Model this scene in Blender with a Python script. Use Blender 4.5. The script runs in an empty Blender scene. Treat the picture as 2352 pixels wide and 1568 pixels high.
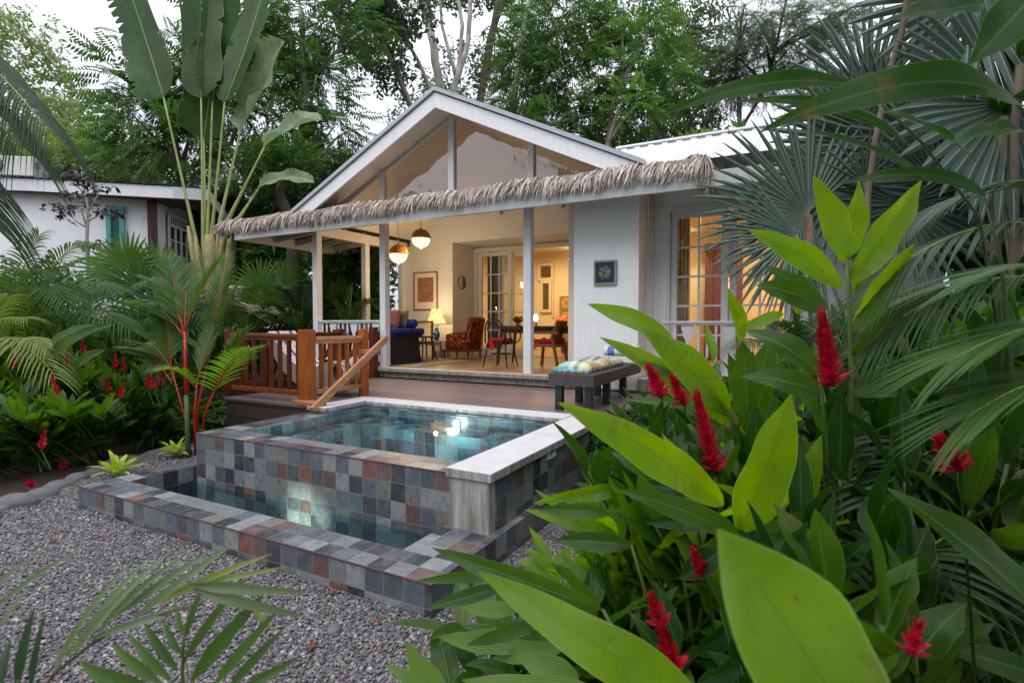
import bpy, math, random
import numpy as np
from mathutils import Vector, Matrix
random.seed(7); RNG = np.random.default_rng(7)
PI = math.pi
scene = bpy.context.scene
COL = scene.collection
V = Vector
# ---------------------------------------------------------------- camera (18.8 mm, eye 1.57 m above the gravel)
IW, IH, FPX = 2352., 1568., 1229.
YAW, PITCH = math.radians(27.8), math.radians(1.96)
EYE = V((0, 0, 1.57))
FW = V((-math.sin(YAW)*math.cos(PITCH), math.cos(YAW)*math.cos(PITCH), -math.sin(PITCH)))
RT = V((math.cos(YAW), math.sin(YAW), 0)); UPV = RT.cross(FW)
def ray(u, v): return FW + RT*((u-IW/2)/FPX) - UPV*((v-IH/2)/FPX)
def P(u, v, d): return EYE + ray(u, v)*d            # point seen at (u,v), d metres in front of the eye
def PZ(u, v, z): r = ray(u, v); return EYE + r*((z-EYE.z)/r.z)
def PY(u, v, y): r = ray(u, v); return EYE + r*(y/r.y)
def PX(u, v, x): r = ray(u, v); return EYE + r*(x/r.x)
cam = bpy.data.cameras.new('camera'); camo = bpy.data.objects.new('camera', cam); COL.objects.link(camo)
camo.location = EYE
camo.matrix_world = Matrix((( RT.x, UPV.x, -FW.x, EYE.x), (RT.y, UPV.y, -FW.y, EYE.y), (RT.z, UPV.z, -FW.z, EYE.z), (0,0,0,1)))
cam.sensor_width = 36; cam.lens = FPX/IW*36; cam.clip_end = 1000; cam.clip_start = .02
cam.dof.use_dof = True; cam.dof.focus_distance = 6.5; cam.dof.aperture_fstop = 4.0
scene.camera = camo
# ---------------------------------------------------------------- objects
ORG = {}
def tag(o, label=None, cat=None, group=None, kind=None):
    if label:
        o['label'] = label
        if len(label.split())>16: print('LONG',len(label.split()),label)
    if cat: o['category'] = cat
    if group: o['group'] = group
    if kind: o['kind'] = kind
    return o
def thing(name, label, cat, loc=(0,0,0), group=None, rz=0, local=False):
    o = bpy.data.objects.new(name, None); COL.objects.link(o)
    o.empty_display_size = .1
    o.location = loc; o.rotation_euler = (0,0,rz)
    ORG[o.name] = V((0,0,0)) if local else V(loc)
    return tag(o, label, cat, group)
def link(me, name, mat, parent=None):
    o = bpy.data.objects.new(name, me); COL.objects.link(o)
    for m in (mat if isinstance(mat, (list, tuple)) else [mat]):
        if m: me.materials.append(m)
    if parent: o.parent = parent
    return o
def chroot(o):      # origin (world) of the top-level thing of a part
    while o.parent: o = o.parent
    return ORG.get(o.name, V((0,0,0)))
class MB:
    def __init__(s,uvo=(0,0,0)): s.v=[]; s.f=[]; s.uv=[]; s.mi=[]; s.m=0; s.uvo=uvo
    def face(s, idx, uv=None):
        s.f.append(tuple(idx)); s.mi.append(s.m)
        s.uv.append(uv if uv else [(0,0)]*len(idx))
    def poly(s, pts, uv=None):
        b=len(s.v); s.v += [V(p) for p in pts]
        if uv is None:
            n=(s.v[b+1]-s.v[b]).cross(s.v[b+2]-s.v[b]); a=[abs(c) for c in n]
            k=a.index(max(a)); i,j=[(1,2),(0,2),(0,1)][k]
            uv=[(q[i]-s.uvo[i],q[j]-s.uvo[j]) for q in (V(p) for p in pts)]
        s.face(range(b,b+len(pts)), uv)
    def box(s, lo, hi, M=None):
        x0,y0,z0=lo; x1,y1,z1=hi
        c=[V(p) for p in ((x0,y0,z0),(x1,y0,z0),(x1,y1,z0),(x0,y1,z0),(x0,y0,z1),(x1,y0,z1),(x1,y1,z1),(x0,y1,z1))]
        for q in ((0,3,2,1),(4,5,6,7),(0,1,5,4),(1,2,6,5),(2,3,7,6),(3,0,4,7)):
            pts=[c[i] for i in q]
            n=(pts[1]-pts[0]).cross(pts[2]-pts[0]); a=[abs(t) for t in n]; k=a.index(max(a)); i,j=[(1,2),(0,2),(0,1)][k]
            uv=[(p[i]-s.uvo[i],p[j]-s.uvo[j]) for p in pts]
            b=len(s.v); s.v += [M@p if M else p for p in pts]; s.face(range(b,b+4),uv)
        return s
    def bar(s, a, b, w, h, up=(0,0,1)):           # rectangular bar from a to b, w across, h along up
        a,b=V(a),V(b); t=(b-a); L=t.length; t.normalize(); u=V(up)
        sd=t.cross(u); 
        if sd.length<1e-4: sd=t.cross(V((1,0,0)))
        sd.normalize(); u=sd.cross(t)
        M=Matrix(((t.x,sd.x,u.x,a.x),(t.y,sd.y,u.y,a.y),(t.z,sd.z,u.z,a.z),(0,0,0,1)))
        return s.box((0,-w/2,-h/2),(L,w/2,h/2),M)
    def tube(s, pts, rad, n=8, cap=True):
        pts=[V(p) for p in pts]; N=len(pts)
        if not isinstance(rad,(list,tuple)): rad=[rad]*N
        b=len(s.v); ref=None; L=0
        for i,p in enumerate(pts):
            t=(pts[min(i+1,N-1)]-pts[max(i-1,0)]).normalized()
            if ref is None: ref=t.orthogonal().normalized()
            ref=(ref-t*ref.dot(t)); ref=ref.normalized() if ref.length>1e-6 else t.orthogonal().normalized()
            bi=t.cross(ref)
            for k in range(n):
                a=2*PI*k/n; s.v.append(p+(ref*math.cos(a)+bi*math.sin(a))*rad[i])
        for i in range(N-1):
            L2=L+(pts[i+1]-pts[i]).length
            for k in range(n):
                k2=(k+1)%n
                s.face((b+i*n+k,b+i*n+k2,b+(i+1)*n+k2,b+(i+1)*n+k),[(k/n,L),((k+1)/n,L),((k+1)/n,L2),(k/n,L2)])
            L=L2
        if cap:
            s.face([b+k for k in range(n)][::-1]); s.face([b+(N-1)*n+k for k in range(n)])
        return s
    def lathe(s, prof, c=(0,0,0), n=20, a0=0, a1=2*PI):
        b=len(s.v); c=V(c); full=abs(a1-a0-2*PI)<1e-6; m=n if full else n+1
        for r,z in prof:
            for k in range(m):
                a=a0+(a1-a0)*k/n; s.v.append(c+V((r*math.cos(a),r*math.sin(a),z)))
        for i in range(len(prof)-1):
            for k in range(n):
                k2=(k+1)%m
                s.face((b+i*m+k,b+i*m+k2,b+(i+1)*m+k2,b+(i+1)*m+k),[(k/n,i),((k+1)/n,i),((k+1)/n,i+1),(k/n,i+1)])
        return s
    def extr(s, prof, lo, hi, axis='y'):         # closed 2D outline extruded along an axis: prof in (x,z) for 'y', (y,z) for 'x'
        f=(lambda p,t:V((p[0],t,p[1]))) if axis=='y' else ((lambda p,t:V((t,p[0],p[1]))) if axis=='x' else (lambda p,t:V((p[0],p[1],t))))
        s.poly([f(p,lo) for p in prof]); s.poly([f(p,hi) for p in prof][::-1])
        n=len(prof); L=0
        for i in range(n):
            a,b_=prof[i],prof[(i+1)%n]; d=math.dist(a,b_)
            s.poly([f(a,lo),f(a,hi),f(b_,hi),f(b_,lo)],[(L,0),(L,hi-lo),(L+d,hi-lo),(L+d,0)]); L+=d
        return s
    def build(s, name, mat, parent=None, smooth=False, bevel=0, tg=None, sub=0, origin=None, fixn=False):
        me=bpy.data.meshes.new(name)
        off=chroot(parent) if parent else (V(origin) if origin else V((0,0,0)))
        me.from_pydata([tuple(p-off) for p in s.v],[],s.f)
        ul=me.uv_layers.new(name='UVMap')
        fl=[c for uv in s.uv for p in uv for c in p]
        ul.data.foreach_set('uv',fl)
        me.polygons.foreach_set('material_index',s.mi)
        if smooth: me.polygons.foreach_set('use_smooth',[True]*len(s.f))
        o=link(me,name,mat,parent)
        if origin and not parent: o.location=origin
        if bevel or sub or fixn:
            import bmesh
            bm=bmesh.new(); bm.from_mesh(me); bmesh.ops.remove_doubles(bm,verts=bm.verts,dist=1e-5)
            bmesh.ops.recalc_face_normals(bm,faces=bm.faces); bm.to_mesh(me); bm.free()
        if bevel:
            md=o.modifiers.new('bevel','BEVEL'); md.width=bevel; md.segments=2; md.limit_method='ANGLE'
        if sub:
            md=o.modifiers.new('sub','SUBSURF'); md.levels=sub; md.render_levels=sub
        if tg: tag(o,*tg)
        return o
def npmesh(name, verts, quads, uv=None, mat=None, parent=None, smooth=False, origin=None):
    me=bpy.data.meshes.new(name); nv=len(verts); k=quads.shape[1]; nf=len(quads)
    off=np.array(chroot(parent) if parent else (origin or (0,0,0)),dtype=np.float64)
    me.vertices.add(nv); me.vertices.foreach_set('co',(verts-off).astype(np.float32).ravel())
    me.loops.add(nf*k); me.loops.foreach_set('vertex_index',quads.astype(np.int32).ravel())
    me.polygons.add(nf); me.polygons.foreach_set('loop_start',np.arange(0,nf*k,k,dtype=np.int32))
    try: me.polygons.foreach_set('loop_total',np.full(nf,k,dtype=np.int32))
    except Exception: pass
    if uv is not None:
        ul=me.uv_layers.new(name='UVMap'); ul.data.foreach_set('uv',uv.astype(np.float32).ravel())
    me.polygons.foreach_set('use_smooth',np.full(nf,smooth))
    me.update(calc_edges=True)
    o=link(me,name,mat,parent)
    if origin is not None and parent is None: o.location=origin
    return o
# ---------------------------------------------------------------- materials
def srgb(r,g,b):
    f=lambda c:(c/255/12.92) if c/255<=.04045 else ((c/255+.055)/1.055)**2.4
    return (f(r),f(g),f(b),1)
class NT:
    def __init__(s,name):
        s.mat=bpy.data.materials.new(name); s.mat.use_nodes=True; s.t=s.mat.node_tree; s.t.nodes.clear()
        s.out=s.n('ShaderNodeOutputMaterial')
    def n(s,ty,**kw):
        nd=s.t.nodes.new(ty)
        for k,v in kw.items(): setattr(nd,k,v)
        return nd
    def l(s,a,b): s.t.links.new(a,b)
    def val(s,sock,v):
        if hasattr(v,'is_linked') or isinstance(v,bpy.types.NodeSocket): s.l(v,sock)
        else: sock.default_value=v
    def m(s,op,a,b=0,c=0):
        nd=s.n('ShaderNodeMath',operation=op); s.val(nd.inputs[0],a); s.val(nd.inputs[1],b); s.val(nd.inputs[2],c); return nd.outputs[0]
    def mix(s,f,a,b,mode='MIX'):
        nd=s.n('ShaderNodeMix',data_type='RGBA',blend_type=mode); s.val(nd.inputs[0],f); s.val(nd.inputs[6],a); s.val(nd.inputs[7],b); return nd.outputs[2]
    def ramp(s,f,stops,interp='LINEAR'):
        nd=s.n('ShaderNodeValToRGB'); r=nd.color_ramp; r.interpolation=interp
        while len(r.elements)<len(stops): r.elements.new(.5)
        for e,(p,c) in zip(r.elements,stops): e.position=p; e.color=c if len(c)==4 else (*c,1)
        s.val(nd.inputs[0],f); return nd.outputs[0]
    def noise(s,vec,scale,detail=3,rough=.55):
        nd=s.n('ShaderNodeTexNoise'); s.l(vec,nd.inputs['Vector']); nd.inputs['Scale'].default_value=scale; nd.inputs['Detail'].default_value=detail; nd.inputs['Roughness'].default_value=rough
        return nd.outputs['Fac']
    def pos(s): return s.n('ShaderNodeNewGeometry').outputs['Position']
    def obj(s): return s.n('ShaderNodeTexCoord').outputs['Object']
    def uv(s): return s.n('ShaderNodeTexCoord').outputs['UV']
    def scale(s,vec,xyz):
        nd=s.n('ShaderNodeMapping'); s.l(vec,nd.inputs[0]); nd.inputs['Scale'].default_value=xyz; return nd.outputs[0]
    def sep(s,vec): nd=s.n('ShaderNodeSeparateXYZ'); s.l(vec,nd.inputs[0]); return nd.outputs
    def island(s): return s.n('ShaderNodeNewGeometry').outputs['Random Per Island']
    def rnd(s): return s.n('ShaderNodeObjectInfo').outputs['Random']
    def bump(s,h,strength=.3,dist=.01):
        nd=s.n('ShaderNodeBump'); nd.inputs['Strength'].default_value=strength; nd.inputs['Distance'].default_value=dist; s.l(h,nd.inputs['Height']); return nd.outputs[0]
    def pbsdf(s,col,rough=.6,spec=.5,normal=None,metal=0):
        nd=s.n('ShaderNodeBsdfPrincipled'); s.val(nd.inputs['Base Color'],col); s.val(nd.inputs['Roughness'],rough)
        nd.inputs['Specular IOR Level'].default_value=spec; nd.inputs['Metallic'].default_value=metal
        if normal: s.l(normal,nd.inputs['Normal'])
        return nd
    def done(s,sh): s.l(sh if isinstance(sh,bpy.types.NodeSocket) else sh.outputs[0],s.out.inputs[0]); return s.mat
def M_plain(name,col,rough=.6,var=.12,sc=6,bump=0,bs=60,spec=.4,metal=0,coord='obj',stretch=(1,1,1)):
    t=NT(name); c=t.obj() if coord=='obj' else t.pos(); c=t.scale(c,stretch)
    n=t.noise(c,sc,4); k=t.ramp(n,[(.3,(1-var,)*3),(.7,(1+var*.3,)*3)])
    base=t.mix(1,col,k,'MULTIPLY'); nm=None
    if bump: nm=t.bump(t.noise(c,bs,3),bump,.005)
    return t.done(t.pbsdf(base,rough,spec,nm,metal))
def M_emit(name,col,st):
    t=NT(name); e=t.n('ShaderNodeEmission'); e.inputs[0].default_value=col; e.inputs[1].default_value=st; return t.done(e)
def M_paint(name,col,rough=.5,board=0,axis=2,dirt=.18):     # painted boards/render, faint joints, weather streaks
    t=NT(name); p=t.pos(); st=t.scale(p,(5,5,.7)); n=t.noise(st,3,5,.65)
    n2=t.noise(p,.9,4)
    c=t.mix(t.ramp(n,[(.45,(0,0,0)),(.8,(dirt,)*3)]),col,srgb(150,140,122))
    c=t.mix(1,c,t.ramp(n2,[(.3,(.93,.93,.93)),(.7,(1,1,1))]),'MULTIPLY')
    h=t.noise(p,120,2); nm=None
    if board:
        z=t.sep(p)[axis]; fr=t.m('FRACT',t.m('DIVIDE',z,board)); line=t.m('LESS_THAN',fr,.02)
        c=t.mix(t.m('MULTIPLY',line,.16),c,srgb(120,115,105))
    nm=t.bump(h,.12,.004)
    return t.done(t.pbsdf(c,rough,.35,nm))
def M_wood(name,c1,c2,rough=.45,axis=0,grain=14,bump=.25):
    t=NT(name); p=t.obj(); s=[grain]*3; s[axis]=1.2
    n=t.noise(t.scale(p,s),3,5,.6); n2=t.noise(p,2.2,2); r=t.rnd()
    c=t.ramp(n,[(.3,c1),(.7,c2)]); c=t.mix(t.m('MULTIPLY',n2,.35),c,c1)
    hs=t.n('ShaderNodeHueSaturation'); t.l(c,hs.inputs['Color']); t.l(t.m('ADD',.8,t.m('MULTIPLY',r,.4)),hs.inputs['Value'])
    return t.done(t.pbsdf(hs.outputs[0],rough,.4,t.bump(n,bump,.004)))
def M_slate(name,size=.14):
    t=NT(name); uv=t.scale(t.uv(),(1/size,1/size,1)); s=t.sep(uv)
    fx,fy=t.m('FLOOR',s[0]),t.m('FLOOR',s[1]); cb=t.n('ShaderNodeCombineXYZ'); t.l(fx,cb.inputs[0]); t.l(fy,cb.inputs[1])
    w=t.n('ShaderNodeTexWhiteNoise',noise_dimensions='2D'); t.l(cb.outputs[0],w.inputs['Vector']); r=w.outputs['Value']
    col=t.ramp(r,[(0,srgb(82,88,94)),(.16,srgb(116,123,126)),(.31,srgb(56,62,71)),(.43,srgb(138,142,144)),(.56,srgb(92,100,112)),(.68,srgb(72,68,80)),(.76,srgb(114,117,112)),(.86,srgb(124,84,70)),(.905,srgb(104,80,80)),(.94,srgb(50,54,60))],'CONSTANT')
    off=t.n('ShaderNodeVectorMath',operation='MULTIPLY_ADD'); t.l(w.outputs['Color'],off.inputs[0]); off.inputs[1].default_value=(9,9,9); t.l(t.pos(),off.inputs[2])
    n=t.noise(off.outputs[0],22,6,.65); n2=t.noise(off.outputs[0],7,3)
    col=t.mix(1,col,t.ramp(n,[(.28,(.58,.60,.61)),(.72,(1.14,1.11,1.07))]),'MULTIPLY')
    col=t.mix(t.ramp(n2,[(.5,(0,0,0)),(.72,(.45,.45,.45))]),col,srgb(122,118,110))
    ex=t.m('ABSOLUTE',t.m('SUBTRACT',t.m('FRACT',s[0]),.5)); ey=t.m('ABSOLUTE',t.m('SUBTRACT',t.m('FRACT',s[1]),.5))
    g=t.m('GREATER_THAN',t.m('MAXIMUM',ex,ey),.482)
    col=t.mix(g,col,srgb(118,120,122))
    h=t.m('SUBTRACT',t.m('MULTIPLY',n,.5),t.m('MULTIPLY',g,.6))
    return t.done(t.pbsdf(col,t.ramp(n,[(.3,(.24,)*3),(.7,(.46,)*3)]),.75,t.bump(h,.5,.004)))
def M_concrete(name,base=srgb(176,174,168)):
    t=NT(name); p=t.pos(); n=t.noise(p,5,6,.7); n2=t.noise(t.scale(p,(9,9,1.2)),2,4); n3=t.noise(p,160,2)
    c=t.mix(t.ramp(n,[(.4,(0,0,0)),(.75,(.35,.35,.35))]),base,srgb(150,146,138))
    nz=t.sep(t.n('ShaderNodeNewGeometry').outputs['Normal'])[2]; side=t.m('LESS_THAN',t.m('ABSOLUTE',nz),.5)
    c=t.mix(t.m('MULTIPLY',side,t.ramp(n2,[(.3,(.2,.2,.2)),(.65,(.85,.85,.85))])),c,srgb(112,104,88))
    c=t.mix(1,c,t.ramp(n3,[(.3,(.85,.85,.85)),(.7,(1,1,1))]),'MULTIPLY')
    return t.done(t.pbsdf(c,.85,.25,t.bump(t.m('ADD',n3,n),.4,.004)))
def M_leaf(name,c1,c2,tc,trans=.35,rough=.4,veins=0,rib=None,ribw=.025,vamp=.25,spec=.4,edge=None,brown=0,slant=2.5):
    """leaf: colour varies per leaf, translucent, veins run off the midrib (uv: x across 0..1, y along in units)"""
    t=NT(name); uv=t.sep(t.uv()); r=t.island(); n=t.noise(t.pos(),1.1,2)
    f=t.m('ADD',t.m('MULTIPLY',r,.65),t.m('MULTIPLY',n,.5)); c=t.mix(f,c1,c2); tr=t.mix(t.m('MULTIPLY',f,.5),tc,c2)
    ax=t.m('ABSOLUTE',t.m('SUBTRACT',uv[0],.5)); nm=None
    if veins:
        nv=t.noise(t.pos(),14,3); w=t.m('MULTIPLY',t.m('SINE',t.m('ADD',t.m('MULTIPLY',t.m('SUBTRACT',uv[1],t.m('MULTIPLY',ax,-1*slant*.2)),veins),t.m('MULTIPLY',nv,5))),t.m('ADD',.35,nv))
        k=t.ramp(t.m('MULTIPLY_ADD',w,.5,.5),[(0,(1-vamp,)*3),(1,(1+vamp*.25,)*3)])
        c=t.mix(1,c,k,'MULTIPLY'); nm=t.bump(w,.28,.003)
        tr=t.mix(1,tr,t.ramp(t.m('MULTIPLY_ADD',w,.5,.5),[(0,(1-vamp*.7,)*3),(1,(1,1,1))]),'MULTIPLY'); blot=t.ramp(t.noise(t.pos(),5,4,.65),[(.35,(.72,.74,.7)),(.65,(1.08,1.06,1))]); c=t.mix(1,c,blot,'MULTIPLY'); tr=t.mix(1,tr,blot,'MULTIPLY')
    if brown:
        b=t.noise(t.pos(),9,4,.7); sp=t.noise(t.pos(),70,2); bm=t.m('MAXIMUM',t.ramp(b,[(.60,(0,0,0)),(.68,(brown,)*3)]),t.ramp(sp,[(.70,(0,0,0)),(.74,(.7,)*3)])); c=t.mix(bm,c,srgb(120,92,50)); tr=t.mix(bm,tr,srgb(110,80,40))
    if rib:
        m=t.m('LESS_THAN',ax,ribw); c=t.mix(m,c,rib); tr=t.mix(t.m('MULTIPLY',m,.6),tr,rib)
    if edge:
        m=t.m('GREATER_THAN',ax,.488); c=t.mix(m,c,edge); tr=t.mix(m,tr,edge)
    pb=t.pbsdf(c,rough,spec,nm); tl=t.n('ShaderNodeBsdfTranslucent'); t.l(tr,tl.inputs[0])
    mx=t.n('ShaderNodeMixShader'); mx.inputs[0].default_value=trans; t.l(pb.outputs[0],mx.inputs[1]); t.l(tl.outputs[0],mx.inputs[2])
    return t.done(mx)
WHITE=M_paint('white_paint',(.76,.76,.77,1),.45,dirt=.3)
WALL=M_paint('white_wall',(.82,.82,.83,1),.6,board=.2,dirt=.12)
CREAM=M_paint('cream_wall',(.74,.66,.54,1),.6,board=.2,dirt=.06)
CEIL=M_paint('ceiling_paint',(.76,.70,.64,1),.55,dirt=.05)
ROOM=M_plain('room_wall',(.80,.66,.42,1),.7,.04)
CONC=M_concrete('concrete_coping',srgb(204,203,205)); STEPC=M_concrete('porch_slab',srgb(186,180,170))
SLATE=M_slate('slate_tiles')
def planks(name,c1,c2,w,axis,rough=.6,gap=srgb(14,12,12)):
    t=NT(name); p=t.pos(); s=t.sep(p); a=t.m('DIVIDE',s[axis],w); fr=t.m('FRACT',a); fl=t.m('FLOOR',a)
    wn=t.n('ShaderNodeTexWhiteNoise',noise_dimensions='1D'); t.l(fl,wn.inputs['W'])
    st=[18,18,18]; st[1-axis if axis<2 else 0]=1.3
    n=t.noise(t.scale(p,st),2,5,.65); n2=t.noise(p,1.7,4)
    c=t.mix(n,c1,c2); c=t.mix(1,c,t.ramp(wn.outputs[0],[(0,(.8,.8,.8)),(1,(1.15,1.15,1.15))]),'MULTIPLY')
    c=t.mix(t.ramp(n2,[(.5,(0,0,0)),(.75,(.4,.4,.4))]),c,c1)
    g=t.m('LESS_THAN',fr,.06); c=t.mix(g,c,gap)
    h=t.m('SUBTRACT',n,t.m('MULTIPLY',g,2)); return t.done(t.pbsdf(c,rough,.4,t.bump(h,.3,.004)))
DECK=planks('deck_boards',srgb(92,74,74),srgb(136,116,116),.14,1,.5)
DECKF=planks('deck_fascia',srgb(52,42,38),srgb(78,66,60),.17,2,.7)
PFLOOR=planks('porch_tiles',srgb(150,116,84),srgb(176,142,106),.4,0,.35,srgb(112,88,66))
TEAK=M_wood('teak',srgb(120,58,24),srgb(186,104,48),.38,2); TEAKD=M_wood('teak_dark',srgb(72,30,18),srgb(128,60,34),.4,2)
TEAKX=M_wood('teak_rail',srgb(112,54,26),srgb(172,96,48),.4,0); TEAKL=M_wood('pale_teak',srgb(150,96,58),srgb(200,148,104),.5,1)
WALNUT=M_wood('walnut',srgb(70,36,18),srgb(122,68,34),.4,0); OAK=M_wood('oak',srgb(104,62,26),srgb(158,104,54),.45,2)
BENCHW=M_wood('bench_wood',srgb(58,48,44),srgb(92,78,72),.6,1); BLACKW=M_plain('black_wood',(.018,.018,.02,1),.5,.3)
IRON=M_plain('dark_metal',(.02,.018,.018,1),.4,.2,metal=.3); BRASS=M_plain('brass',(.35,.24,.1,1),.35,.2,metal=.9)
RED=M_plain('red_cloth',srgb(190,10,28),.8,.2,bump=.2,bs=200); BLUE=M_plain('blue_cloth',srgb(24,44,128),.8,.25,bump=.2,bs=200)
BARK=M_plain('pale_bark',srgb(172,166,156),.9,.5,5,.6,30,coord='pos',stretch=(1,1,.35)); BARKD=M_plain('dark_bark',srgb(74,66,56),.9,.5,5,.6,30,coord='pos',stretch=(1,1,.35))
GLASSM=None
def M_glass(name,tint=(.93,.95,.95,1),ior=1.5,boost=1.0,rough=0,wavy=0):
    t=NT(name); tr=t.n('ShaderNodeBsdfTransparent'); tr.inputs[0].default_value=tint
    g=t.n('ShaderNodeBsdfGlossy'); g.inputs['Roughness'].default_value=rough
    fr=t.n('ShaderNodeFresnel'); fr.inputs[0].default_value=ior
    if wavy:
        nm=t.bump(t.noise(t.pos(),2.2,2),wavy,.02); t.l(nm,g.inputs['Normal']); t.l(nm,fr.inputs['Normal'])
    mx=t.n('ShaderNodeMixShader'); t.l(t.m('MULTIPLY',fr.outputs[0],boost),mx.inputs[0]); t.l(tr.outputs[0],mx.inputs[1]); t.l(g.outputs[0],mx.inputs[2])
    return t.done(mx)
GLASS=M_glass('window_glass'); GABLEG=M_glass('gable_glass',(.86,.85,.83,1),1.5,4.2,0,.6)
WATER=M_glass('pool_water',(.66,.93,.98,1),1.33,.62,.0,.012)
# ================================================================ POOL
def rect_ring(mb, outer, inner, z0, z1, zin):
    """walls with a flat top between an outer and an inner rectangle (x0,y0,x1,y1)"""
    a,b=outer,inner
    O=[(a[0],a[1]),(a[2],a[1]),(a[2],a[3]),(a[0],a[3])]; I=[(b[0],b[1]),(b[2],b[1]),(b[2],b[3]),(b[0],b[3])]
    for i in range(4):
        j=(i+1)%4
        mb.poly([(*O[i],z0),(*O[j],z0),(*O[j],z1),(*O[i],z1)])
        mb.poly([(*I[j],zin),(*I[i],zin),(*I[i],z1),(*I[j],z1)])
        mb.poly([(*O[i],z1),(*O[j],z1),(*I[j],z1),(*I[i],z1)])
pool=thing('plunge_pool','raised plunge pool clad in grey and rust slate tiles, with pale concrete coping','pool',(-3.4,4.2,0))
mb=MB((-5.03,3.08,.525))
rect_ring(mb,(-5.03,3.08,-1.74,5.36),(-4.70,3.36,-2.05,5.02),0.0,.525,-.35)
mb.build('tiled_wall',SLATE,pool)
mb=MB(); mb.poly([(-4.70,3.36,-.35),(-2.05,3.36,-.35),(-2.05,5.02,-.35),(-4.70,5.02,-.35)]); mb.build('pool_floor',SLATE,pool)
mb=MB(); mb.box((-4.69,4.62,-.34),(-2.06,5.01,.40)); mb.box((-4.69,3.37,-.34),(-4.40,4.61,.40)); mb.build('underwater_ledge',SLATE,pool)
mb=MB(); 
mb.box((-5.02,4.42,.528),(-4.72,5.35,.545)); mb.box((-4.715,5.03,.528),(-2.06,5.35,.545))
mb.build('upper_tiles',SLATE,pool)
mb=MB()
def slab(m,x0,y0,x1,y1,z0,z1): m.box((x0,y0,z0),(x1,y1,z1))
slab(mb,-5.07,4.42,-4.75,5.38,.548,.595); slab(mb,-4.75,5.06,-2.08,5.38,.548,.595); slab(mb,-2.08,2.97,-1.72,5.38,.53,.595)
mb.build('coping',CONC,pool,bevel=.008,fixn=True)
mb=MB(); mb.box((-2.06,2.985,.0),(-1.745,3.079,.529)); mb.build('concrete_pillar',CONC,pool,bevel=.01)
mb=MB(); mb.poly([(-5.0,3.10,.5215),(-2.07,3.10,.5215),(-2.07,5.0,.5215),(-5.0,5.0,.5215)])
def water(name,x0,y0,x1,y1,z):
    m=MB(); nx=40; ny=24
    for j in range(ny+1):
        for i in range(nx+1): m.v.append(V((x0+(x1-x0)*i/nx,y0+(y1-y0)*j/ny,z)))
    for j in range(ny):
        for i in range(nx): a=j*(nx+1)+i; m.face((a,a+1,a+nx+2,a+nx+1))
    return m.build(name,WATER,pool,True)
water('water',-4.699,3.361,-2.051,5.019,.515)
# trough
tb=MB((-5.37,2.27,.185)); rect_ring(tb,(-5.37,2.27,-1.68,3.98),(-5.14,2.55,-2.10,3.97),0,.185,-.25)
# the pool's own walls stand inside the trough; only the ring that shows is kept
tb.build('trough_wall',SLATE,pool)
TRIM=M_plain('edge_trim',srgb(92,68,72),.5,.3)
for a_,b_ in (((-5.03,3.078,.523),(-2.07,3.078,.523)),((-5.033,3.08,.523),(-5.033,4.41,.523)),((-5.37,2.268,.183),(-1.68,2.268,.183)),((-5.373,2.27,.183),(-5.373,3.98,.183)),((-1.678,2.27,.183),(-1.678,2.96,.183))):
    m=MB(); m.bar(a_,b_,.008,.008); m.build('edge_trim',TRIM,pool)
mb=MB(); mb.poly([(-5.14,2.53,-.25),(-2.10,2.53,-.25),(-2.10,3.97,-.25),(-5.14,3.97,-.25)]); mb.build('trough_floor',SLATE,pool)
mb=MB(); 
mb.box((-5.028,3.0805,-.24),(-2.101,3.12,.0)); mb.build('submerged_wall',SLATE,pool)
water('trough_water',-5.139,2.551,-2.101,3.079,.045); water('trough_water',-5.139,3.08,-5.031,3.969,.045)
# lamps of the pool, with one added fill light
mb=MB(); mb.lathe([(.0,0),(.045,0),(.055,.012),(.055,.03)],n=20)
for v in mb.v: v.xyz=(v.x,-v.z,v.y)
LAMPC=M_emit('pool_lamp_glow',(1,.97,.8,1),9)
def disc_light(loc,nrm,name,em,r=.045):
    n=V(nrm).normalized(); q=n.to_track_quat('Z','Y').to_matrix().to_4x4(); q.translation=V(loc)
    m=MB(); m.lathe([(0,.008),(r*.8,.008)],n=18); m.v=[q@v for v in m.v]
    g=MB(); g.lathe([(r*.8,.0),(r*.8,.014),(r,.014),(r,0)],n=18); g.v=[q@v for v in g.v]
    ring=g.build(name,WHITE,pool); m.build('lens',em,ring); return ring
pl=PY(1048,957.6,5.0)
disc_light((pl.x,5.015,.44),(0,-1,.0),'pool_lamp',LAMPC,.05)
disc_light((-3.55,2.555,-.12),(0,1,.0),'pool_lamp',LAMPC,.05)
def light(name,kind,loc,energy,col,size=.1,rot=None,spot=None,blend=.6,parent=None):
    L=bpy.data.lights.new(name,kind); L.energy=energy; L.color=col
    if kind in('POINT','SPOT'): L.shadow_soft_size=size
    if kind=='AREA': L.size=size
    if spot: L.spot_size=spot; L.spot_blend=blend
    o=bpy.data.objects.new(name,L); COL.objects.link(o); o.location=loc
    if rot is not None: o.rotation_euler=V(rot).to_track_quat('-Z','Y').to_euler()
    return o
light('pool_lamp_and_fill_light','POINT',(pl.x,4.90,.44),3.5,(1,.97,.82),.03)
light('trough_lamp_light','SPOT',(-3.55,2.63,-.12),26,(1,.96,.74),.03,(-.05,1,.10),1.35,.9)
light('pool_lamp_and_fill_light','POINT',(-3.4,3.95,.30),26,(.55,.93,1),.15)  # added fill light in mid-pool, away from any lamp lens
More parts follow.
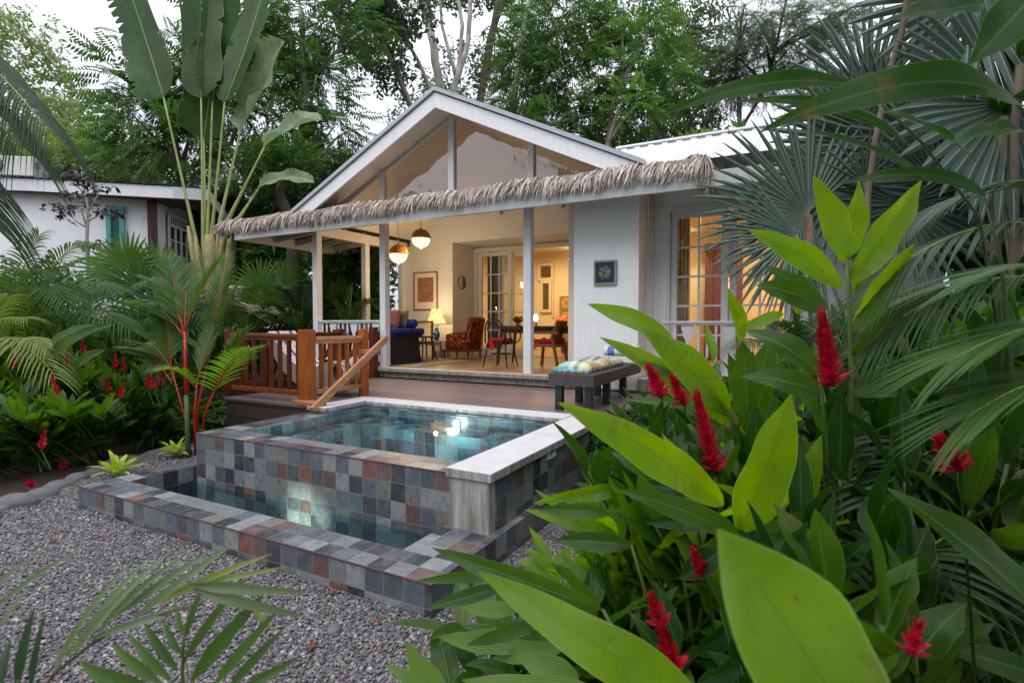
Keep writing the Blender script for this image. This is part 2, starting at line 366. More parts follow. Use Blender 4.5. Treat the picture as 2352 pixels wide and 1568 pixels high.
# maker's plate on the side wall
sg=thing('pool_sticker','small white printed plate on the tiled side wall just under the coping','sign',(-1.735,3.62,.46))
s0=PX(1257,1035,-1.736); 
M_signw=M_plain('sign_white',srgb(225,228,235),.4,.05)
yA,yB,zA,zB=3.60,3.70,.435,.525
ya=PX(1257,1045,-1.736); yb=PX(1276,1040,-1.736)
yA,yB=ya.y,yb.y; zt=PX(1257,1032,-1.736).z; zA=zt-.088; zB=zt
mb=MB(); mb.box((-1.739,yA,zA),(-1.734,yB,zB)); mb.build('plate',M_signw,sg)
def text(body,size,M,mat,name,parent,bold=0,sx=1):
    cu=bpy.data.curves.new(name,'FONT'); cu.body=body; cu.size=size; cu.align_x='CENTER'; cu.offset=bold; cu.extrude=.0004
    o=bpy.data.objects.new(name+'_tmp',cu); COL.objects.link(o)
    dg=bpy.context.evaluated_depsgraph_get(); me=bpy.data.meshes.new_from_object(o.evaluated_get(dg)); bpy.data.objects.remove(o)
    off=chroot(parent)
    for v in me.vertices: v.co=(M@V((v.co.x*sx,v.co.y,v.co.z)))-off
    me.materials.clear(); return link(me,name,mat,parent)
INK=M_plain('sign_ink',srgb(24,22,40),.5,.05); INKR=M_plain('sign_red',srgb(120,50,90),.5,.05)
Mt=Matrix(((0,0,1,-1.7335),(1,0,0,(yA+yB)/2),(0,1,0,zA+.044),(0,0,0,1)))
text('aqua',.040,Mt,INK,'lettering',sg,.0016,.85)
Mt2=Mt.copy(); Mt2[2][3]=zA+.030; mb=MB()
for i in range(7): mb.box((-1.7335,yA+.014+i*.0105,zA+.026),(-1.733,yA+.0215+i*.0105,zA+.034))
mb.build('small_print',INKR,sg)
# ================================================================ DECK
deck=thing('timber_deck','dark brown timber deck with a boarded side behind the pool','deck',(-4.5,6,0))
mb=MB(); mb.box((-6.67,4.47,.555),(-5.075,7.42,.588)); mb.box((-5.075,5.385,.555),(-1.45,7.42,.588)); mb.build('deck_boards',DECK,deck,bevel=.004)
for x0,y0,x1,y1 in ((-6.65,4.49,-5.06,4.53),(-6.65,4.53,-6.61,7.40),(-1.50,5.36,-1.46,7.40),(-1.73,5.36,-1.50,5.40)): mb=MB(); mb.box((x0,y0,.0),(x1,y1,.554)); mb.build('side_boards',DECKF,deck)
# railings of the deck
rail=thing('deck_railing','varnished reddish wooden balustrade round the left end of the deck','railing',(-6,5,.588))
ZD=.589; ZT=1.40
def post(x,y,w=.10,zt=1.475,mat=TEAK,nm='post',z0=ZD):
    m=MB(); h=w/2; m.box((x-h,y-h,z0),(x+h,y+h,zt)); return m.build(nm,mat,rail,bevel=.006)
post(-6.87+.06,4.66,.10,1.475,TEAKD); post(-5.29,4.63,.15,1.49); post(-5.19,5.50,.10,1.49); post(-6.70,7.36,.12,1.50,TEAKD); post(-6.85,6.72,.10,1.47,TEAKD)
post(-6.98,6.75,.10,1.46,TEAKD)
def run(a,b,zt,zb,n,matr,matb):
    a,b=V(a),V(b); m=MB(); m.bar((a.x,a.y,zt),(b.x,b.y,zt),.085,.045); m.bar((a.x,a.y,zt-.045),(b.x,b.y,zt-.045),.05,.045); m.build('top_rail',matr,rail,bevel=.006)
    m=MB(); m.bar((a.x,a.y,zb),(b.x,b.y,zb),.06,.06); m.build('bottom_rail',matr,rail,bevel=.005)
    for i in range(n):
        p=a.lerp(b,(i+.65)/(n+.3)); m=MB(); m.box((p.x-.022,p.y-.022,zb+.03),(p.x+.022,p.y+.022,zt-.067)); m.build('baluster',matb,rail,bevel=.003)
run((-6.76,4.66),(-5.365,4.66),ZT+.015,.70,8,TEAKX,TEAKD)
run((-5.23,4.71),(-5.20,5.45),ZT-.02,.72,5,TEAKL,TEAK)
run((-6.85,4.71),(-6.85,6.67),ZT,.70,9,TEAKD,TEAKD)
hr=MB(); a=PX(440,1450,0) if False else V((-4.90,4.36,.565)); b=V((-4.86,5.60,1.375)); hr.bar(a,b,.05,.085); hr.build('handrail',TEAKL,rail,bevel=.005)
mb=MB(); mb.bar((-5.40,4.57,.612),(-4.93,4.50,.612),.17,.045); mb.build('bracket',TEAKL,rail,bevel=.004)
mb=MB(); mb.bar((-5.15,5.44,1.19),(-4.87,5.38,1.19),.12,.05); mb.build('bracket',TEAKL,rail,bevel=.004)
for yy in (6.72,7.36):
    mb=MB(); mb.bar((-6.72,yy,1.40),(-7.75,yy,.62),.05,.085); mb.build('stair_handrail',TEAKD,rail,bevel=.004)
st=thing('side_steps','dark wooden steps going down from the left end of the deck','steps',(-7.1,7,0))
for i in range(3):
    mb=MB(); mb.box((-6.96-.28*i,6.8,.42-.16*i),(-6.68-.28*i,7.3,.46-.16*i)); mb.build('tread',TEAKD,st,bevel=.004)
for yy in (6.78,7.31):
    mb=MB(); mb.bar((-6.69,yy,.46),(-7.5,yy,-.02),.03,.16); mb.build('stringer',TEAKD,st)
# ================================================================ COTTAGE
house=thing('cottage','white cottage with an open porch, big gable and thatch-fringed eave','house',(-4,10,0))
H=house
YC=7.60; YW=10.33; YD=11.3; ZF=.77
# porch floor and steps
mb=MB(); mb.box((-8.6,7.44,.715),(-2.98,11.3,ZF)); mb.build('porch_floor',PFLOOR,H)
mb=MB(); mb.box((-8.62,7.39,.705),(-2.97,7.60,ZF+.004)); mb.build('porch_edge',STEPC,H,bevel=.01)
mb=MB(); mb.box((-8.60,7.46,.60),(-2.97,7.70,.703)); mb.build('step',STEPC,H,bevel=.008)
mb=MB(); mb.box((-8.55,7.52,0),(1.6,7.72,.598)); mb.build('plinth',M_plain('plinth_dark',srgb(70,66,66),.8,.3),H)
# walls
mb=MB()
mb.box((-8.60,YW,ZF),(-7.0,YW+.22,3.42))                       # picture wall
mb.box((-7.22,YW+.221,ZF),(-7.0,YD+.1,3.42))                   # side of the recess
mb.extr([(-8.22,3.421),(-2.0,3.421),(-2.0,3.62),(-5.06,5.09),(-8.22,3.56)],YW,YW+.22,'y')                    # lintel and gable above the recess
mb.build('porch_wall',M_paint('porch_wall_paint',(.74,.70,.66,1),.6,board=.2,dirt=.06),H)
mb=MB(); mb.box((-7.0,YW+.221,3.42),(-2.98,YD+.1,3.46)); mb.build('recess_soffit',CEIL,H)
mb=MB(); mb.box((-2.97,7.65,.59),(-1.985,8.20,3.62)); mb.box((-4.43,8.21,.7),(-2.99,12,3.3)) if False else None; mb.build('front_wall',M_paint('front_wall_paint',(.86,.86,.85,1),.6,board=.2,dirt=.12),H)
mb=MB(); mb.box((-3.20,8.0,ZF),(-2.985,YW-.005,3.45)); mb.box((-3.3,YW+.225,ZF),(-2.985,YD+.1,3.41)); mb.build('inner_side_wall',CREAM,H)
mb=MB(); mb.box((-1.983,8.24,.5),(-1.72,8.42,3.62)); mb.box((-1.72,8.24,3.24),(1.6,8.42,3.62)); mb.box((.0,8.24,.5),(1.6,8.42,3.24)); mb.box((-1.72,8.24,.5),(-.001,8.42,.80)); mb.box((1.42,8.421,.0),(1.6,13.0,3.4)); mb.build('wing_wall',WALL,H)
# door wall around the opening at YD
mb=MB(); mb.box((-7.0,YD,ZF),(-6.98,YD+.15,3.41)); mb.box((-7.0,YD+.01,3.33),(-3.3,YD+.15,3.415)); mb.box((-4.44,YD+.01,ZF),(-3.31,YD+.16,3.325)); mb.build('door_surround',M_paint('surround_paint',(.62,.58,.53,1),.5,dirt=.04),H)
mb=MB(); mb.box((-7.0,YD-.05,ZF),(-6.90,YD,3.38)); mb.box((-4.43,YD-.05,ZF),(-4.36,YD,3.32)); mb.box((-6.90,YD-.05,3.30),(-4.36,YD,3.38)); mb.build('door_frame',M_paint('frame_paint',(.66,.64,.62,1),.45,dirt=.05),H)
FRM=M_paint('joinery_paint',(.66,.66,.66,1),.4,dirt=.05)
def french(name,x0,x1,y,z0,z1,cols,rows,parent,fw=.10,th=.045,mw=.028,mat=FRM,zb=None,glass=GLASS,bottom=.18):
    m=MB(); m.box((x0,y,z0),(x0+fw,y+th,z1)); m.box((x1-fw,y,z0),(x1,y+th,z1)); m.box((x0+fw,y,z1-fw),(x1-fw,y+th,z1)); m.box((x0+fw,y,z0),(x1-fw,y+th,z0+bottom))
    f=m.build(name,mat,parent,bevel=.003)
    gx0,gx1,gz0,gz1=x0+fw,x1-fw,z0+bottom,z1-fw
    m=MB()
    for i in range(1,cols): x=gx0+(gx1-gx0)*i/cols; m.box((x-mw/2,y+.006,gz0),(x+mw/2,y+th-.006,gz1))
    for j in range(1,rows): z=gz0+(gz1-gz0)*j/rows; m.box((gx0,y+.009,z-mw/2),(gx1,y+th-.009,z+mw/2))
    m.build('glazing_bars',mat,f)
    m=MB(); m.poly([(gx0,y+th/2,gz0),(gx1,y+th/2,gz0),(gx1,y+th/2,gz1),(gx0,y+th/2,gz1)]); m.build('glass',glass,f)
    return f
french('sliding_door',-6.895,-5.98,YD+.01,ZF+.01,3.29,3,5,H)
french('sliding_door',-6.35,-5.60,YD+.09,ZF+.01,3.26,2,5,H,fw=.11)
mb=MB(); mb.box((-5.70,YD-.012,1.62),(-5.675,YD+.0,1.80)); 
# wing windows
W0=-1.66
for i in range(2):
    x0=W0+i*.82; french('sliding_door',x0,x0+.81,8.27+(.05 if i%2 else 0),.82,3.22,2,5,H,fw=.095,bottom=.14)
mb=MB(); mb.box((-1.72,8.215,.80),(-1.66,8.30,3.24)); mb.box((-1.66,8.215,3.222),(0,8.30,3.30)); mb.build('window_frame',FRM,H,bevel=.003)
mb=MB(); mb.box((-1.98,8.20,.5),(-1.90,8.24,3.6)); mb.build('trim_board',WHITE,H)
# columns
for i,(x,y) in enumerate(((-8.36,YC),(-6.64,YC),(-3.71,YC),(-8.36,8.95),(-8.42,YW-.07))):
    mb=MB(); w=.125 if i!=1 else .13; w=.13; mb.box((x-w/2,y-w/2,ZF+.005),(x+w/2,y+w/2,3.50)); mb.build('column',WHITE,H,bevel=.006)
# beams
mb=MB(); mb.box((-10.0,6.98,3.235),(1.6,7.03,3.43)); mb.build('front_fascia',M_paint('shaded_fascia_paint',(.50,.52,.51,1),.5,dirt=.3),H,bevel=.004)  # base colour darkened for the shade under the thatch
mb=MB(); mb.box((-10.0,7.031,3.235),(-9.95,12.3,3.43)); mb.build('side_fascia',WHITE,H,bevel=.004)
mb=MB(); mb.box((-8.42,YC-.05,3.501),(-2.97,YC+.05,3.70)); mb.build('front_beam',WHITE,H)
mb=MB(); mb.box((-8.42,YC+.051,3.30),(-8.30,YW-.01,3.499)); mb.build('side_beam',CEIL,H)
# side lean-to rafters and battens
for k,y in enumerate((7.9,8.45,9.0,9.55,10.1,10.65,11.2)):
    mb=MB(); mb.bar((-9.95,y,3.36),(-8.42,y,3.50),.06,.12); mb.build('rafter',CEIL,H,bevel=.003)
for k,x in enumerate((-9.3,-8.7)):
    pass
mb=MB(); mb.bar((-9.97,7.06,3.36),(-8.42,7.6,3.52),.07,.12); mb.build('rafter',CEIL,H)
for x in (-7.9,-7.2,-6.5,-5.8,-5.1,-4.4,-3.7,-3.1):
    mb=MB(); mb.bar((x,7.03,3.37),(x,7.54,3.60),.05,.10); mb.build('rafter',CEIL,H)
BAT=M_wood('batten',srgb(70,48,32),srgb(112,80,54),.7,1)
mb=MB()
for i in range(15):
    x=-9.93+i*.11; z=3.44+(x+9.95)*.09; mb.bar((x,7.1,z),(x,11.4,z),.035,.025)
mb.build('battens',BAT,H)
# main roof (gable): ridge runs along y
XR,ZR=-5.06,5.20; XL,ZL=-8.20,3.66; XRR,ZRR=-1.86,3.66
CORR=NT('corrugated_roof'); 
_p=CORR.pos(); _s=CORR.sep(_p); _w=CORR.m('SINE',CORR.m('MULTIPLY',_s[1],2*PI/.19)); _nz=CORR.noise(_p,2,4)
CORR=CORR.done(CORR.pbsdf(CORR.mix(_nz,srgb(205,205,203),srgb(226,226,226)),.4,.4,CORR.bump(_w,.8,.02),0))
mb=MB()
for (xa,za,xb,zb_) in ((XL-.02,ZL,XR,ZR),(XR,ZR,XRR+.02,ZRR)):
    mb.poly([(xa,7.06,za+.03),(xb,7.06,zb_+.03),(xb,15.6,zb_+.03),(xa,15.6,za+.03)]); mb.poly([(xa,7.06,za+.07),(xa,15.6,za+.07),(xb,15.6,zb_+.07),(xb,7.06,zb_+.07)])
mb.build('gable_roof',CORR,H)
def barge(m,y0,y1,drop,thick):
    m.extr([(XL-.06,ZL-.03),(XR,ZR),(XR,ZR-drop),(XL-.06+.0,ZL-.03-drop)],y0,y1); m.extr([(XR,ZR),(XRR+.06,ZRR-.03),(XRR+.06,ZRR-.03-drop),(XR,ZR-drop)],y0,y1)
mb=MB(); barge(mb,7.0,7.045,.235,0); mb.build('bargeboard',M_paint('barge_paint',(.85,.85,.85,1),.4,dirt=.18),H,fixn=True)
mb=MB(); mb.extr([(XL-.12,ZL-.045),(XR,ZR+.02),(XR,ZR+.085),(XL-.12,ZL+.02)],6.96,7.06); mb.extr([(XR,ZR+.02),(XRR+.12,ZRR-.045),(XRR+.12,ZRR+.02),(XR,ZR+.085)],6.96,7.06); mb.build('verge_flashing',M_paint('flashing_paint',(.45,.48,.52,1),.35,dirt=.1),H,fixn=True)
mb=MB()  # ceiling under the gable
zc=lambda x: (ZL+(ZR-ZL)*(x-XL)/(XR-XL) if x<XR else ZRR+(ZR-ZRR)*(XRR-x)/(XRR-XR))
for (xa,xb) in ((XL,XR),(XR,XRR)):
    mb.poly([(xa,7.046,zc(xa)-.10),(xa,YW-.001,zc(xa)-.10),(xb,YW-.001,zc(xb)-.10),(xb,7.046,zc(xb)-.10)])
mb.build('porch_ceiling',CEIL,H)
for xx in (-7.4,-6.2,-3.9,-2.8):
    pass
for sgn,x1 in ((1,XL+.1),(-1,XRR-.1)):
    for y in ():
        mb=MB(); mb.bar((x1,y,zc(x1)-.16),(XR,y,ZR-.16),.06,.10); mb.build('ceiling_rafter',CEIL,H)
mb=MB()
for x in (-6.66,-5.15,-3.66):
    w=.05 if x!=-5.15 else .055; m2=MB(); m2.box((x-w,YC-.045,3.70),(x+w,YC+.045,zc(x)-.11)); m2.build('gable_mullion',WHITE,H,bevel=.004)
gp=MB(); gp.poly([(XL+.35,YC+.012,3.70),(XRR-.35,YC+.012,3.70),(XR,YC+.012,ZR-.11)]); gp.build('gable_glass',GABLEG,H)
mb=MB(); mb.bar((XL+.05,YC,zc(XL+.05)-.15),(XR,YC,ZR-.15),.06,.045); mb.bar((XR,YC,ZR-.15),(XRR-.05,YC,zc(XRR-.05)-.15),.06,.045); mb.build('gable_frame',WHITE,H)
# wing roof: ridge along x, rises away from the camera
CORX=NT('corrugated_wing_roof'); _p=CORX.pos(); _s=CORX.sep(_p); _f=CORX.m('FRACT',CORX.m('DIVIDE',_s[0],.24)); _w=CORX.ramp(_f,[(0,(0,0,0)),(.08,(1,1,1)),(.2,(1,1,1)),(.3,(0,0,0))])
CORX=CORX.done(CORX.pbsdf(CORX.mix(CORX.noise(_p,2,4),srgb(198,200,198),srgb(224,225,226)),.4,.4,CORX.bump(_w,1,.03)))
rz=PY(1440,343,9.6).z
mb=MB(); mb.poly([(-1.95,7.03,3.60),(1.8,7.03,3.60),(1.8,9.6,rz),(-2.9,9.6,rz)]); mb.poly([(-2.9,9.6,rz),(1.8,9.6,rz),(1.8,13.5,3.2),(-2.9,13.5,3.2)]); mb.build('wing_roof',CORX,H)
mb=MB()
for i in range(19):
    x=-2.75+i*.24; 
    mb.bar((x,9.605,rz-.005),(x+.0,9.52,rz-.03),.10,.05)
mb.bar((-2.9,9.6,rz+.03),(1.8,9.6,rz+.03),.18,.03); mb.build('ridge_cap',M_paint('ridge_paint',(.78,.79,.8,1),.4,dirt=.1),H)
mb=MB(); mb.poly([(-1.98,7.04,3.40),(-1.98,8.24,3.62),(1.6,8.24,3.62),(1.6,7.04,3.40)]); mb.build('wing_soffit',CEIL,H)
# ---- thatch fringe
THM=NT('thatch'); _r=THM.island(); _n=THM.noise(THM.pos(),1.5,3)
_c=THM.ramp(THM.m('ADD',THM.m('MULTIPLY',_r,.8),THM.m('MULTIPLY',_n,.2)),[(0,srgb(112,94,82)),(.25,srgb(176,160,148)),(.7,srgb(208,197,187)),(1,srgb(228,219,210))])
THM=THM.done(THM.pbsdf(_c,.85,.2))
def thatch_run(a,b,out,n,seed,z0=3.60,drop=.255,reach=.25,lay=3):
    r=np.random.default_rng(seed); a=np.array(a); b=np.array(b); out=np.array(out)/np.linalg.norm(out); al=(b-a)/np.linalg.norm(b-a)
    vs=[];fs=[];k=0
    for i in range(n):
        L=i%lay; t=r.random(); p=a+(b-a)*t; j=r.normal(0,1,8)
        start=p-out*(.12+.02*j[0]+.07*(L))+np.array([0,0,z0+.005+.016*L+.010*j[1]+.02*math.sin(t*37)]); dr=drop*(.65+.30*abs(j[2])*.6+.25*r.random())*(1-.10*L); re=reach*(.7+.18*j[3])
        slant=al*(.10+.09*j[4])*-1; w=.0055+.0045*r.random(); tw=j[5]*.5
        sd=al*math.cos(tw)+out*math.sin(tw)
        pts=[start,start+out*re*.55+np.array([0,0,.025])+slant*.25,start+out*re*.9+np.array([0,0,-dr*.30])+slant*.6,start+out*re+np.array([0,0,-dr*.72])+slant*.9,start+out*(re*.95+.02*j[6])+np.array([0,0,-dr])+slant*1.1]
        ws=[w,w*1.25,w*1.2,w,w*.25]
        for q,ww in zip(pts,ws): vs.append(q-sd*ww); vs.append(q+sd*ww)
        for m_ in range(4): fs.append((k+2*m_,k+2*m_+1,k+2*m_+3,k+2*m_+2))
        k+=10
    return np.array(vs),np.array(fs)
th_parts=[thatch_run((-10.42,7.02,0),(-.95,7.02,0),(0,-1,0),13500,1),thatch_run((-10.36,7.0,0),(-10.36,12.3,0),(-1,0,0),3400,2),
          thatch_run((-10.38,7.01,0),(-10.30,6.96,0),(-1,-1,0),300,3),thatch_run((-.98,7.02,0),(-.93,7.5,0),(1,-.2,0),420,4,3.60,.42,.2)]
vs=[];fs=[];o_=0
for v_,f_ in th_parts: vs.append(v_); fs.append(f_+o_); o_+=len(v_)
npmesh('thatch_fringe',np.concatenate(vs),np.concatenate(fs),None,THM,H)
mb=MB(); # thatch bed
mb.extr([(7.09,3.44),(6.94,3.50),(6.95,3.60),(7.10,3.63),(7.6,3.67),(7.6,3.64)],-10.38,-.97,'x')
mb.extr([(-9.93,3.46),(-10.42,3.47),(-10.44,3.56),(-10.25,3.62),(-8.2,3.68),(-8.2,3.64)],7.0,12.3,'y')
mb.build('thatch_bed',M_plain('thatch_bed_grey',srgb(168,152,138),.9,.4,8,.6,80),H)
# ---- white balustrades with cut-out panels
def balu(x0,x1,y,zt,zb,panels,parent,mat):
    m=MB(); m.box((x0,y-.045,zt-.03),(x1,y+.045,zt)); m.box((x0,y-.03,zt-.055),(x1,y+.03,zt-.031)); m.build('top_rail',mat,parent,bevel=.003)
    m=MB(); m.box((x0,y-.03,zb),(x1,y+.03,zb+.05)); m.build('bottom_rail',mat,parent)
    x=x0+.06; k=0
    while x<x1-.05:
        if k%4==2 and x+.22<x1:
            m=MB(); c=x+.095; hh=zt-.056-(zb+.05); zz=zb+.05
            half=[(.085,1.0),(.085,.90),(.060,.87),(.072,.83),(.060,.78),(.030,.70),(.022,.60),(.040,.45),(.060,.30),(.062,.12),(.085,.06),(.085,0)]
            pr=[(c+a,zz+b_*hh) for a,b_ in half]+[(c-a,zz+b_*hh) for a,b_ in half[::-1]]
            for i in range(len(half)-1):
                (a1,b1),(a2,b2)=half[i],half[i+1]
                for yy,fl in ((y-.012,1),(y+.012,-1)):
                    q=[(c-a1,yy,zz+b1*hh),(c+a1,yy,zz+b1*hh),(c+a2,yy,zz+b2*hh),(c-a2,yy,zz+b2*hh)]; m.poly(q if fl>0 else q[::-1])
                for s_ in (-1,1):
                    m.poly([(c+s_*a1,y-.012,zz+b1*hh),(c+s_*a1,y+.012,zz+b1*hh),(c+s_*a2,y+.012,zz+b2*hh),(c+s_*a2,y-.012,zz+b2*hh)])
            m.box((c-.02,y-.0135,zz+.80*hh),(c+.02,y-.0125,zz+.85*hh))
            m.build('cut_out_panel',mat,parent); x+=.24
        else:
            m=MB(); m.box((x-.014,y-.014,zb+.05),(x+.014,y+.014,zt-.056)); m.build('baluster',mat,parent); x+=.115 if k%4!=1 else .075
        k+=1
pr=thing('porch_balustrade','low white balustrade with cut-out panels at the left end of the porch','railing',(-7.5,YC,ZF))
balu(-8.29,-6.71,YC,1.625,.86,2,pr,WHITE)
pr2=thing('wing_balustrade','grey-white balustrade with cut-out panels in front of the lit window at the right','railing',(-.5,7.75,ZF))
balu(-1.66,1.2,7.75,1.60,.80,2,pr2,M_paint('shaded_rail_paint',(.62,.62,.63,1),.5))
mb=MB(); mb.box((-1.98,7.6,.60),(1.6,8.24,.77)); mb.build('balcony_floor',STEPC,H)
mb=MB(); 
# ================================================================ ROOMS BEHIND THE DOORS
def room(x0,x1,y0,y1,z0,z1,mat,name,fl=PFLOOR):
    m=MB(); m.poly([(x0,y1,z0),(x1,y1,z0),(x1,y1,z1),(x0,y1,z1)]); m.poly([(x0,y0,z0),(x0,y1,z0),(x0,y1,z1),(x0,y0,z1)]); m.poly([(x1,y1,z0),(x1,y0,z0),(x1,y0,z1),(x1,y1,z1)])
    m.build(name+'_walls',mat,H); m=MB(); m.poly([(x0,y0,z1),(x0,y1,z1),(x1,y1,z1),(x1,y0,z1)]); m.build(name+'_ceiling',mat,H)
    m=MB(); m.poly([(x0,y0,z0),(x1,y0,z0),(x1,y1,z0),(x0,y1,z0)]); m.build(name+'_floor',fl,H)
room(-8.6,-3.3,YD+.17,15.2,ZF+.005,3.75,ROOM,'bedroom')
room(-2.95,1.4,8.5,12.4,ZF,3.55,ROOM,'wing_room')
WARM=(1,.72,.40)
light('bedroom_fill_light','AREA',(-6.2,13.2,3.6),90,WARM,1.6,(0,0,-1)); light('bedroom_spot','SPOT',(-5.05,14.75,3.6),40,(1,.80,.52),.04,(0,.06,-1),1.5,.8)  # area light is added fill without a fixture; the spot serves the downlight
light('bedroom_fill_light','POINT',(-4.6,13.2,2.9),10,WARM,.25)  # second added fill light, no fixture
light('wing_fill_light','AREA',(-.5,10.4,3.5),95,(1,.68,.34),1.5,(0,0,-1)); light('wing_spot','SPOT',(-1.85,11.9,3.45),40,(1,.85,.6),.04,(0,.1,-1),1.3,.8)  # area light added to brighten the room, no fixture of its own
# louvred shutter and vent on the back wall of the bedroom
LOUV=M_plain('louvre_shade',srgb(120,100,64),.7,.15); CRM=M_plain('cream_joinery',(.72,.62,.42,1),.5,.05)
def yb(a,b,y=15.18): return PY((1180+a*.14028)/1.0884,(500+b*.14028)/1.0884,y)
A=yb(1235,1180);B=yb(1415,1380)
for nm,(p,q) in (('vent',(A,B)),('shutter',(yb(1275,1490),PY((900+1485*.3188)/1.0884,(500+858*.3188)/1.0884,15.18)))):
    m=MB(); x0,x1,z0,z1=p.x,q.x,q.z,p.z; w=.09
    m.box((x0-w,15.12,z0-w),(x0,15.19,z1+w)); m.box((x1,15.12,z0-w),(x1+w,15.19,z1+w)); m.box((x0,15.12,z1),(x1,15.19,z1+w)); m.box((x0,15.12,z0-w),(x1,15.19,z0))
    f=m.build(nm,CRM,H,bevel=.004)
    m=MB(); n=int((z1-z0)/.05)
    for i in range(n): z=z0+.025+i*.05; m.bar((x0,15.16,z),(x1,15.16,z),.04,.012,(0,-.6,.8))
    m.build('louvres',LOUV,f)
mb=MB(); p=yb(1120,1090,15.19); q=PY((900+1520*.3188)/1.0884,(500+920*.3188)/1.0884,15.19)
mb.box((p.x,15.15,q.z),(p.x+.05,15.195,p.z)); mb.box((q.x-.05,15.15,q.z),(q.x,15.195,p.z)); mb.box((p.x+.05,15.15,p.z-.05),(q.x-.05,15.195,p.z)); mb.build('shutter_casing',CRM,H)
# ceiling fan
fan=thing('ceiling_fan','pale ceiling fan seen through the open sliding door','ceiling fan',(-4.35,13.0,3.2))
mb=MB(); mb.lathe([(0,3.08),(.09,3.10),(.11,3.16),(.06,3.22),(.02,3.24),(.02,3.74)],(-4.35,13.0,0)); mb.build('motor',CRM,fan,True)
for k in range(4):
    a=PI+.25+k*PI/2; d=V((math.cos(a),math.sin(a),0)); m=MB(); c=V((-4.35,13,3.16)); s_=V((-d.y,d.x,0))
    m.poly([c+d*.1-s_*.04,c+d*.75-s_*.05,c+d*.78+s_*.05+V((0,0,.02)),c+d*.1+s_*.06+V((0,0,.02))]); m.poly([c+d*.1-s_*.04-V((0,0,.01)),c+d*.1+s_*.06+V((0,0,.01)),c+d*.78+s_*.05+V((0,0,.01)),c+d*.75-s_*.05-V((0,0,.01))]); m.build('blade',CRM,fan)
# bed
bed=thing('bed','bed with pale quilt and brown skirt beyond the open sliding door','bed',(-4.6,13.8,ZF))
mb=MB(); mb.box((-5.35,12.85,ZF+.02),(-3.4,14.95,1.08)); mb.build('bed_base',M_plain('bed_skirt',srgb(150,112,72),.9,.15),bed,bevel=.02)
mb=MB(); mb.box((-5.39,12.80,1.085),(-3.4,14.93,1.42)); mb.build('quilt',M_plain('quilt',srgb(215,196,176),.9,.1,bump=.3,bs=12),bed,True,bevel=.06)
def mandala():
    t=NT('mandala_panel'); s=t.sep(t.obj()); 
    fx=t.m('SUBTRACT',t.m('FRACT',t.m('DIVIDE',s[0],.42)),.5); fz=t.m('SUBTRACT',t.m('FRACT',t.m('DIVIDE',s[2],.42)),.5)
    r=t.m('SQRT',t.m('ADD',t.m('MULTIPLY',fx,fx),t.m('MULTIPLY',fz,fz))); an=t.m('ARCTAN2',fz,fx)
    w=t.m('SINE',t.m('ADD',t.m('MULTIPLY',r,70),t.m('MULTIPLY',t.m('SINE',t.m('MULTIPLY',an,12)),1.2)))
    ins=t.m('LESS_THAN',r,.44); ring=t.m('LESS_THAN',t.m('ABSOLUTE',t.m('SUBTRACT',r,.43)),.02)
    c=t.mix(t.m('MULTIPLY',ins,t.m('GREATER_THAN',w,0)),srgb(150,128,90),srgb(212,172,78)); c=t.mix(t.m('LESS_THAN',r,.12),c,srgb(190,90,50)); c=t.mix(ring,c,srgb(60,50,44))
    return t.done(t.pbsdf(c,.8,.2))
hb=MB(); p=PY((900+1567*.3188)/1.0884,(500+755*.3188)/1.0884,15.1); q=PY((900+1567*.3188)/1.0884,(500+925*.3188)/1.0884,15.1)
hb.box((p.x,15.06,q.z-.3),(p.x+1.68,15.12,p.z)); hb.build('headboard_panel',mandala(),None,origin=(p.x+.01,15.1,p.z+.005),bevel=.01,tg=('grey panel with yellow mandala circles hanging above the bed','wall panel'))
def pillow(name,c,sx,sy,sz,mat,lab,cat,tilt=0,rz=0,parent=None,group=None,p=4.0,piping=None):
    m=MB(); n=14; M=Matrix.Translation(V(c))@Matrix.Rotation(rz,4,'Z')@Matrix.Rotation(tilt,4,'X')
    for sgn in (1,-1):
        b=len(m.v)
        for j in range(n+1):
            for i in range(n+1):
                u=-1+2*i/n; v=-1+2*j/n; h=(max(0,1-abs(u)**p)*max(0,1-abs(v)**p))**.5
                pin=1-.07*(abs(u)**2)*(1-abs(v)**2)-.0; pin2=1-.07*(abs(v)**2)*(1-abs(u)**2)
                m.v.append(M@V((u*sx/2*pin2,v*sy/2*pin,sgn*h*sz/2)))
        for j in range(n):
            for i in range(n):
                a=b+j*(n+1)+i; q=(a,a+1,a+n+2,a+n+1); m.face(q if sgn>0 else q[::-1],[((i+x)/n*sx,(j+y)/n*sy) for x,y in (((0,0),(1,0),(1,1),(0,1)) if sgn>0 else ((0,1),(1,1),(1,0),(0,0)))])
    o=m.build(name,mat,parent,True,origin=None if parent else c)
    if lab: tag(o,lab,cat,group)
    return o
def floral(name,c1,c2,c3,sc=9):
    t=NT(name); vr=t.n('ShaderNodeTexVoronoi'); t.l(t.obj(),vr.inputs['Vector']); vr.inputs['Scale'].default_value=sc
    n=t.noise(t.obj(),sc*1.6,4,.7); c=t.ramp(n,[(.42,c1),(.5,c2),(.6,c3)],'CONSTANT'); c=t.mix(t.m('LESS_THAN',vr.outputs['Distance'],.22),c,c3)
    return t.done(t.pbsdf(c,.85,.2))
for i,(a,cc) in enumerate(((1590,'red'),(1640,'red'))):
    q=PY((900+a*.3188)/1.0884,(500+955*.3188)/1.0884,14.6); pillow('pillow',(q.x,14.6-.1*i,1.62),.5,.34,.16,floral('pillow_print%d'%i,srgb(200,40,20),srgb(190,170,130),srgb(60,50,40) if i==0 else srgb(210,60,30),7),('red and white patterned pillow on the bed, beside the doorway\'s middle','plain red pillow at the bed head behind the patterned one')[i],'pillow',tilt=1.2)
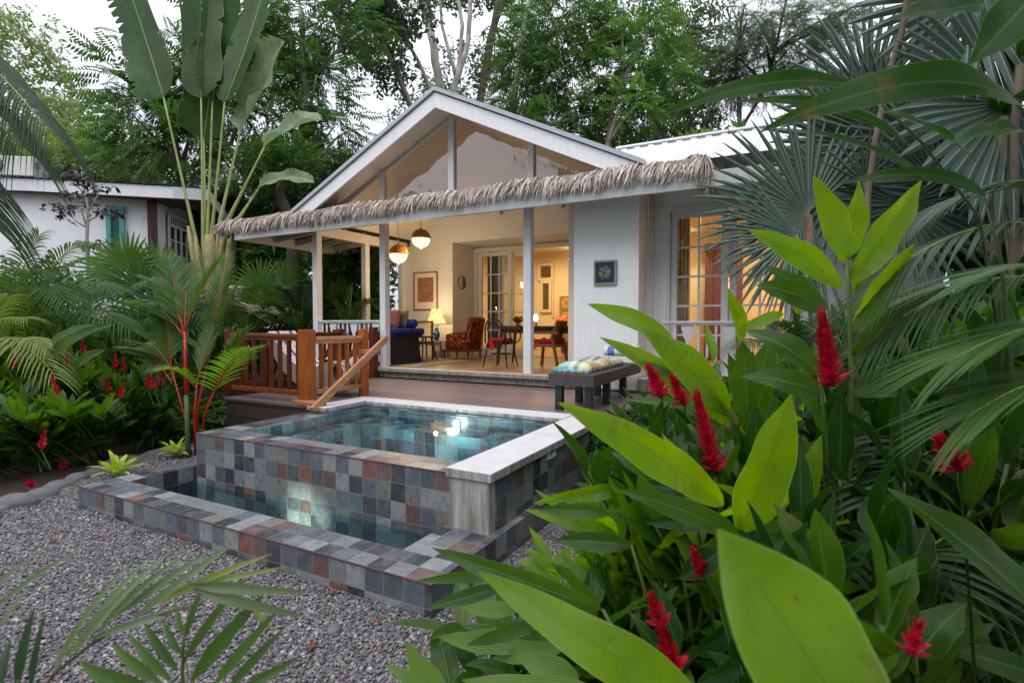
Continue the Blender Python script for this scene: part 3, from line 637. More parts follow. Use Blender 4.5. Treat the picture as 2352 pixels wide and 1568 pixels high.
# recessed downlights
def down(loc,lab):
    g=MB(); g.lathe([(.0,-.004),(.05,-.004)],loc,14); L=thing('downlight',lab,'downlight',loc); g.build('lens',M_emit('downlight_glow',(1,.85,.6,1),30),L); g=MB(); g.lathe([(.05,-.006),(.07,-.006),(.07,0)],loc,14); g.build('bezel',WHITE,L)
q=yb(1745,1052,14.6); down((q.x,14.6,q.z),'small round downlight glowing above the bed'); 
q=PY((1350+950*.3826)/1.0884,(450+397*.3826)/1.0884,11.9); down((q.x,11.9,q.z),'small round downlight glowing inside the right-hand room')
# curtains inside
def curtain(x0,x1,y,z0,z1,mat,lab,folds=7,dep=.05):
    m=MB(); n=folds*8; 
    for i in range(n+1):
        x=x0+(x1-x0)*i/n; yy=y+dep*math.sin(i/8*2*PI)+.01*math.sin(i*1.7); m.v += [V((x,yy,z0)),V((x,yy,z1))]
    for i in range(n): m.face((2*i,2*i+2,2*i+3,2*i+1))
    o=m.build('curtain',mat,None,True,origin=((x0+x1)/2,y,z0)); tag(o,lab,'curtain'); return o
CUR=M_plain('curtain_cloth',srgb(232,204,150),.9,.15); CURG=M_plain('grey_curtain',srgb(122,108,92),.9,.2)
curtain(-6.82,-6.42,YD+.32,ZF+.03,3.4,CURG,'grey-brown curtain gathered behind the left pane of the porch sliding door',5)
curtain(-1.62,-1.42,8.55,ZF+.03,3.3,CUR,'tan curtain gathered at the left side of the right-hand lit window',4)
# wooden doorway and lantern in the wing room
wd=thing('wooden_door','dark reddish wooden door standing inside the right-hand room','door',(-.6,12.2,ZF))
p=PY((1350+1080*.3826)/1.0884,(450+448*.3826)/1.0884,12.2); q=PY((1350+1290*.3826)/1.0884,(450+1000*.3826)/1.0884,12.2)
DW=M_wood('door_wood',srgb(76,36,18),srgb(120,66,38),.35,2)
mb=MB(); mb.box((p.x,12.18,ZF),(p.x+.15,12.3,p.z+.1)); mb.box((q.x-.05,12.18,ZF),(q.x+.08,12.3,p.z+.1)); mb.box((p.x+.15,12.18,p.z-.05),(q.x-.05,12.3,p.z+.1)); mb.build('door_frame',DW,wd)
mb=MB(); mb.box((p.x+.151,12.24,ZF),(q.x-.051,12.28,p.z-.05)); lf=mb.build('door_leaf',DW,wd)
mb=MB(); mb.box((p.x+.3,12.20,1.75),(p.x+.36,12.239,1.79)); mb.build('handle',IRON,lf)
mb=MB(); xm=(p.x+q.x)/2
lan=PY((1350+1236*.3826)/1.0884,(450+665*.3826)/1.0884,11.0)
ln=thing('red_lantern','small red glowing lantern hanging inside the right-hand room','lantern',tuple(lan))
mb=MB(); mb.lathe([(.0,-.13),(.055,-.13),(.055,.10),(0,.10)],lan,10); mb.build('lantern_glass',M_emit('lantern_glow',(1,.22,.12,1),4),ln)
mb=MB(); mb.lathe([(.07,.10),(.05,.13),(.012,.17),(.008,.30)],lan,10); mb.lathe([(.06,-.14),(.06,-.13)],lan,10); mb.build('lantern_cap',IRON,ln)
mb=MB(); mb.tube([(lan.x,lan.y,lan.z+.3),(lan.x,lan.y,3.54)],.004,5); mb.build('cord',IRON,ln)
light('lantern_light','POINT',(lan.x,lan.y-.1,lan.z),1,(1,.4,.2),.06)
# ================================================================ PORCH FURNITURE
def z2(a,b,y): return PY((900+a*.3188)/1.0884,(500+b*.3188)/1.0884,y)
# pendants
RIB=M_wood('lit_pendant_rattan',srgb(214,128,48),srgb(244,176,92),.5,2); GLOBE=M_emit('globe_glow',(1,.83,.56,1),1.25)  # rattan colour brightened as if lit through from inside
def pendant(c,r,ztop,lab):
    t=thing('pendant_lamp',lab,'pendant lamp',(c[0],c[1],c[2]),'globe pendant lamps over the porch seats')
    m=MB(); m.lathe([(r*math.cos(a),r*math.sin(a)) for a in [(-PI/2+.02)+i*(PI/2-.02)/8 for i in range(9)]],c,24); m.build('glass_bowl',GLOBE,t,True)
    m=MB(); n=30
    for k in range(n):
        a=2*PI*k/n; pts=[]
        for i in range(7):
            b=i/6*(PI/2-.25); pts.append((c[0]+r*1.01*math.cos(b)*math.cos(a),c[1]+r*1.01*math.cos(b)*math.sin(a),c[2]+r*1.01*math.sin(b)+.004))
        m.tube(pts,[.010,.0095,.009,.008,.006,.005,.004],5)
    m.build('slatted_shade',RIB,t,True)
    m=MB(); m.lathe([(r*.95,.0),(r*.93,.2*r),(r*.8,.55*r),(r*.5,.82*r),(0.02,.95*r)],c,24); m.build('shade_lining',M_plain('shade_lining_brown',srgb(160,90,36),.7,.2) if 'shade_lining_brown' not in bpy.data.materials else bpy.data.materials['shade_lining_brown'],t,True)
    m=MB(); m.lathe([(.028,r*1.0),(.03,r*1.08),(.008,r*1.16)],c,12); m.lathe([(.004,-r*1.10),(.014,-r*1.05),(.02,-r*.99)],c,10); m.build('finial',BRASS,t,True)
    m=MB(); z=c[2]+r*1.15; k=0
    while z<ztop:
        z2_=z+.045; d=V((.009,0,0)) if k%2 else V((0,.009,0)); cc=V((c[0],c[1],0)); 
        m.tube([cc+V((0,0,z))+d*.3,cc+d+V((0,0,z+.012)),cc+d+V((0,0,z2_-.012)),cc+V((0,0,z2_+.003))-d*.2,cc-d+V((0,0,z2_-.012)),cc-d+V((0,0,z+.012)),cc+V((0,0,z))],.0035,4); z=z2_-.006; k+=1
    m.build('chain',BRASS,t)
    m=MB(); m.lathe([(.05,ztop-.03),(.05,ztop),(.0,ztop)],(c[0],c[1],0),12); m.build('ceiling_rose',BRASS,t)
    light('pendant_light','POINT',(c[0],c[1],c[2]-r-.06),31,WARM,.12)
YP=8.7
p1=z2(478,303,YP); p2=z2(301,425,YP-.15)
r1=(z2(547,303,YP).x-z2(409,303,YP).x)*.5*.97
pendant(tuple(p1),.186,zc(p1.x)-.11,'globe pendant with slatted amber top, the higher one nearer the house wall'); pendant(tuple(p2),.186,zc(p2.x)-.11,'globe pendant with slatted amber top, the lower one beside the porch column')
# ceiling spots over the porch
for a,b,l in ((520,175,'small dark cone spotlight above the dining table, near the middle column'),(1610,60,'small dark cone spotlight high by the front white wall')):
    q=yb(a,b,10.2); s_=thing('wall_spotlight',l,'spotlight',tuple(q)); m=MB(); m.lathe([(.03,-.09),(.055,-.03),(.06,.03),(.0,.03)],q,12); m.build('spot_body',BRASS,s_,True); m=MB(); m.box((q.x-.03,q.y+.0,q.z+.03),(q.x+.03,q.y+.13,q.z+.06)); m.build('mount',CRM,s_)
# picture
a=z2(418,568,10.3); b=z2(607,862,10.3)
def framed(name,lab,x0,x1,z0,z1,y,fm,mats,mat_w,art,fw=.03,cat='picture'):
    t=thing(name,lab,cat,((x0+x1)/2,y,z0)); m=MB(); 
    m.box((x0,y-.035,z0),(x0+fw,y-.002,z1)); m.box((x1-fw,y-.035,z0),(x1,y-.002,z1)); m.box((x0+fw,y-.035,z1-fw),(x1-fw,y-.002,z1)); m.box((x0+fw,y-.035,z0),(x1-fw,y-.002,z0+fw)); m.build('frame',fm,t,bevel=.003)
    m=MB(); m.box((x0+fw,y-.018,z0+fw),(x1-fw,y-.004,z1-fw)); m.build('mount',mats,t); return t
t=NT('paper_art'); vr=t.n('ShaderNodeTexVoronoi',feature='DISTANCE_TO_EDGE'); t.l(t.scale(t.obj(),(1,1,2.0)),vr.inputs['Vector']); vr.inputs['Scale'].default_value=34
ART=t.done(t.pbsdf(t.ramp(t.m('ADD',t.m('MULTIPLY',vr.outputs['Distance'],2.2),t.m('MULTIPLY',t.noise(t.obj(),60,3),.5)),[(.25,srgb(58,26,16)),(.45,srgb(140,90,66)),(.7,srgb(196,150,120))]),.8,.2))
f=framed('framed_picture','tall framed picture with dense brown pattern, above and left of the blue table lamp',a.x,b.x,b.z,a.z,YW,M_wood('frame_wood',srgb(110,72,48),srgb(160,116,84),.5,2),M_plain('mount_white',srgb(226,214,196),.8,.05),None,ART)
c=z2(449,610,10.3); d=z2(574,798,10.3); mb=MB(); mb.box((c.x,YW-.0215,d.z),(d.x,YW-.0185,c.z)); mb.build('artwork',ART,f)
a=PY((1350+355*.3826)/1.0884,(450+530*.3826)/1.0884,7.65); b=PY((1350+503*.3826)/1.0884,(450+683*.3826)/1.0884,7.65)
f=framed('framed_relief','small square shadow box with a pale round relief on blue, on the white front wall',a.x,b.x,b.z,a.z,7.65,M_plain('sage_frame',srgb(140,146,110),.5,.1),M_plain('blue_mount',srgb(26,54,98),.7,.2),None,None,.03)
mb=MB(); cx,cz=(a.x+b.x)/2,(a.z+b.z)/2
rr=random.Random(4)
for k in range(46):
    an=2*PI*k/46*7; r_=.02+.068*(k/46); q=V((cx+math.cos(an)*r_,7.622,cz+math.sin(an)*r_)); mb.tube([q,q+V((rr.uniform(-.02,.02),-.012,rr.uniform(-.02,.02))),q+V((math.cos(an)*.022,-.004,math.sin(an)*.022))],[.008,.011,.006],5)
mb.build('relief',M_plain('relief_stone',srgb(172,166,140),.8,.3),f)
# oval mirror on the recess side wall
mi=thing('oval_mirror','small oval mirror in a thin wire frame on the recess side wall','mirror',(-7.0,10.71,2.53))
mb=MB(); ring=[V((-6.985,10.72+.145*math.cos(a),2.53+.155*math.sin(a))) for a in [2*PI*i/28 for i in range(29)]]; mb.tube(ring,.008,6,False); mb.tube([(-6.985,10.57,2.60),(-6.98,10.52,2.64)],.006,5); mb.build('wire_frame',M_plain('green_wire',srgb(70,90,60),.5,.1),mi)
mb=MB(); mb.poly([v+V((-.002,0,0)) for v in ring[:-1]]); mb.build('mirror_glass',M_plain('mirror',(.6,.6,.6,1),.08,.02,metal=1),mi)
mb=MB(); 
# rug
rug=MB(); rug.box((-7.9,7.75,ZF+.002),(-6.05,10.1,ZF+.014))
t=NT('rug_weave'); s=t.sep(t.pos()); w=t.m('SINE',t.m('MULTIPLY',t.m('ADD',s[0],t.m('ABSOLUTE',t.m('SUBTRACT',t.m('FRACT',t.m('MULTIPLY',s[1],4)),.5))),70)); rug.build('woven_rug',t.done(t.pbsdf(t.mix(t.m('MULTIPLY_ADD',w,.5,.5),srgb(120,106,90),srgb(178,164,142)),.95,.1)),None,origin=(-7,9,ZF),tg=('woven grey-beige rug under the sofa and nesting tables','rug'))
# sofa / daybed with blue cushions
so=thing('daybed','low daybed with dark base and royal blue seat cushion at the left of the porch','daybed',(-7.6,8.2,ZF))
mb=MB(); mb.extr([(-7.05,ZF+.015),(-6.60,ZF+.015),(-6.66,1.30),(-7.0,1.30)],7.86,8.62,'y'); mb.build('base_block',M_plain('woven_black',srgb(34,32,36),.85,.35,30,.4,90),so,bevel=.01)
mb=MB(); mb.box((-8.15,7.86,ZF+.015),(-7.9,8.7,1.30)); mb.build('base_block',M_plain('woven_black2',srgb(34,32,36),.85,.35,30,.4,90),so,bevel=.01)
mb=MB(); mb.box((-8.2,7.85,1.302),(-6.66,8.75,1.36)); mb.build('patterned_band',floral('band_print',srgb(70,20,40),srgb(40,36,80),srgb(120,60,60),14),so,bevel=.01)
mb=MB(); mb.box((-8.2,7.85,1.362),(-6.60,8.75,1.47)); mb.build('seat_cushion',BLUE,so,True,bevel=.035)
mb=MB(); mb.lathe([(0,-.26),(.075,-.255),(.09,-.22),(.09,.22),(.075,.255),(0,.26)],(0,0,0),18); Mx=Matrix.Translation((-6.86,8.45,1.56))@Matrix.Rotation(PI/2,4,'Y')@Matrix.Rotation(0,4,'Z'); mb.v=[Mx@v for v in mb.v]; mb.build('bolster',BLUE,None,True,origin=(-6.86,8.45,1.56),tg=('royal blue bolster lying on the blue daybed','bolster'))
a=z2(262,1010,8.2); pillow('cushion',(a.x+.02,8.15,1.66),.36,.36,.13,M_plain('pink_linen',srgb(150,92,88),.9,.1),'dusty pink cushion propped on the blue daybed','cushion',tilt=1.3)
a=z2(305,1005,8.3); pillow('cushion',(a.x,8.35,1.66),.36,.36,.13,M_plain('taupe_linen',srgb(128,112,98),.9,.1),'taupe cushion propped on the blue daybed behind the pink one','cushion',tilt=1.3)
# cane frame chair behind the daybed
cf=thing('wooden_armchair','wooden-framed armchair mostly hidden behind the blue daybed','armchair',(-6.9,9.0,ZF))
for x,y in ((-7.45,8.9),(-6.93,8.9),(-7.45,9.45),(-6.93,9.45)):
    mb=MB(); mb.tube([(x,y,ZF+.016),(x,y,1.62 if y>9 else 1.25)],[.018,.020],8); mb.build('leg',OAK,cf)
mb=MB(); mb.box((-7.48,8.88,1.13),(-6.90,9.47,1.18)); mb.build('seat',OAK,cf,bevel=.01)
mb=MB(); mb.box((-7.47,9.44,1.57),(-6.91,9.47,1.62)); mb.box((-7.44,9.45,1.22),(-7.40,9.465,1.57)); mb.box((-6.98,9.45,1.22),(-6.94,9.465,1.57)); mb.build('backrest',OAK,cf,bevel=.01)
# nesting tables
def round_leg_table(name,lab,c,rx,ry,zt,legs,mat,cat='side table',legr=.016,group=None):
    t=thing(name,lab,cat,(c[0],c[1],ZF),group); m=MB(); m.lathe([(0,zt-.03),(1,zt-.03),(1.02,zt-.015),(1,zt),(0,zt)],(0,0,0),24); m.v=[V((c[0]+v.x*rx,c[1]+v.y*ry,v.z)) for v in m.v]; m.build('table_top',mat,t)
    for dx,dy in legs:
        m=MB(); m.tube([(c[0]+dx*rx*.55,c[1]+dy*ry*.55,zt-.03),(c[0]+dx*rx*1.0,c[1]+dy*ry*1.0,ZF+.016)],[legr*1.2,legr*.7],8); m.build('leg',mat,t)
L4=((-.8,-.7),(.8,-.7),(-.7,.8),(.8,.7))
n1=z2(500,1105,9.1); n2=z2(440,1145,8.9)
round_leg_table('nesting_table','taller walnut nesting table on splayed legs beside the daybed',(n1.x,9.1),.27,.25,1.30,L4,WALNUT)
round_leg_table('nesting_table','lower walnut nesting table tucked under the taller one',(n2.x,8.75),.19,.2,1.13,L4,WALNUT)
mb=MB(); mb.lathe([(.03,0),(.07,.03),(.095,.07),(.085,.068),(.06,.03),(0,.012)],(n1.x-.05,9.05,1.302),16); mb.build('bowl',M_plain('grey_ceramic',srgb(120,112,104),.5,.15),None,True,origin=(n1.x-.05,9.05,1.302),tg=('grey ceramic bowl on the taller nesting table','bowl'))
mb=MB(); mb.lathe([(.02,0),(.05,.02),(.06,.05),(.052,.048),(0,.01)],(n2.x,8.72,1.131),14); mb.build('bowl',M_plain('shell_white',srgb(190,180,168),.5,.1),None,True,origin=(n2.x,8.72,1.131),tg=('small white shell dish on the lower nesting table','bowl'))
# lamp table and lamp
lt=thing('lamp_table','small pale carved side table under the blue lamp','side table',(-7.22,10.0,ZF)); PALE=M_plain('limed_wood',srgb(150,136,112),.7,.2)
mb=MB(); mb.box((-7.44,9.84,1.135),(-7.0,10.2,1.16)); mb.build('table_top',PALE,lt,bevel=.006)
for x in (-7.41,-7.22,-7.03):
    for y in (9.87,10.17):
        mb=MB(); mb.box((x-.014,y-.014,ZF+.002),(x+.014,y+.014,1.134)); mb.build('leg',PALE,lt)
mb=MB(); mb.box((-7.42,9.855,1.06),(-7.02,9.87,1.133)); mb.build('apron',PALE,lt); 
lm=thing('table_lamp','blue ceramic table lamp with a glowing printed bell shade','table lamp',(-7.22,10.0,1.16))
mb=MB(); mb.lathe([(0,0),(.075,0),(.08,.012),(.05,.02),(.045,.03),(.07,.08),(.082,.15),(.07,.20),(.042,.24),(.038,.28),(.05,.30),(.03,.315),(0,.315)],(-7.22,10.0,1.16),24); mb.build('lamp_base',M_plain('blue_glaze',srgb(40,92,130),.25,.15,spec=.6),lm,True)
mb=MB(); mb.lathe([(.012,.31),(.02,.34),(.01,.37),(.01,.44)],(-7.22,10,1.16),10); mb.build('lamp_neck',BRASS,lm,True)
t=NT('lamp_shade_print'); n=t.noise(t.obj(),16,4,.7); c=t.ramp(n,[(.36,srgb(90,60,30)),(.44,srgb(240,190,110)),(.55,srgb(255,222,150)),(.66,srgb(120,90,50))]); e=t.n('ShaderNodeEmission'); t.l(c,e.inputs[0]); e.inputs[1].default_value=1.5
SH=t.done(e)
mb=MB(); 
for i,(r_,z_) in enumerate([(.215,.405),(.17,.53),(.115,.73)]): pass
prof=[(.225,.40),(.20,.45),(.172,.53),(.145,.61),(.12,.69),(.112,.735)]; mb.lathe(prof,(-7.22,10,1.16),30); mb.build('lamp_shade',SH,lm,True)
light('table_lamp_light','POINT',(-7.22,9.93,1.62),7,WARM,.06); light('table_lamp_light','POINT',(-7.22,9.95,1.98),5,WARM,.05)
# switch plates
mb=MB(); q=z2(655,845,10.3); 
for dx in (0,.10,.19): mb.box((q.x+dx-.03,YW-.008,q.z-.05),(q.x+dx+.03,YW-.001,q.z+.05))
mb.build('switch_plates',M_plain('switch_white',srgb(214,204,190),.5,.03),H)
mb=MB(); mb.box((-8.2,YW-.015,ZF+.001),(-7.02,YW-.001,ZF+.16)); mb.build('skirting',CREAM,H)
# armchair (red patterned)
UP=floral('armchair_print',srgb(88,26,18),srgb(124,52,32),srgb(160,112,76),10)
ac=thing('upholstered_armchair','low armchair in worn red floral fabric on dark wooden legs','armchair',(-6.45,9.9,ZF))
ax0,ax1,ay0,ay1=-6.84,-6.14,9.66,10.24
mb=MB(); mb.box((ax0,ay0+.09,1.03),(ax1-.14,ay1-.09,1.17)); mb.build('seat_cushion',UP,ac,True,bevel=.04)
for y0 in (ay0,ay1-.085):
    mb=MB(); mb.extr([(ax0+.10,1.0),(ax1-.04,1.0),(ax1-.06,1.40),(ax0+.28,1.36),(ax0+.10,1.32)],y0,y0+.085,'y'); mb.build('arm',UP,ac,True,bevel=.025,fixn=True)
mb=MB(); mb.extr([(ax1-.16,1.0),(ax1-.02,1.0),(ax1+.10,1.66),(ax1+.03,1.71),(ax1-.04,1.68)],ay0+.02,ay1-.02,'y'); mb.build('backrest',UP,ac,True,bevel=.03,fixn=True)
mb=MB(); mb.box((ax0,ay0+.0,.95),(ax1,ay1,1.0)); mb.build('frame',WALNUT,ac,bevel=.01)
for x in (ax0+.04,ax1-.04):
    for y in (ay0+.04,ay1-.04):
        mb=MB(); mb.tube([(x,y,ZF+.002),(x,y,.96)],[.014,.026],8); mb.build('leg',WALNUT,ac)
# dining table
dt=thing('dining_table','long walnut dining table set across the open doorway','table',(-4.4,9.6,ZF))
mb=MB(); mb.box((-5.12,8.92,1.475),(-3.32,9.72,1.52)); mb.build('table_top',WALNUT,dt,bevel=.006)
mb=MB(); mb.box((-5.0,9.02,1.38),(-3.42,9.04,1.474)); mb.build('apron',WALNUT,dt)
for x,y,dx in ((-4.98,9.02,-.08),(-4.98,9.62,-.08),(-3.46,9.02,.08),(-3.46,9.62,.08)):
    mb=MB(); mb.tube([(x,y,1.47),(x+dx,y,ZF+.003)],[.032,.02],10); mb.build('leg',WALNUT,dt)
q=z2(1240,940,9.3); mb=MB(); mb.lathe([(.05,0),(.055,.02),(.03,.03),(.09,.09),(.13,.16),(.12,.16),(.07,.08),(0,.05)],(q.x,9.3,1.52),18); mb.build('fruit_bowl',WALNUT,None,True,origin=(q.x,9.3,1.52),tg=('footed wooden fruit bowl on the dining table','bowl'))
for i,(dx,dy,cc) in enumerate(((-.04,0,srgb(80,100,30)),(.05,.02,srgb(110,90,30)),(.0,-.05,srgb(60,84,28)))):
    mb=MB(); r_=.045; mb.lathe([(r_*math.sin(a),-r_*math.cos(a)) for a in [i_*PI/8 for i_ in range(9)]],(q.x+dx,9.3+dy,1.66),12); mb.build('fruit',M_plain('fruit%d'%i,cc,.4,.3),None,True,origin=(q.x+dx,9.3+dy,1.66),tg=(('round green fruit at the left of the wooden bowl','round brownish fruit at the right of the wooden bowl','round dark green fruit in the middle of the wooden bowl')[i],'fruit'))
q=z2(1377,930,9.35); ol=thing('oil_lamp','small lit oil lamp with frosted globe on the dining table','lamp',(q.x,9.35,1.52))
mb=MB(); mb.lathe([(.04,0),(.045,.01),(.012,.03),(.03,.05),(.032,.07),(.02,.085)],(q.x,9.35,1.52),14); mb.build('lamp_foot',BRASS,ol,True)
mb=MB(); mb.lathe([(.022,.085),(.05,.12),(.052,.155),(.03,.19),(.02,.22)],(q.x,9.35,1.52),16); mb.build('lamp_globe',M_emit('oil_lamp_glow',(1,.92,.72,1),7),ol,True)
light('oil_lamp_light','POINT',(q.x,9.2,1.68),1.5,WARM,.05)
# bentwood chair
bc=thing('bentwood_chair','black bentwood armchair with a looped back and red seat pad','chair',(-4.75,8.45,ZF))
cx,cy,sz=-4.74,8.55,1.21
def loop(m,pts,r,closed=False,n=7): 
    m.tube(pts+([pts[0]] if closed else []),r,n,not closed)
BW=M_plain('black_bentwood',(.012,.010,.010,1),.3,.2,spec=.5)
for dx,dy in ((-.19,-.17),(.19,-.17),(-.17,.19),(.17,.19)):
    mb=MB(); mb.tube([(cx+dx,cy+dy,sz),(cx+dx*1.08,cy+dy*1.08,1.0),(cx+dx*1.32,cy+dy*1.3,ZF+.003)],[.018,.016,.012],8); mb.build('leg',BW,bc,True)
mb=MB(); mb.lathe([(0,sz-.02),(.215,sz-.02),(.225,sz),(.215,sz+.015),(0,sz+.015)],(cx,cy,0),24); mb.build('seat',BW,bc)
mb=MB(); mb.lathe([(.185,1.0),(.195,1.01),(.185,1.02)],(cx,cy,0),24); mb.build('leg_ring',BW,bc,True)
mb=MB(); mb.lathe([(0,sz+.018),(.20,sz+.018),(.225,sz+.05),(.205,sz+.085),(0,sz+.09)],(cx,cy,0),24); mb.build('seat_pad',RED,bc,True)
for sx in (-1,):
    mb=MB(); mb.poly([(cx-.12,cy-.215,sz+.04),(cx-.02,cy-.225,sz+.04),(cx-.0,cy-.24,sz-.10),(cx-.10,cy-.24,sz-.12)]); mb.build('pad_tie',RED,bc)
yb0=cy-.20  # chair back is nearest the camera
def arch(x0,x1,z0,zt,y,lean=-.06,n=18):
    return [V((x0+(x1-x0)*(.5-.5*math.cos(PI*i/n)),y+lean*math.sin(PI*i/n),z0+(zt-z0)*math.sin(PI*i/n)**.6)) for i in range(n+1)]
mb=MB(); loop(mb,arch(cx-.21,cx+.19,sz,1.66,yb0,-.07),.015); mb.build('back_loop',BW,bc,True)
mb=MB()
for (ux,uz,rx,rz_) in ((-.06,1.48,.06,.10),(.05,1.48,.06,.10),(-.005,1.33,.055,.09),(-.005,1.56,.05,.05)):
    loop(mb,[V((cx-.01+ux+rx*math.cos(a),yb0-.06,uz+rz_*math.sin(a))) for a in [2*PI*i/16 for i in range(16)]],.009,True,6)
mb.build('back_scrolls',BW,bc,True)
mb=MB(); loop(mb,[V((cx+.30+.02*math.cos(a),cy+.0+.17*math.cos(a),sz+.14+.13*math.sin(a))) for a in [2*PI*i/20 for i in range(20)]],.013,True); loop(mb,[V((cx+.26+.10*math.cos(a),cy-.1,sz+.14+.13*math.sin(a))) for a in [2*PI*i/20 for i in range(20)]],.013,True); mb.build('arm_loop',BW,bc,True)
# cane-back wooden chair
kc=thing('cane_chair','oak chair with cane back and red seat pad at the table\'s right end','chair',(-4.3,9.3,ZF))
CANE=M_plain('cane_weave',srgb(150,104,58),.7,.35,90)
kx,ky=-3.96,8.95
for x,y,dx in ((kx-.20,ky-.24,-.05),(kx-.20,ky+.24,-.05),(kx+.18,ky-.24,.10),(kx+.18,ky+.24,.10)):
    mb=MB(); mb.bar((x,y,1.30),(x+dx,y,ZF+.003),.045,.05); mb.build('leg',OAK,kc,bevel=.006)
mb=MB(); mb.box((kx-.24,ky-.25,1.14),(kx+.24,ky+.25,1.20)); mb.build('seat',OAK,kc,bevel=.008)
mb=MB(); mb.box((kx-.22,ky-.22,1.202),(kx+.20,ky+.22,1.28)); mb.build('seat_pad',RED,kc,True,bevel=.03)
mb=MB(); mb.poly([(kx-.18,ky-.225,1.26),(kx-.05,ky-.225,1.26),(kx-.16,ky-.26,1.10),(kx-.25,ky-.24,1.02)]); mb.build('pad_tie',RED,kc)
for y in (ky-.25,ky+.21): mb=MB(); mb.box((kx-.24,y,1.375),(kx+.28,y+.04,1.42)); mb.build('arm',OAK,kc,bevel=.006)
mb=MB()
for y in (ky-.22,ky+.22): mb.bar((kx+.14,y,1.29),(kx+.26,y,1.60),.03,.035)
mb.bar((kx+.26,ky-.235,1.60),(kx+.26,ky+.235,1.60),.03,.03); mb.bar((kx+.14,ky-.235,1.29),(kx+.14,ky+.235,1.29),.03,.03); mb.build('back_frame',OAK,kc)
mb=MB(); mb.poly([(kx+.145,ky-.21,1.30),(kx+.145,ky+.21,1.30),(kx+.255,ky+.21,1.59),(kx+.255,ky-.21,1.59)]); mb.build('cane_panel',CANE,kc)
# ================================================================ DECK FURNITURE
be=thing('deck_bench','dark timber bench on square legs against the front white wall','bench',(-2.17,6.5,.588))
mb=MB(); mb.box((-2.44,5.50,.875),(-1.90,7.50,1.01)); mb.build('seat',BENCHW,be,bevel=.006)
for x in (-2.35,-2.0):
    for y in (5.62,6.25,6.95): mb=MB(); mb.box((x-.04,y-.04,.59),(x+.04,y+.04,.874)); mb.build('leg',BLACKW,be)
def plaid(name):
    t=NT(name); s=t.sep(t.uv()); 
    def st(c,w,ph): 
        f=t.m('FLOOR',t.m('DIVIDE',t.m('ADD',c,ph),w)); n=t.n('ShaderNodeTexWhiteNoise',noise_dimensions='1D'); t.l(f,n.inputs['W']); return n.outputs[0]
    pal=[(0,srgb(210,196,110)),(.15,srgb(70,150,170)),(.3,srgb(200,206,214)),(.45,srgb(206,92,50)),(.6,srgb(64,70,110)),(.74,srgb(74,124,70)),(.88,srgb(220,176,60))]
    c1=t.ramp(st(s[0],.062,3.1),pal,'CONSTANT'); c2=t.ramp(st(s[1],.062,7.7),pal,'CONSTANT'); return t.done(t.pbsdf(t.mix(.08,t.mix(.5,c1,c2),srgb(196,186,150)),.85,.2,t.bump(t.noise(t.obj(),250,2),.2,.002)))
PL=plaid('plaid_fabric')
a=MB(); n=18; X0,X1,Y0,Y1=-2.41,-2.0,5.57,7.0
def cz_(u,v):
    e=(max(0,1-abs(u)**5)*max(0,1-abs(v)**7))**.5; return e*(.085+.022*math.sin(v*7.5)+.012*math.cos(u*3))
for sg_ in (1,-1):
    b_=len(a.v)
    for j in range(25):
        for i in range(n+1):
            u=-1+2*i/n; v=-1+2*j/24; w_=1+.025*math.sin(v*11)*abs(u)**4
            a.v.append(V(((X0+X1)/2+(X1-X0)/2*u*w_,(Y0+Y1)/2+(Y1-Y0)/2*v,1.04+(cz_(u,v)*.85+.012 if sg_>0 else -.033+.0*u))))
    for j in range(24):
        for i in range(n):
            q=b_+j*(n+1)+i; qq=(q,q+1,q+n+2,q+n+1); uvq=[(((i+x)/n)*.44,((j+y)/24)*1.5) for x,y in ((0,0),(1,0),(1,1),(0,1))]
            a.face(qq if sg_>0 else qq[::-1],uvq if sg_>0 else uvq[::-1])
nn=(n+1)*25
ed=[i for i in range(n+1)]+[j*(n+1)+n for j in range(1,25)]+[24*(n+1)+i for i in range(n-1,-1,-1)]+[j*(n+1) for j in range(23,0,-1)]
for k in range(len(ed)): e0,e1=ed[k],ed[(k+1)%len(ed)]; L=k*.06; a.face((e0,nn+e0,nn+e1,e1),[(L,0),(L,.06),(L+.06,.06),(L+.06,0)])
cu=a.build('bench_cushion',PL,None,True,origin=(-2.2,6.3,1.011)); tag(cu,'long plump cushion in bright multicoloured plaid on the dark bench','cushion')
def towel(c,lab,r=.065,L=.42,ang=0):
    t=NT('towel_stripe_'+str(len(bpy.data.materials))); s=t.sep(t.obj()); fr=t.m('ABSOLUTE',s[0]); 
    st=t.m('MULTIPLY',t.m('GREATER_THAN',s[0],-.15),t.m('LESS_THAN',s[0],-.055)); m_=t.done(t.pbsdf(t.mix(st,srgb(206,208,222),srgb(110,112,172)),.95,.1,t.bump(t.noise(t.obj(),150,2),.4,.004)))
    o=thing('rolled_towel',lab,'towel',c,local=True,rz=ang); q=MB(); q.lathe([(0,-L/2),(r*.6,-L/2),(r,-L/2+.01),(r*1.04,0),(r,L/2-.01),(r*.6,L/2),(0,L/2)],(0,0,0),20); Mx=Matrix.Rotation(PI/2,4,'Y'); q.v=[Mx@v for v in q.v]; q.build('towel_roll',m_,o,True)
    q=MB(); rr=random.Random(3)
    for k in range(26):
        a_=rr.uniform(-2.4,.5); x=L/2-rr.uniform(0,.10); p=V((x,-math.cos(a_)*r*1.02,-math.sin(a_)*r*1.02)); q.tube([p,p+V((rr.uniform(-.02,.03),-.012,rr.uniform(-.035,.01))),p+V((rr.uniform(-.03,.04),-.008,-.05))],.0028,4)
    q.build('tassels',M_plain('tassel_grey',srgb(90,88,96),.9,.3) if 'tassel_grey' not in bpy.data.materials else bpy.data.materials['tassel_grey'],o)
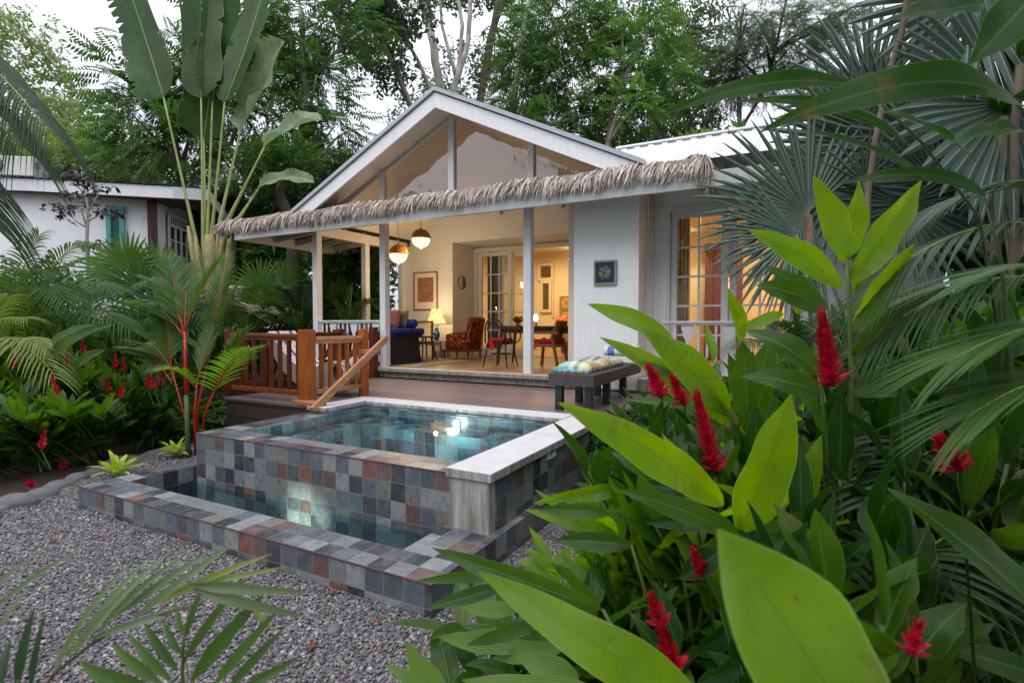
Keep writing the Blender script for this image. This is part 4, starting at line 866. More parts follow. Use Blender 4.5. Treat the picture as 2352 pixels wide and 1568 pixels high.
q=PY(1423,812,7.0); towel((q.x-.0,7.0,1.195),'rolled white and lilac towel lying in front on the plaid cushion'); towel((q.x+.02,7.17,1.21),'rolled white and lilac towel behind the other towel on the cushion')
# striped lounge chair behind the railing
lo=thing('striped_lounge','low lounge chair upholstered in blue, white and red striped canvas behind the railing','lounge chair',(-6.0,5.5,.588))
def zz1(a,b,y): return PY((500+a*.37)/1.0884,(500+b*.37)/1.0884,y)
yl=5.15; top=[zz1(a,b,yl) for a,b in ((462,885),(500,940),(560,1020),(620,1090),(680,1128),(740,1140),(800,1118),(850,1092),(900,1090),(945,1110),(970,1150),(965,1190),(935,1205))]
bot=[zz1(a,b,yl) for a,b in ((440,905),(470,1000),(520,1100),(590,1190),(660,1250),(740,1270),(820,1272),(900,1262),(950,1235),(975,1195))]
prof=[(p.x,p.z) for p in top]+[(p.x,p.z) for p in bot[::-1]]
t=NT('lounge_side'); s=t.sep(t.obj()); n=t.noise(t.obj(),4,2); w=t.m('SINE',t.m('MULTIPLY',t.m('ADD',t.m('SUBTRACT',s[2],t.m('MULTIPLY',s[0],.15)),t.m('MULTIPLY',n,.06)),235)); LS=t.done(t.pbsdf(t.mix(t.m('GREATER_THAN',w,.0),srgb(44,38,36),srgb(206,194,176)),.9,.2))
t=NT('lounge_canvas'); s=t.sep(t.pos()); f=t.m('FRACT',t.m('DIVIDE',s[1],.22)); LC=t.done(t.pbsdf(t.ramp(f,[(0,srgb(36,44,110)),(.18,srgb(196,186,178)),(.55,srgb(170,110,112)),(.62,srgb(198,188,180)),(.85,srgb(120,126,160)),(.92,srgb(196,186,178))],'CONSTANT'),.9,.2))
mb=MB(); mb.poly([(x,yl,z) for x,z in prof]); mb.poly([(x,yl+.46,z) for x,z in prof][::-1]); mb.build('striped_side',LS,lo)
mb=MB()
for i in range(len(prof)):
    a_,b_=prof[i],prof[(i+1)%len(prof)]; mb.poly([(a_[0],yl,a_[1]),(b_[0],yl,b_[1]),(b_[0],yl+.46,b_[1]),(a_[0],yl+.46,a_[1])])
mb.build('canvas',LC,lo)
mb=MB(); c=zz1(930,1160,yl); 
for k in range(5): loop(mb,[V((c.x+(.012+.018*k)*math.cos(a),yl-.004,c.z+(.014+.02*k)*math.sin(a))) for a in [2*PI*i/20 for i in range(20)]],.005,True,5)
mb.build('scroll_trim',M_plain('scroll_dark',srgb(40,34,34),.8,.2),lo)
for yy in (yl+.05,yl+.55):
    mb=MB(); p=bot[5]; mb.bar((p.x-.45,yy,.60),(p.x+.12,yy,.60),.04,.02); mb.bar((p.x-.40,yy,.60),(p.x-.15,yy,.86),.04,.04); mb.build('skid',TEAKD,lo)
# potted fern by the balustrade
pf=thing('potted_fern','fern in a round grey stone pot standing behind the porch balustrade','potted plant',(-8.9,9.0,.2))
q=zz1(928,800,9.3); k=q.x
mb=MB(); mb.lathe([(0,1.28),(.13,1.28),(.20,1.42),(.245,1.60),(.25,1.80),(.225,1.86),(.235,1.88),(.20,1.88),(.19,1.82),(0,1.80)],(k,9.3,0),24); mb.build('pot',M_plain('pot_stone',srgb(112,108,108),.9,.5,5,.4,30),pf,True)
mb=MB(); mb.box((k-.16,9.14,.0),(k+.16,9.46,1.279)); mb.build('pedestal',M_plain('pedestal_stone',srgb(90,88,84),.9,.4,8),pf,bevel=.01)
# ================================================================ PLANT MATERIALS
LG=M_leaf('ginger_leaf',srgb(40,76,22),srgb(70,112,32),srgb(130,184,16),.38,.32,veins=520,rib=srgb(110,140,56),ribw=.02,vamp=.4,edge=srgb(130,160,60),spec=.5,brown=.5)
LGB=M_leaf('young_ginger_leaf',srgb(92,142,10),srgb(124,168,16),srgb(190,232,0),.55,.3,veins=520,rib=srgb(96,140,30),ribw=.012,vamp=.3,edge=srgb(170,205,90),spec=.5,brown=.4)
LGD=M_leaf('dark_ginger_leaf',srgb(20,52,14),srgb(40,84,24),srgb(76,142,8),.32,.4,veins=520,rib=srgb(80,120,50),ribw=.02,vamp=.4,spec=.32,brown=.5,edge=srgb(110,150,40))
LPL=M_leaf('pleated_leaf',srgb(82,118,52),srgb(120,152,74),srgb(150,190,60),.35,.45,veins=0,rib=srgb(150,170,90))
t=NT('pleated_leaf2'); uv=t.sep(t.uv()); w=t.m('SINE',t.m('MULTIPLY',uv[0],75)); c=t.mix(t.m('MULTIPLY_ADD',w,.5,.5),srgb(88,124,56),srgb(128,160,84)); pb=t.pbsdf(c,.45,.4,t.bump(w,.5,.004)); tl=t.n('ShaderNodeBsdfTranslucent'); tl.inputs[0].default_value=srgb(150,195,60); mx=t.n('ShaderNodeMixShader'); mx.inputs[0].default_value=.35; t.l(pb.outputs[0],mx.inputs[1]); t.l(tl.outputs[0],mx.inputs[2]); LPL=t.done(mx)
LBAN=M_leaf('banana_leaf',srgb(34,64,30),srgb(56,90,40),srgb(96,146,44),.26,.42,veins=130,rib=srgb(140,150,92),ribw=.013,vamp=.4,slant=.6,brown=.3,edge=srgb(120,120,70),spec=.25)
LBAN2=M_leaf('pale_banana_leaf',srgb(120,142,110),srgb(142,160,128),srgb(130,160,90),.28,.35,veins=150,rib=srgb(180,190,130),ribw=.014,vamp=.2,slant=.6,brown=.4)
LPALM=M_leaf('palm_leaflet',srgb(38,70,28),srgb(78,112,46),srgb(106,150,36),.32,.45,spec=.3)
LPALMY=M_leaf('yellow_palm_leaflet',srgb(96,120,48),srgb(150,160,84),srgb(150,180,60),.35,.45)  # yellow-green leaflets
LPALMG=M_leaf('grey_palm_leaflet',srgb(78,104,66),srgb(120,140,98),srgb(130,150,80),.3,.5)
LPALMD=M_leaf('dark_palm_leaflet',srgb(24,46,24),srgb(48,76,36),srgb(66,112,30),.25,.42,spec=.35)
LPALMB=M_leaf('bright_palm_leaflet',srgb(62,104,22),srgb(90,138,30),srgb(130,180,20),.4,.4)
LFAN=M_leaf('silver_fan',srgb(44,66,50),srgb(86,106,92),srgb(66,98,54),.15,.45,spec=.3,rib=srgb(128,144,136),ribw=.07)
LFANB=M_leaf('green_fan',srgb(50,86,34),srgb(84,124,44),srgb(130,175,40),.35,.4)
LTREE=M_leaf('forest_leaf',srgb(24,50,24),srgb(76,108,52),srgb(104,150,56),.32,.5,spec=.22)
LTREEL=M_leaf('light_forest_leaf',srgb(66,90,50),srgb(128,146,88),srgb(140,172,72),.4,.5,spec=.25)
LTREEG=M_leaf('grey_forest_leaf',srgb(40,56,40),srgb(100,114,92),srgb(104,130,76),.32,.5,spec=.25)
LTREEB=M_leaf('bright_forest_leaf',srgb(38,74,30),srgb(92,130,58),srgb(124,168,60),.38,.5,spec=.25)
LDARK=M_leaf('purple_dark_leaf',srgb(28,30,24),srgb(56,56,40),srgb(50,50,24),.15,.35,spec=.6)
LBROM=M_leaf('bromeliad_leaf',srgb(150,178,50),srgb(186,206,84),srgb(190,215,60),.35,.35)
PET=M_plain('petiole_green',srgb(140,150,84),.45,.25,8); STEMG=M_plain('stem_green',srgb(84,104,46),.5,.3,6); STEMB=M_plain('brown_stem',srgb(96,78,52),.8,.4,8)
REDST=M_plain('red_crownshaft',srgb(190,40,22),.35,.3,6); 
t=NT('red_bract'); c=t.mix(t.m('MULTIPLY',t.island(),t.m('MULTIPLY',t.noise(t.pos(),6,2),1.7)),srgb(96,2,14),srgb(222,30,66)); pb=t.pbsdf(c,.4,.5); tl=t.n('ShaderNodeBsdfTranslucent'); tl.inputs[0].default_value=srgb(240,20,60); mx=t.n('ShaderNodeMixShader'); mx.inputs[0].default_value=.3; t.l(pb.outputs[0],mx.inputs[1]); t.l(tl.outputs[0],mx.inputs[2]); FLOW=t.done(mx)
# ---------------------------------------------------------------- leaf builders
def leaf(mb,p0,p1,w,up=(0,0,1),arch=.12,fold=.25,wav=.02,seg=12,shape=0,roll=0,nx=4,peak=.42,rs=None):
    """a blade from p0 (base) to p1 (tip); w full width; arch lifts the middle; fold is the V of the midrib"""
    rs=rs or random; p0,p1=V(p0),V(p1); d=p1-p0; L=d.length; u=V(up)
    s=d.cross(u); s=s.normalized() if s.length>1e-6 else V((1,0,0)); n=s.cross(d).normalized()
    if roll: R=Matrix.Rotation(roll,3,d.normalized()); s=R@s; n2=R@n
    else: n2=n
    c=p0+d*.5+V(up)*arch*L*2; b=len(mb.v); ph=rs.uniform(0,6); ph2=rs.uniform(0,6); fr=rs.uniform(9,15); tws=rs.uniform(-.5,.5)*(wav>.025); skw=rs.uniform(-.09,.09)
    for i in range(seg+1):
        t=i/seg; q=p0*(1-t)**2+c*2*t*(1-t)+p1*t*t; tg=((c-p0)*(1-t)+(p1-c)*t).normalized()
        sd=s-tg*s.dot(tg); sd.normalize()
        if tws: sd=Matrix.Rotation(tws*(t-.3),3,tg)@sd
        nn=sd.cross(tg); nn=nn if nn.dot(n2)>0 else -nn
        if shape==0: k=(math.sin(PI*min(1,t**.8))**.75)*(1 if t<peak else (1-((t-peak)/(1-peak))**2.6*.25))
        elif shape==1: k=min(1,(t/.08)**.5)*(1-max(0,(t-.78)/.22)**2.2)**.5 if t<1 else 0      # banana: long parallel sides
        elif shape==3: k=min(1,(t/.3)**.8)*max(0,1-t**2.8)**.9
        else: k=min(1,(t/.25)**.7)*(1-t)**.55
        if t<=0 or t>=1: k=.02
        if shape==1 and rs.random()<.13: jl=1-rs.uniform(.06,.34)
        else: jl=1
        if shape==1 and rs.random()<.13: jr=1-rs.uniform(.06,.34)
        else: jr=1
        for j in range(nx+1):
            a=-1+2*j/nx; a=a*(jl if a<0 else jr) if abs(a)>.9 else a; h=fold*abs(a)*w/2*k; wv=wav*w*abs(a)**2*math.sin(t*fr+ph+(1.3 if a<0 else 0)+ph2*(a>0))
            mb.v.append(q+sd*(a*w/2*k*(1+(1 if a>0 else -1)*skw+(.05*math.sin(t*fr*1.3+ph2+(2 if a>0 else 0)) if wav>.025 else 0)))+nn*(h+wv*min(1,k*2)))
    for i in range(seg):
        for j in range(nx):
            q=b+i*(nx+1)+j
            mb.face((q,q+1,q+nx+2,q+nx+1),[(j/nx,i/seg*L),((j+1)/nx,i/seg*L),((j+1)/nx,(i+1)/seg*L),(j/nx,(i+1)/seg*L)])
def qpt(p0,c,p1,t): return p0*(1-t)**2+c*2*t*(1-t)+p1*t*t
def frond(mb,st,p0,p1,arch=.2,n=26,ll=.35,lw=.022,droop=.35,vang=.35,up=(0,0,1),start=.15,fwd=.6,rr=.008,seg=4,rs=None,side=(1,-1)):
    """feather palm frond: rachis into st, leaflets into mb"""
    rs=rs or random; p0,p1=V(p0),V(p1); d=p1-p0; L=d.length; c=p0+d*.5+V(up)*arch*L*2
    pts=[qpt(p0,c,p1,i/12) for i in range(13)]; st.tube(pts,[rr*(1-.75*i/12) for i in range(13)],5)
    for i in range(n):
        t=start+(1-start)*(i+.5)/n; q=qpt(p0,c,p1,t); tg=((c-p0)*(1-t)+(p1-c)*t).normalized()
        s=tg.cross(V(up)); s=s.normalized() if s.length>1e-4 else V((1,0,0)); nn=s.cross(tg).normalized()
        l=ll*(.45+.75*math.sin(PI*(.18+.72*t)))*rs.uniform(.88,1.08)
        for sg in side:
            f=fwd+.9*t**3; dr=(s*sg*1+tg*f+nn*vang+V((rs.uniform(-.06,.06),rs.uniform(-.06,.06),rs.uniform(-.06,.06)))).normalized()
            b=len(mb.v); w=lw*(.7+.5*math.sin(PI*t))
            for k in range(seg+1):
                x=k/seg; pp=q+dr*l*x+V((0,0,-1))*droop*l*x*x; wd=w*(min(1,.35+x*3))*(1-x**2.2)+.0006
                tt=tg-dr*tg.dot(dr); tt.normalize(); mb.v.append(pp-tt*wd/2); mb.v.append(pp+nn*wd*.18); mb.v.append(pp+tt*wd/2)
            for k in range(seg):
                q_=b+3*k; y0=k/seg*l
                mb.face((q_,q_+1,q_+4,q_+3),[(0,y0),(.5,y0),(.5,y0),(0,y0)]); mb.face((q_+1,q_+2,q_+5,q_+4),[(.5,y0),(1,y0),(1,y0),(.5,y0)])
def fan(mb,hub,axis,nrm,R,n=30,span=5.2,join=.42,cup=.25,droop=.08,rs=None,fold=.5):
    """fan palm blade: n folded segments round a hub"""
    rs=rs or random; hub=V(hub); ax=V(axis).normalized(); nn=V(nrm); nn=(nn-ax*nn.dot(ax)).normalized(); sd=ax.cross(nn)
    da=span/n
    for i in range(n):
        a=-span/2+da*(i+.5)+rs.uniform(-.03,.03); r=R*(.82+.22*math.cos(a*.5))*rs.uniform(.93,1.05)
        dr=(ax*math.cos(a)+sd*math.sin(a)+nn*cup*(.6+.4*math.cos(a))).normalized(); tt=(nn.cross(dr)).normalized(); n2=dr.cross(tt)
        b=len(mb.v); xs=(0,.2,join,.6+join*.12,.8,.92,1)
        for x in xs:
            w=(2*r*x*math.tan(da/2)*1.2) if x<=join else 2*r*join*math.tan(da/2)*1.2*(1-((x-join)/(1-join))**2.4)
            p=hub+dr*r*x+V((0,0,-1))*droop*r*x**3; mb.v += [p-tt*w/2-n2*w*fold*.2,p+n2*w*fold*.25,p+tt*w/2-n2*w*fold*.2]
        for k in range(len(xs)-1):
            q=b+3*k; mb.face((q,q+1,q+4,q+3),[(0,0),(.5,0),(.5,.1),(0,.1)]); mb.face((q+1,q+2,q+5,q+4),[(.5,0),(1,0),(1,.1),(.5,.1)])
def spike(c,top,r,name='flower',parent=None,n=90,seed=1,mat=None):
    rs=random.Random(seed); m=MB(); c,top=V(c),V(top); ax=top-c; L=ax.length; ax.normalize(); e1=ax.orthogonal().normalized(); e2=ax.cross(e1)
    m.tube([c,c.lerp(top,.95)],[r*.25,r*.1],6)
    n=int(n*.62)
    for i in range(n):
        t=i/n; a=i*2.39996; q=c+ax*L*t*.97; o=e1*math.cos(a)+e2*math.sin(a); ln=r*(1.3-.5*t)*rs.uniform(.85,1.15)
        d=(o*(1-.5*t)+ax*(.42+.9*t)).normalized(); leaf(m,q+o*r*.05,q+d*ln,ln*.56,up=ax,arch=-.10,fold=.45,wav=.012,seg=5,nx=2,peak=.5,rs=rs)
    return m.build(name,mat or FLOW,parent,True)
def ginger(name,lab,base,top,L=.42,W=.11,n=12,seed=1,mat=LG,flower=0,cat='plant',group=None,stems=1,spread=.25,start=.25,flat=.35,seg=10):
    rs=random.Random(seed); base,top=V(base),V(top); T=thing(name,lab,cat,tuple(base),group); lm_=MB(); sm=MB(); tops=[]
    for s_ in range(stems):
        b=base+V((rs.uniform(-.12,.12),rs.uniform(-.12,.12),0))*(s_>0); tp=top+(V((rs.uniform(-1,1),rs.uniform(-1,1),rs.uniform(-.5,.15)))*spread if s_>0 else V((0,0,0)))
        c=b.lerp(tp,.5)+V((0,0,(tp-b).length*.12)); pts=[qpt(b,c,tp,i/8) for i in range(9)]; sm.tube(pts,[.013-.008*i/8 for i in range(9)],6)
        az=rs.uniform(0,PI)
        for i in range(n):
            t=start+(1-start)*(i+.5)/n; q=qpt(b,c,tp,t); tg=((c-b)*(1-t)+(tp-c)*t).normalized(); aa=az+(0 if i%2 else PI)+rs.uniform(-.35,.35)
            o=V((math.cos(aa),math.sin(aa),0)); el=rs.uniform(.25,.65)+.5*t; d=(o*math.cos(el)+V((0,0,1))*math.sin(el)*.9+tg*.35).normalized(); l=L*rs.uniform(.75,1.1)*(1-.25*abs(t-.6))
            tip=q+d*l+V((0,0,-l*flat*rs.uniform(.4,1.1))); leaf(lm_,q,tip,W*rs.uniform(.85,1.15),arch=.07,fold=rs.uniform(.1,.4),wav=.07,seg=seg,roll=rs.uniform(-.4,.4),rs=rs)
        d=tg; leaf(lm_,tp,tp+(d+V((rs.uniform(-.4,.4),rs.uniform(-.4,.4),.2))).normalized()*L*.8,W*.8,arch=.02,fold=.6,seg=seg,rs=rs); tops.append(tp)
    lm_.build('leaves',mat,T,True); sm.build('stems',STEMG,T,True)
    for k in range(flower):
        tp=tops[k%len(tops)]+V((rs.uniform(-.1,.1),rs.uniform(-.1,.1),rs.uniform(-.02,.12))); spike(tp,tp+V((rs.uniform(-.03,.03),rs.uniform(-.03,.03),.16)),.04,'flower',T,46,seed*7+k)
    return T
# ---------------------------------------------------------------- crowns made of leaf sprays (numpy)
def spray_tpl(kind,rs):
    """one twig: list of small leaf quads (rhombi); x along the twig"""
    vs=[]; uv=[]
    def lf(p,d,w,u=(0,0,1)):
        p,d=V(p),V(d); s=d.cross(V(u)).normalized()*w; m=p+d*.5; k=V((0,0,-.04)); vs.extend([p,m+s+k,p+d+k*2,m-s+k])
    if kind=='pinnate':
        for i in range(9):
            x=.12+i*.11; l=.30*(1-.35*abs(i-4)/4)
            for sg in (1,-1): lf((x,0,-.25*x*x),(l*.45,sg*l,-.28*l+rs.uniform(-.05,.05)),.045)
        lf((1.08,0,-.3),(.25,0,-.1),.045)
    elif kind=='broad':
        for i in range(11):
            a=rs.uniform(0,2*PI); e=rs.uniform(-.5,.8); x=rs.uniform(0,.9); l=rs.uniform(.22,.38); lf((x,rs.uniform(-.25,.25),rs.uniform(-.2,.2)),(l*math.cos(a)*math.cos(e),l*math.sin(a)*math.cos(e),l*math.sin(e)-.12),.075)
    elif kind=='fine':
        for i in range(16):
            x=i/15; l=.22
            for sg in (1,-1): lf((x,rs.uniform(-.03,.03),-.2*x*x),(l*.4,sg*l*rs.uniform(.6,1),-.1*l),.022)
    elif kind=='droop':
        for i in range(8):
            a=2*PI*i/8+rs.uniform(-.3,.3); l=rs.uniform(.6,.9); lf((0,0,0),(l*math.cos(a)*.8,l*math.sin(a)*.8,-.35*l+rs.uniform(-.2,.3)),.10)
    return np.array([tuple(v) for v in vs])
def crown(name,blobs,n,size,kind,mat,seed,parent,hollow=.55,up=.25):
    r=np.random.default_rng(seed); rs=random.Random(seed); B=np.array(blobs,dtype=float); w=(B[:,3]*B[:,4]*B[:,5])**.7; w/=w.sum(); idx=r.choice(len(B),n,p=w)
    d=r.normal(size=(n,3)); d/=np.linalg.norm(d,axis=1)[:,None]; rad=(hollow+(1-hollow)*r.random(n)**.6)
    # uneven surface: clumps
    ph=r.random(3)*6; lump=1+.22*np.sin(d[:,0]*5+ph[0]+idx)*np.sin(d[:,1]*5+ph[1]+idx*2)*1.2+.14*np.sin(d[:,2]*9+ph[2]+idx)
    pos=B[idx,:3]+d*B[idx,3:6]*(rad*lump)[:,None]
    out=d.copy(); out[:,2]=out[:,2]*.6-.12+r.normal(0,.3,n); out[:,:2]+=r.normal(0,.45,(n,2)); out/=np.linalg.norm(out,axis=1)[:,None]
    upv=np.tile(np.array([0,0,1.]),(n,1))+r.normal(0,.35,(n,3)); s=np.cross(upv,out); s/=np.linalg.norm(s,axis=1)[:,None]; u=np.cross(out,s)
    tp=[spray_tpl(kind,rs) for _ in range(3)]; sc=size*r.uniform(.6,1.25,n); ks=r.integers(0,3,n); VS=[]
    for k in range(3):
        m=ks==k; T=tp[k]; q=pos[m][:,None,:]+(T[None,:,0:1]*out[m][:,None,:]+T[None,:,1:2]*s[m][:,None,:]+T[None,:,2:3]*u[m][:,None,:])*sc[m][:,None,None]; VS.append(q.reshape(-1,3))
    Vv=np.concatenate(VS); Q=np.arange(len(Vv)).reshape(-1,4); uvs=np.tile(np.array([[.5,0],[1,.1],[.5,.2],[0,.1]]),(len(Q),1))
    return npmesh(name,Vv,Q,uvs,mat,parent)
def blobs_px(lst):   # (u,v,d,ru,rv) -> world ellipsoids of real size
    o=[]
    for u,v,d,ru,rv in lst:
        p=P(u,v,d); k=d/FPX; o.append((p.x,p.y,p.z,ru*k,ru*k,rv*k))
    return o
def tree(name,lab,lst,n,size,kind,mat,seed,trunks=(),tmat=BARK,group='trees behind the cottage',cat='tree',hollow=.5):
    """trunks: lists of (u,v,d,radius) joints; the first one goes down to the ground"""
    B=blobs_px(lst); c=P(*lst[0][:3]); base=(c.x,c.y,0)
    if trunks: p=P(*trunks[0][0][:3]); base=(p.x,p.y,0)
    T=thing(name,lab,cat,base,group); crown('crown',B,n,size,kind,mat,seed,T,hollow)
    rs=random.Random(seed)
    tm=MB()
    for tr in trunks:
        pts=[P(u,v,d) for u,v,d,r in tr]; rad=[r for *_,r in tr]
        if tr is trunks[0]: pts=[V((pts[0].x,pts[0].y,-.1))]+pts; rad=[rad[0]*1.25]+rad
        P2=[];R2=[]
        for i in range(len(pts)-1):
            for k in range(4):
                f=k/4; q=pts[i].lerp(pts[i+1],f); P2.append(q+V((rs.uniform(-.05,.05),rs.uniform(-.05,.05),0))*rad[i]*4); R2.append(rad[i]*(1-f)+rad[i+1]*f)
        P2.append(pts[-1]); R2.append(rad[-1]); tm.tube(P2,R2,8)
    s0=V(base)+V((0,0,1)) if not trunks else P(*trunks[0][-1][:3])
    JT=[P(u,v,d) for tr in trunks for u,v,d,r in tr]
    for b in B:
        lo_=[j for j in JT if j.z<b[2]-.1*b[5]]
        s0=min(lo_,key=lambda j:(j-V(b[:3])).length) if lo_ else (V((base[0],base[1],max(1,b[2]-b[5]*1.6))))
        for k in range(2):
            e=V(b[:3])+V((rs.uniform(-.6,.6)*b[3],rs.uniform(-.6,.6)*b[4],rs.uniform(-.2,.6)*b[5])); m_=s0.lerp(e,.5)+V((0,0,.1*(e-s0).length)); tm.tube([qpt(s0,m_,e,i/6) for i in range(7)],[.07*(1-i/7)+.012 for i in range(7)],5)
    tm.build('trunk',tmat,T,True); return T

def plant(name,lab,ground,leaves,mat,stem,cat='plant',seed=1,flower=None,group=None,stemr=.011,smat=STEMG,bmat=None,shp=0):
    """leaves: (base u,v), (tip u,v), d_base, d_tip, width px, arch, fold, roll"""
    g=V(ground); T=thing(name,lab,cat,tuple(g),group); rs=random.Random(seed); m=MB(); m2=MB()
    for L in leaves:
        b,t_,db,dt,w,ar,fo,ro=L[:8]; p0,p1=P(*b,db),P(*t_,dt); ww=w*(db+dt)/2/FPX
        leaf(m2 if len(L)>8 and L[8]=='b' else m,p0,p1,ww,up=UPV*.4-FW*.92,arch=ar,fold=fo,roll=ro,wav=.05 if shp==0 else .02,seg=22,nx=6,rs=rs,peak=.4,shape=shp)
    if m.f: m.build('leaves',mat,T,True)
    if m2.f: m2.build('young_leaves',bmat or LGB,T,True)
    s=MB()
    for pts,d in stem: 
        P0=[P(u,v,d) for u,v in pts]; P0=P0+[V((P0[-1].x,P0[-1].y,min(.0,P0[-1].z)))]; s.tube(P0,[stemr*.5+stemr*.6*i/len(P0) for i in range(len(P0))],7)
    s.build('stem',smat,T,True)
    if flower:
        for k,(a,b,d,r,n) in enumerate(flower): spike(P(*b,d),P(*a,d),r,'flower',T,n,seed+k)
    return T
# ================================================================ GROUND
SOIL=M_plain('garden_soil',srgb(58,48,38),.95,.5,9,.8,40,coord='pos')
g=MB()
for x0,y0,x1,y1 in ((-160,-60,-5.25,220),(-1.8,-60,160,220),(-5.25,-60,-1.8,2.4),(-5.25,5.3,-1.8,220)): g.poly([(x0,y0,-.012),(x1,y0,-.012),(x1,y1,-.012),(x0,y1,-.012)])
g.build('ground',SOIL,None,tg=(None,None,None,'structure'))
stones=[PZ(u,v,.0) for u,v in ((-40,1195),(0,1172),(35,1158),(95,1138),(140,1118),(182,1100),(215,1085),(245,1070),(275,1062),(300,1056),(330,1050),(352,1046),(378,1040),(402,1030),(430,1015))]
gp_=[tuple(p)[:2] for p in stones]+[(-6.4,5.6),(-5.0,5.6),(-5.0,4.6),(-1.6,4.6),(-1.6,7.4),(-.9,7.4),(-.75,4.5),(-.55,3),(-.2,1.6),(.6,-.5),(-1.5,-2.5),(-6,-1.5),(-8.0,.2)]
g=MB()
GRM=NT('gravel_bed'); vr=GRM.n('ShaderNodeTexVoronoi'); GRM.l(GRM.pos(),vr.inputs['Vector']); vr.inputs['Scale'].default_value=55
GRC=GRM.mix(.5,vr.outputs['Color'],srgb(120,116,112)); hs=GRM.n('ShaderNodeHueSaturation'); hs.inputs['Saturation'].default_value=.08; hs.inputs['Value'].default_value=.5; GRM.l(GRC,hs.inputs['Color']); GRM=GRM.done(GRM.pbsdf(hs.outputs[0],.9,.2,GRM.bump(vr.outputs['Distance'],.8,.01)))

# pebbles
def inside(px,py,poly):
    c=np.zeros(len(px),bool); n=len(poly); j=n-1
    for i in range(n):
        xi,yi=poly[i]; xj,yj=poly[j]; m=((yi>py)!=(yj>py))&(px<(xj-xi)*(py-yi)/(yj-yi+1e-12)+xi); c^=m; j=i
    return c
_gx,_gy=np.meshgrid(np.arange(-9,1,.12),np.arange(-3,8,.12)); _gx=_gx.ravel(); _gy=_gy.ravel(); _k=inside(_gx+.06,_gy+.06,gp_)&~((_gx+.06>-5.27)&(_gx+.06<-1.78)&(_gy+.06>2.38)&(_gy+.06<5.3))
_q=np.stack([np.stack([_gx[_k]+a,_gy[_k]+b,np.full(_k.sum(),-.004)],-1) for a,b in ((0,0),(.12,0),(.12,.12),(0,.12))],1).reshape(-1,3)
tag(npmesh('gravel_path',_q,np.arange(len(_q)).reshape(-1,4),None,GRM),kind='structure')
PEB=NT('pebble'); r=PEB.island(); n=PEB.noise(PEB.pos(),90,3)
c=PEB.ramp(r,[(0,srgb(96,96,101)),(.22,srgb(116,114,118)),(.42,srgb(136,133,134)),(.60,srgb(106,105,112)),(.74,srgb(152,148,146)),(.84,srgb(130,117,109)),(.92,srgb(174,170,167)),(.97,srgb(98,82,76))],'CONSTANT')
PEB=PEB.done(PEB.pbsdf(PEB.mix(1,c,PEB.ramp(n,[(.3,(.8,.8,.8)),(.7,(1.08,1.08,1.08))]),'MULTIPLY'),.75,.3))
def pebbles():
    R=np.random.default_rng(5); N=430000
    px=R.uniform(-7.5,.6,N); py=R.uniform(.2,7.4,N)
    d=np.hypot(px,py); keep=R.random(N)<np.clip(1.25-.08*d,.45,1)
    keep&=inside(px,py,gp_); keep&=~((px>-5.38)&(px<-1.67)&(py>2.26)&(py<5.5)); keep&=~((px>-6.66)&(px<-1.45)&(py>4.5))
    # only where the photograph looks
    fz=px*FW.x+py*FW.y; lt=px*RT.x+py*RT.y; keep&=(fz>1.2)&(np.abs(lt/np.maximum(fz,.1))<1.05)&(fz>1.9-.2)
    px,py=px[keep],py[keep]; n=len(px); sz=R.uniform(.0045,.0105,n)*np.where(R.random(n)<.05,1.45,1)*np.clip(.9+.06*np.hypot(px,py),1,1.35)
    ico=np.array([(-1,-1,-1),(1,-1,-1),(1,1,-1),(-1,1,-1),(-1,-1,1),(1,-1,1),(1,1,1),(-1,1,1)])*.62
    Q=np.array([(0,3,2,1),(4,5,6,7),(0,1,5,4),(1,2,6,5),(2,3,7,6),(3,0,4,7)])
    sx=sz*R.uniform(.9,1.5,n); sy=sz*R.uniform(.8,1.1,n); szz=sz*R.uniform(.5,.85,n); a=R.uniform(0,2*PI,n); tl=R.normal(0,.3,n)
    T=ico[None]*(1+R.normal(0,.14,(n,8,1))); X=T[...,0]*sx[:,None]; Y=T[...,1]*sy[:,None]; Z=T[...,2]*szz[:,None]; Z=Z+X*tl[:,None]
    wx=X*np.cos(a)[:,None]-Y*np.sin(a)[:,None]+px[:,None]; wy=X*np.sin(a)[:,None]+Y*np.cos(a)[:,None]+py[:,None]; wz=Z+(R.uniform(.0,.010,n)*1)[:,None]
    Vv=np.stack([wx,wy,wz],-1).reshape(-1,3); F=(Q[None]+(np.arange(n)*8)[:,None,None]).reshape(-1,4)
    print('pebbles',n); o=npmesh('gravel',Vv,F,None,PEB,None,True); tag(o,'small grey river pebbles spread round the pool','gravel',None,'stuff')
pebbles()
STO=M_plain('river_stone',srgb(108,106,108),.8,.4,4,.3,30)
def stone(p,r,lab,seed,nm='border_stone'):
    rs=random.Random(seed); m=MB(); sx,sy,sz=r*rs.uniform(1,1.5),r*rs.uniform(.8,1.05),r*rs.uniform(.5,.7); a=rs.uniform(0,PI); k=[rs.uniform(-.14,.14) for _ in range(6)]; n=12
    for i in range(9):
        th=PI*i/8
        for j in range(n):
            f=2*PI*j/n; x,y,z=math.sin(th)*math.cos(f),math.sin(th)*math.sin(f),math.cos(th); w=1+k[0]*x+k[1]*y+k[2]*math.sin(3*f+k[3]*20)*.6+k[4]*z
            X,Y=x*sx*w,y*sy*w; m.v.append(V((p[0]+X*math.cos(a)-Y*math.sin(a),p[1]+X*math.sin(a)+Y*math.cos(a),p[2]+sz*.45+z*sz*w)))
    for i in range(8):
        for j in range(n): j2=(j+1)%n; m.face((i*n+j,(i+1)*n+j,(i+1)*n+j2,i*n+j2))
    return m.build(nm,STO,None,True,origin=(p[0],p[1],p[2]),tg=(lab,'stone','stones edging the planting bed'))
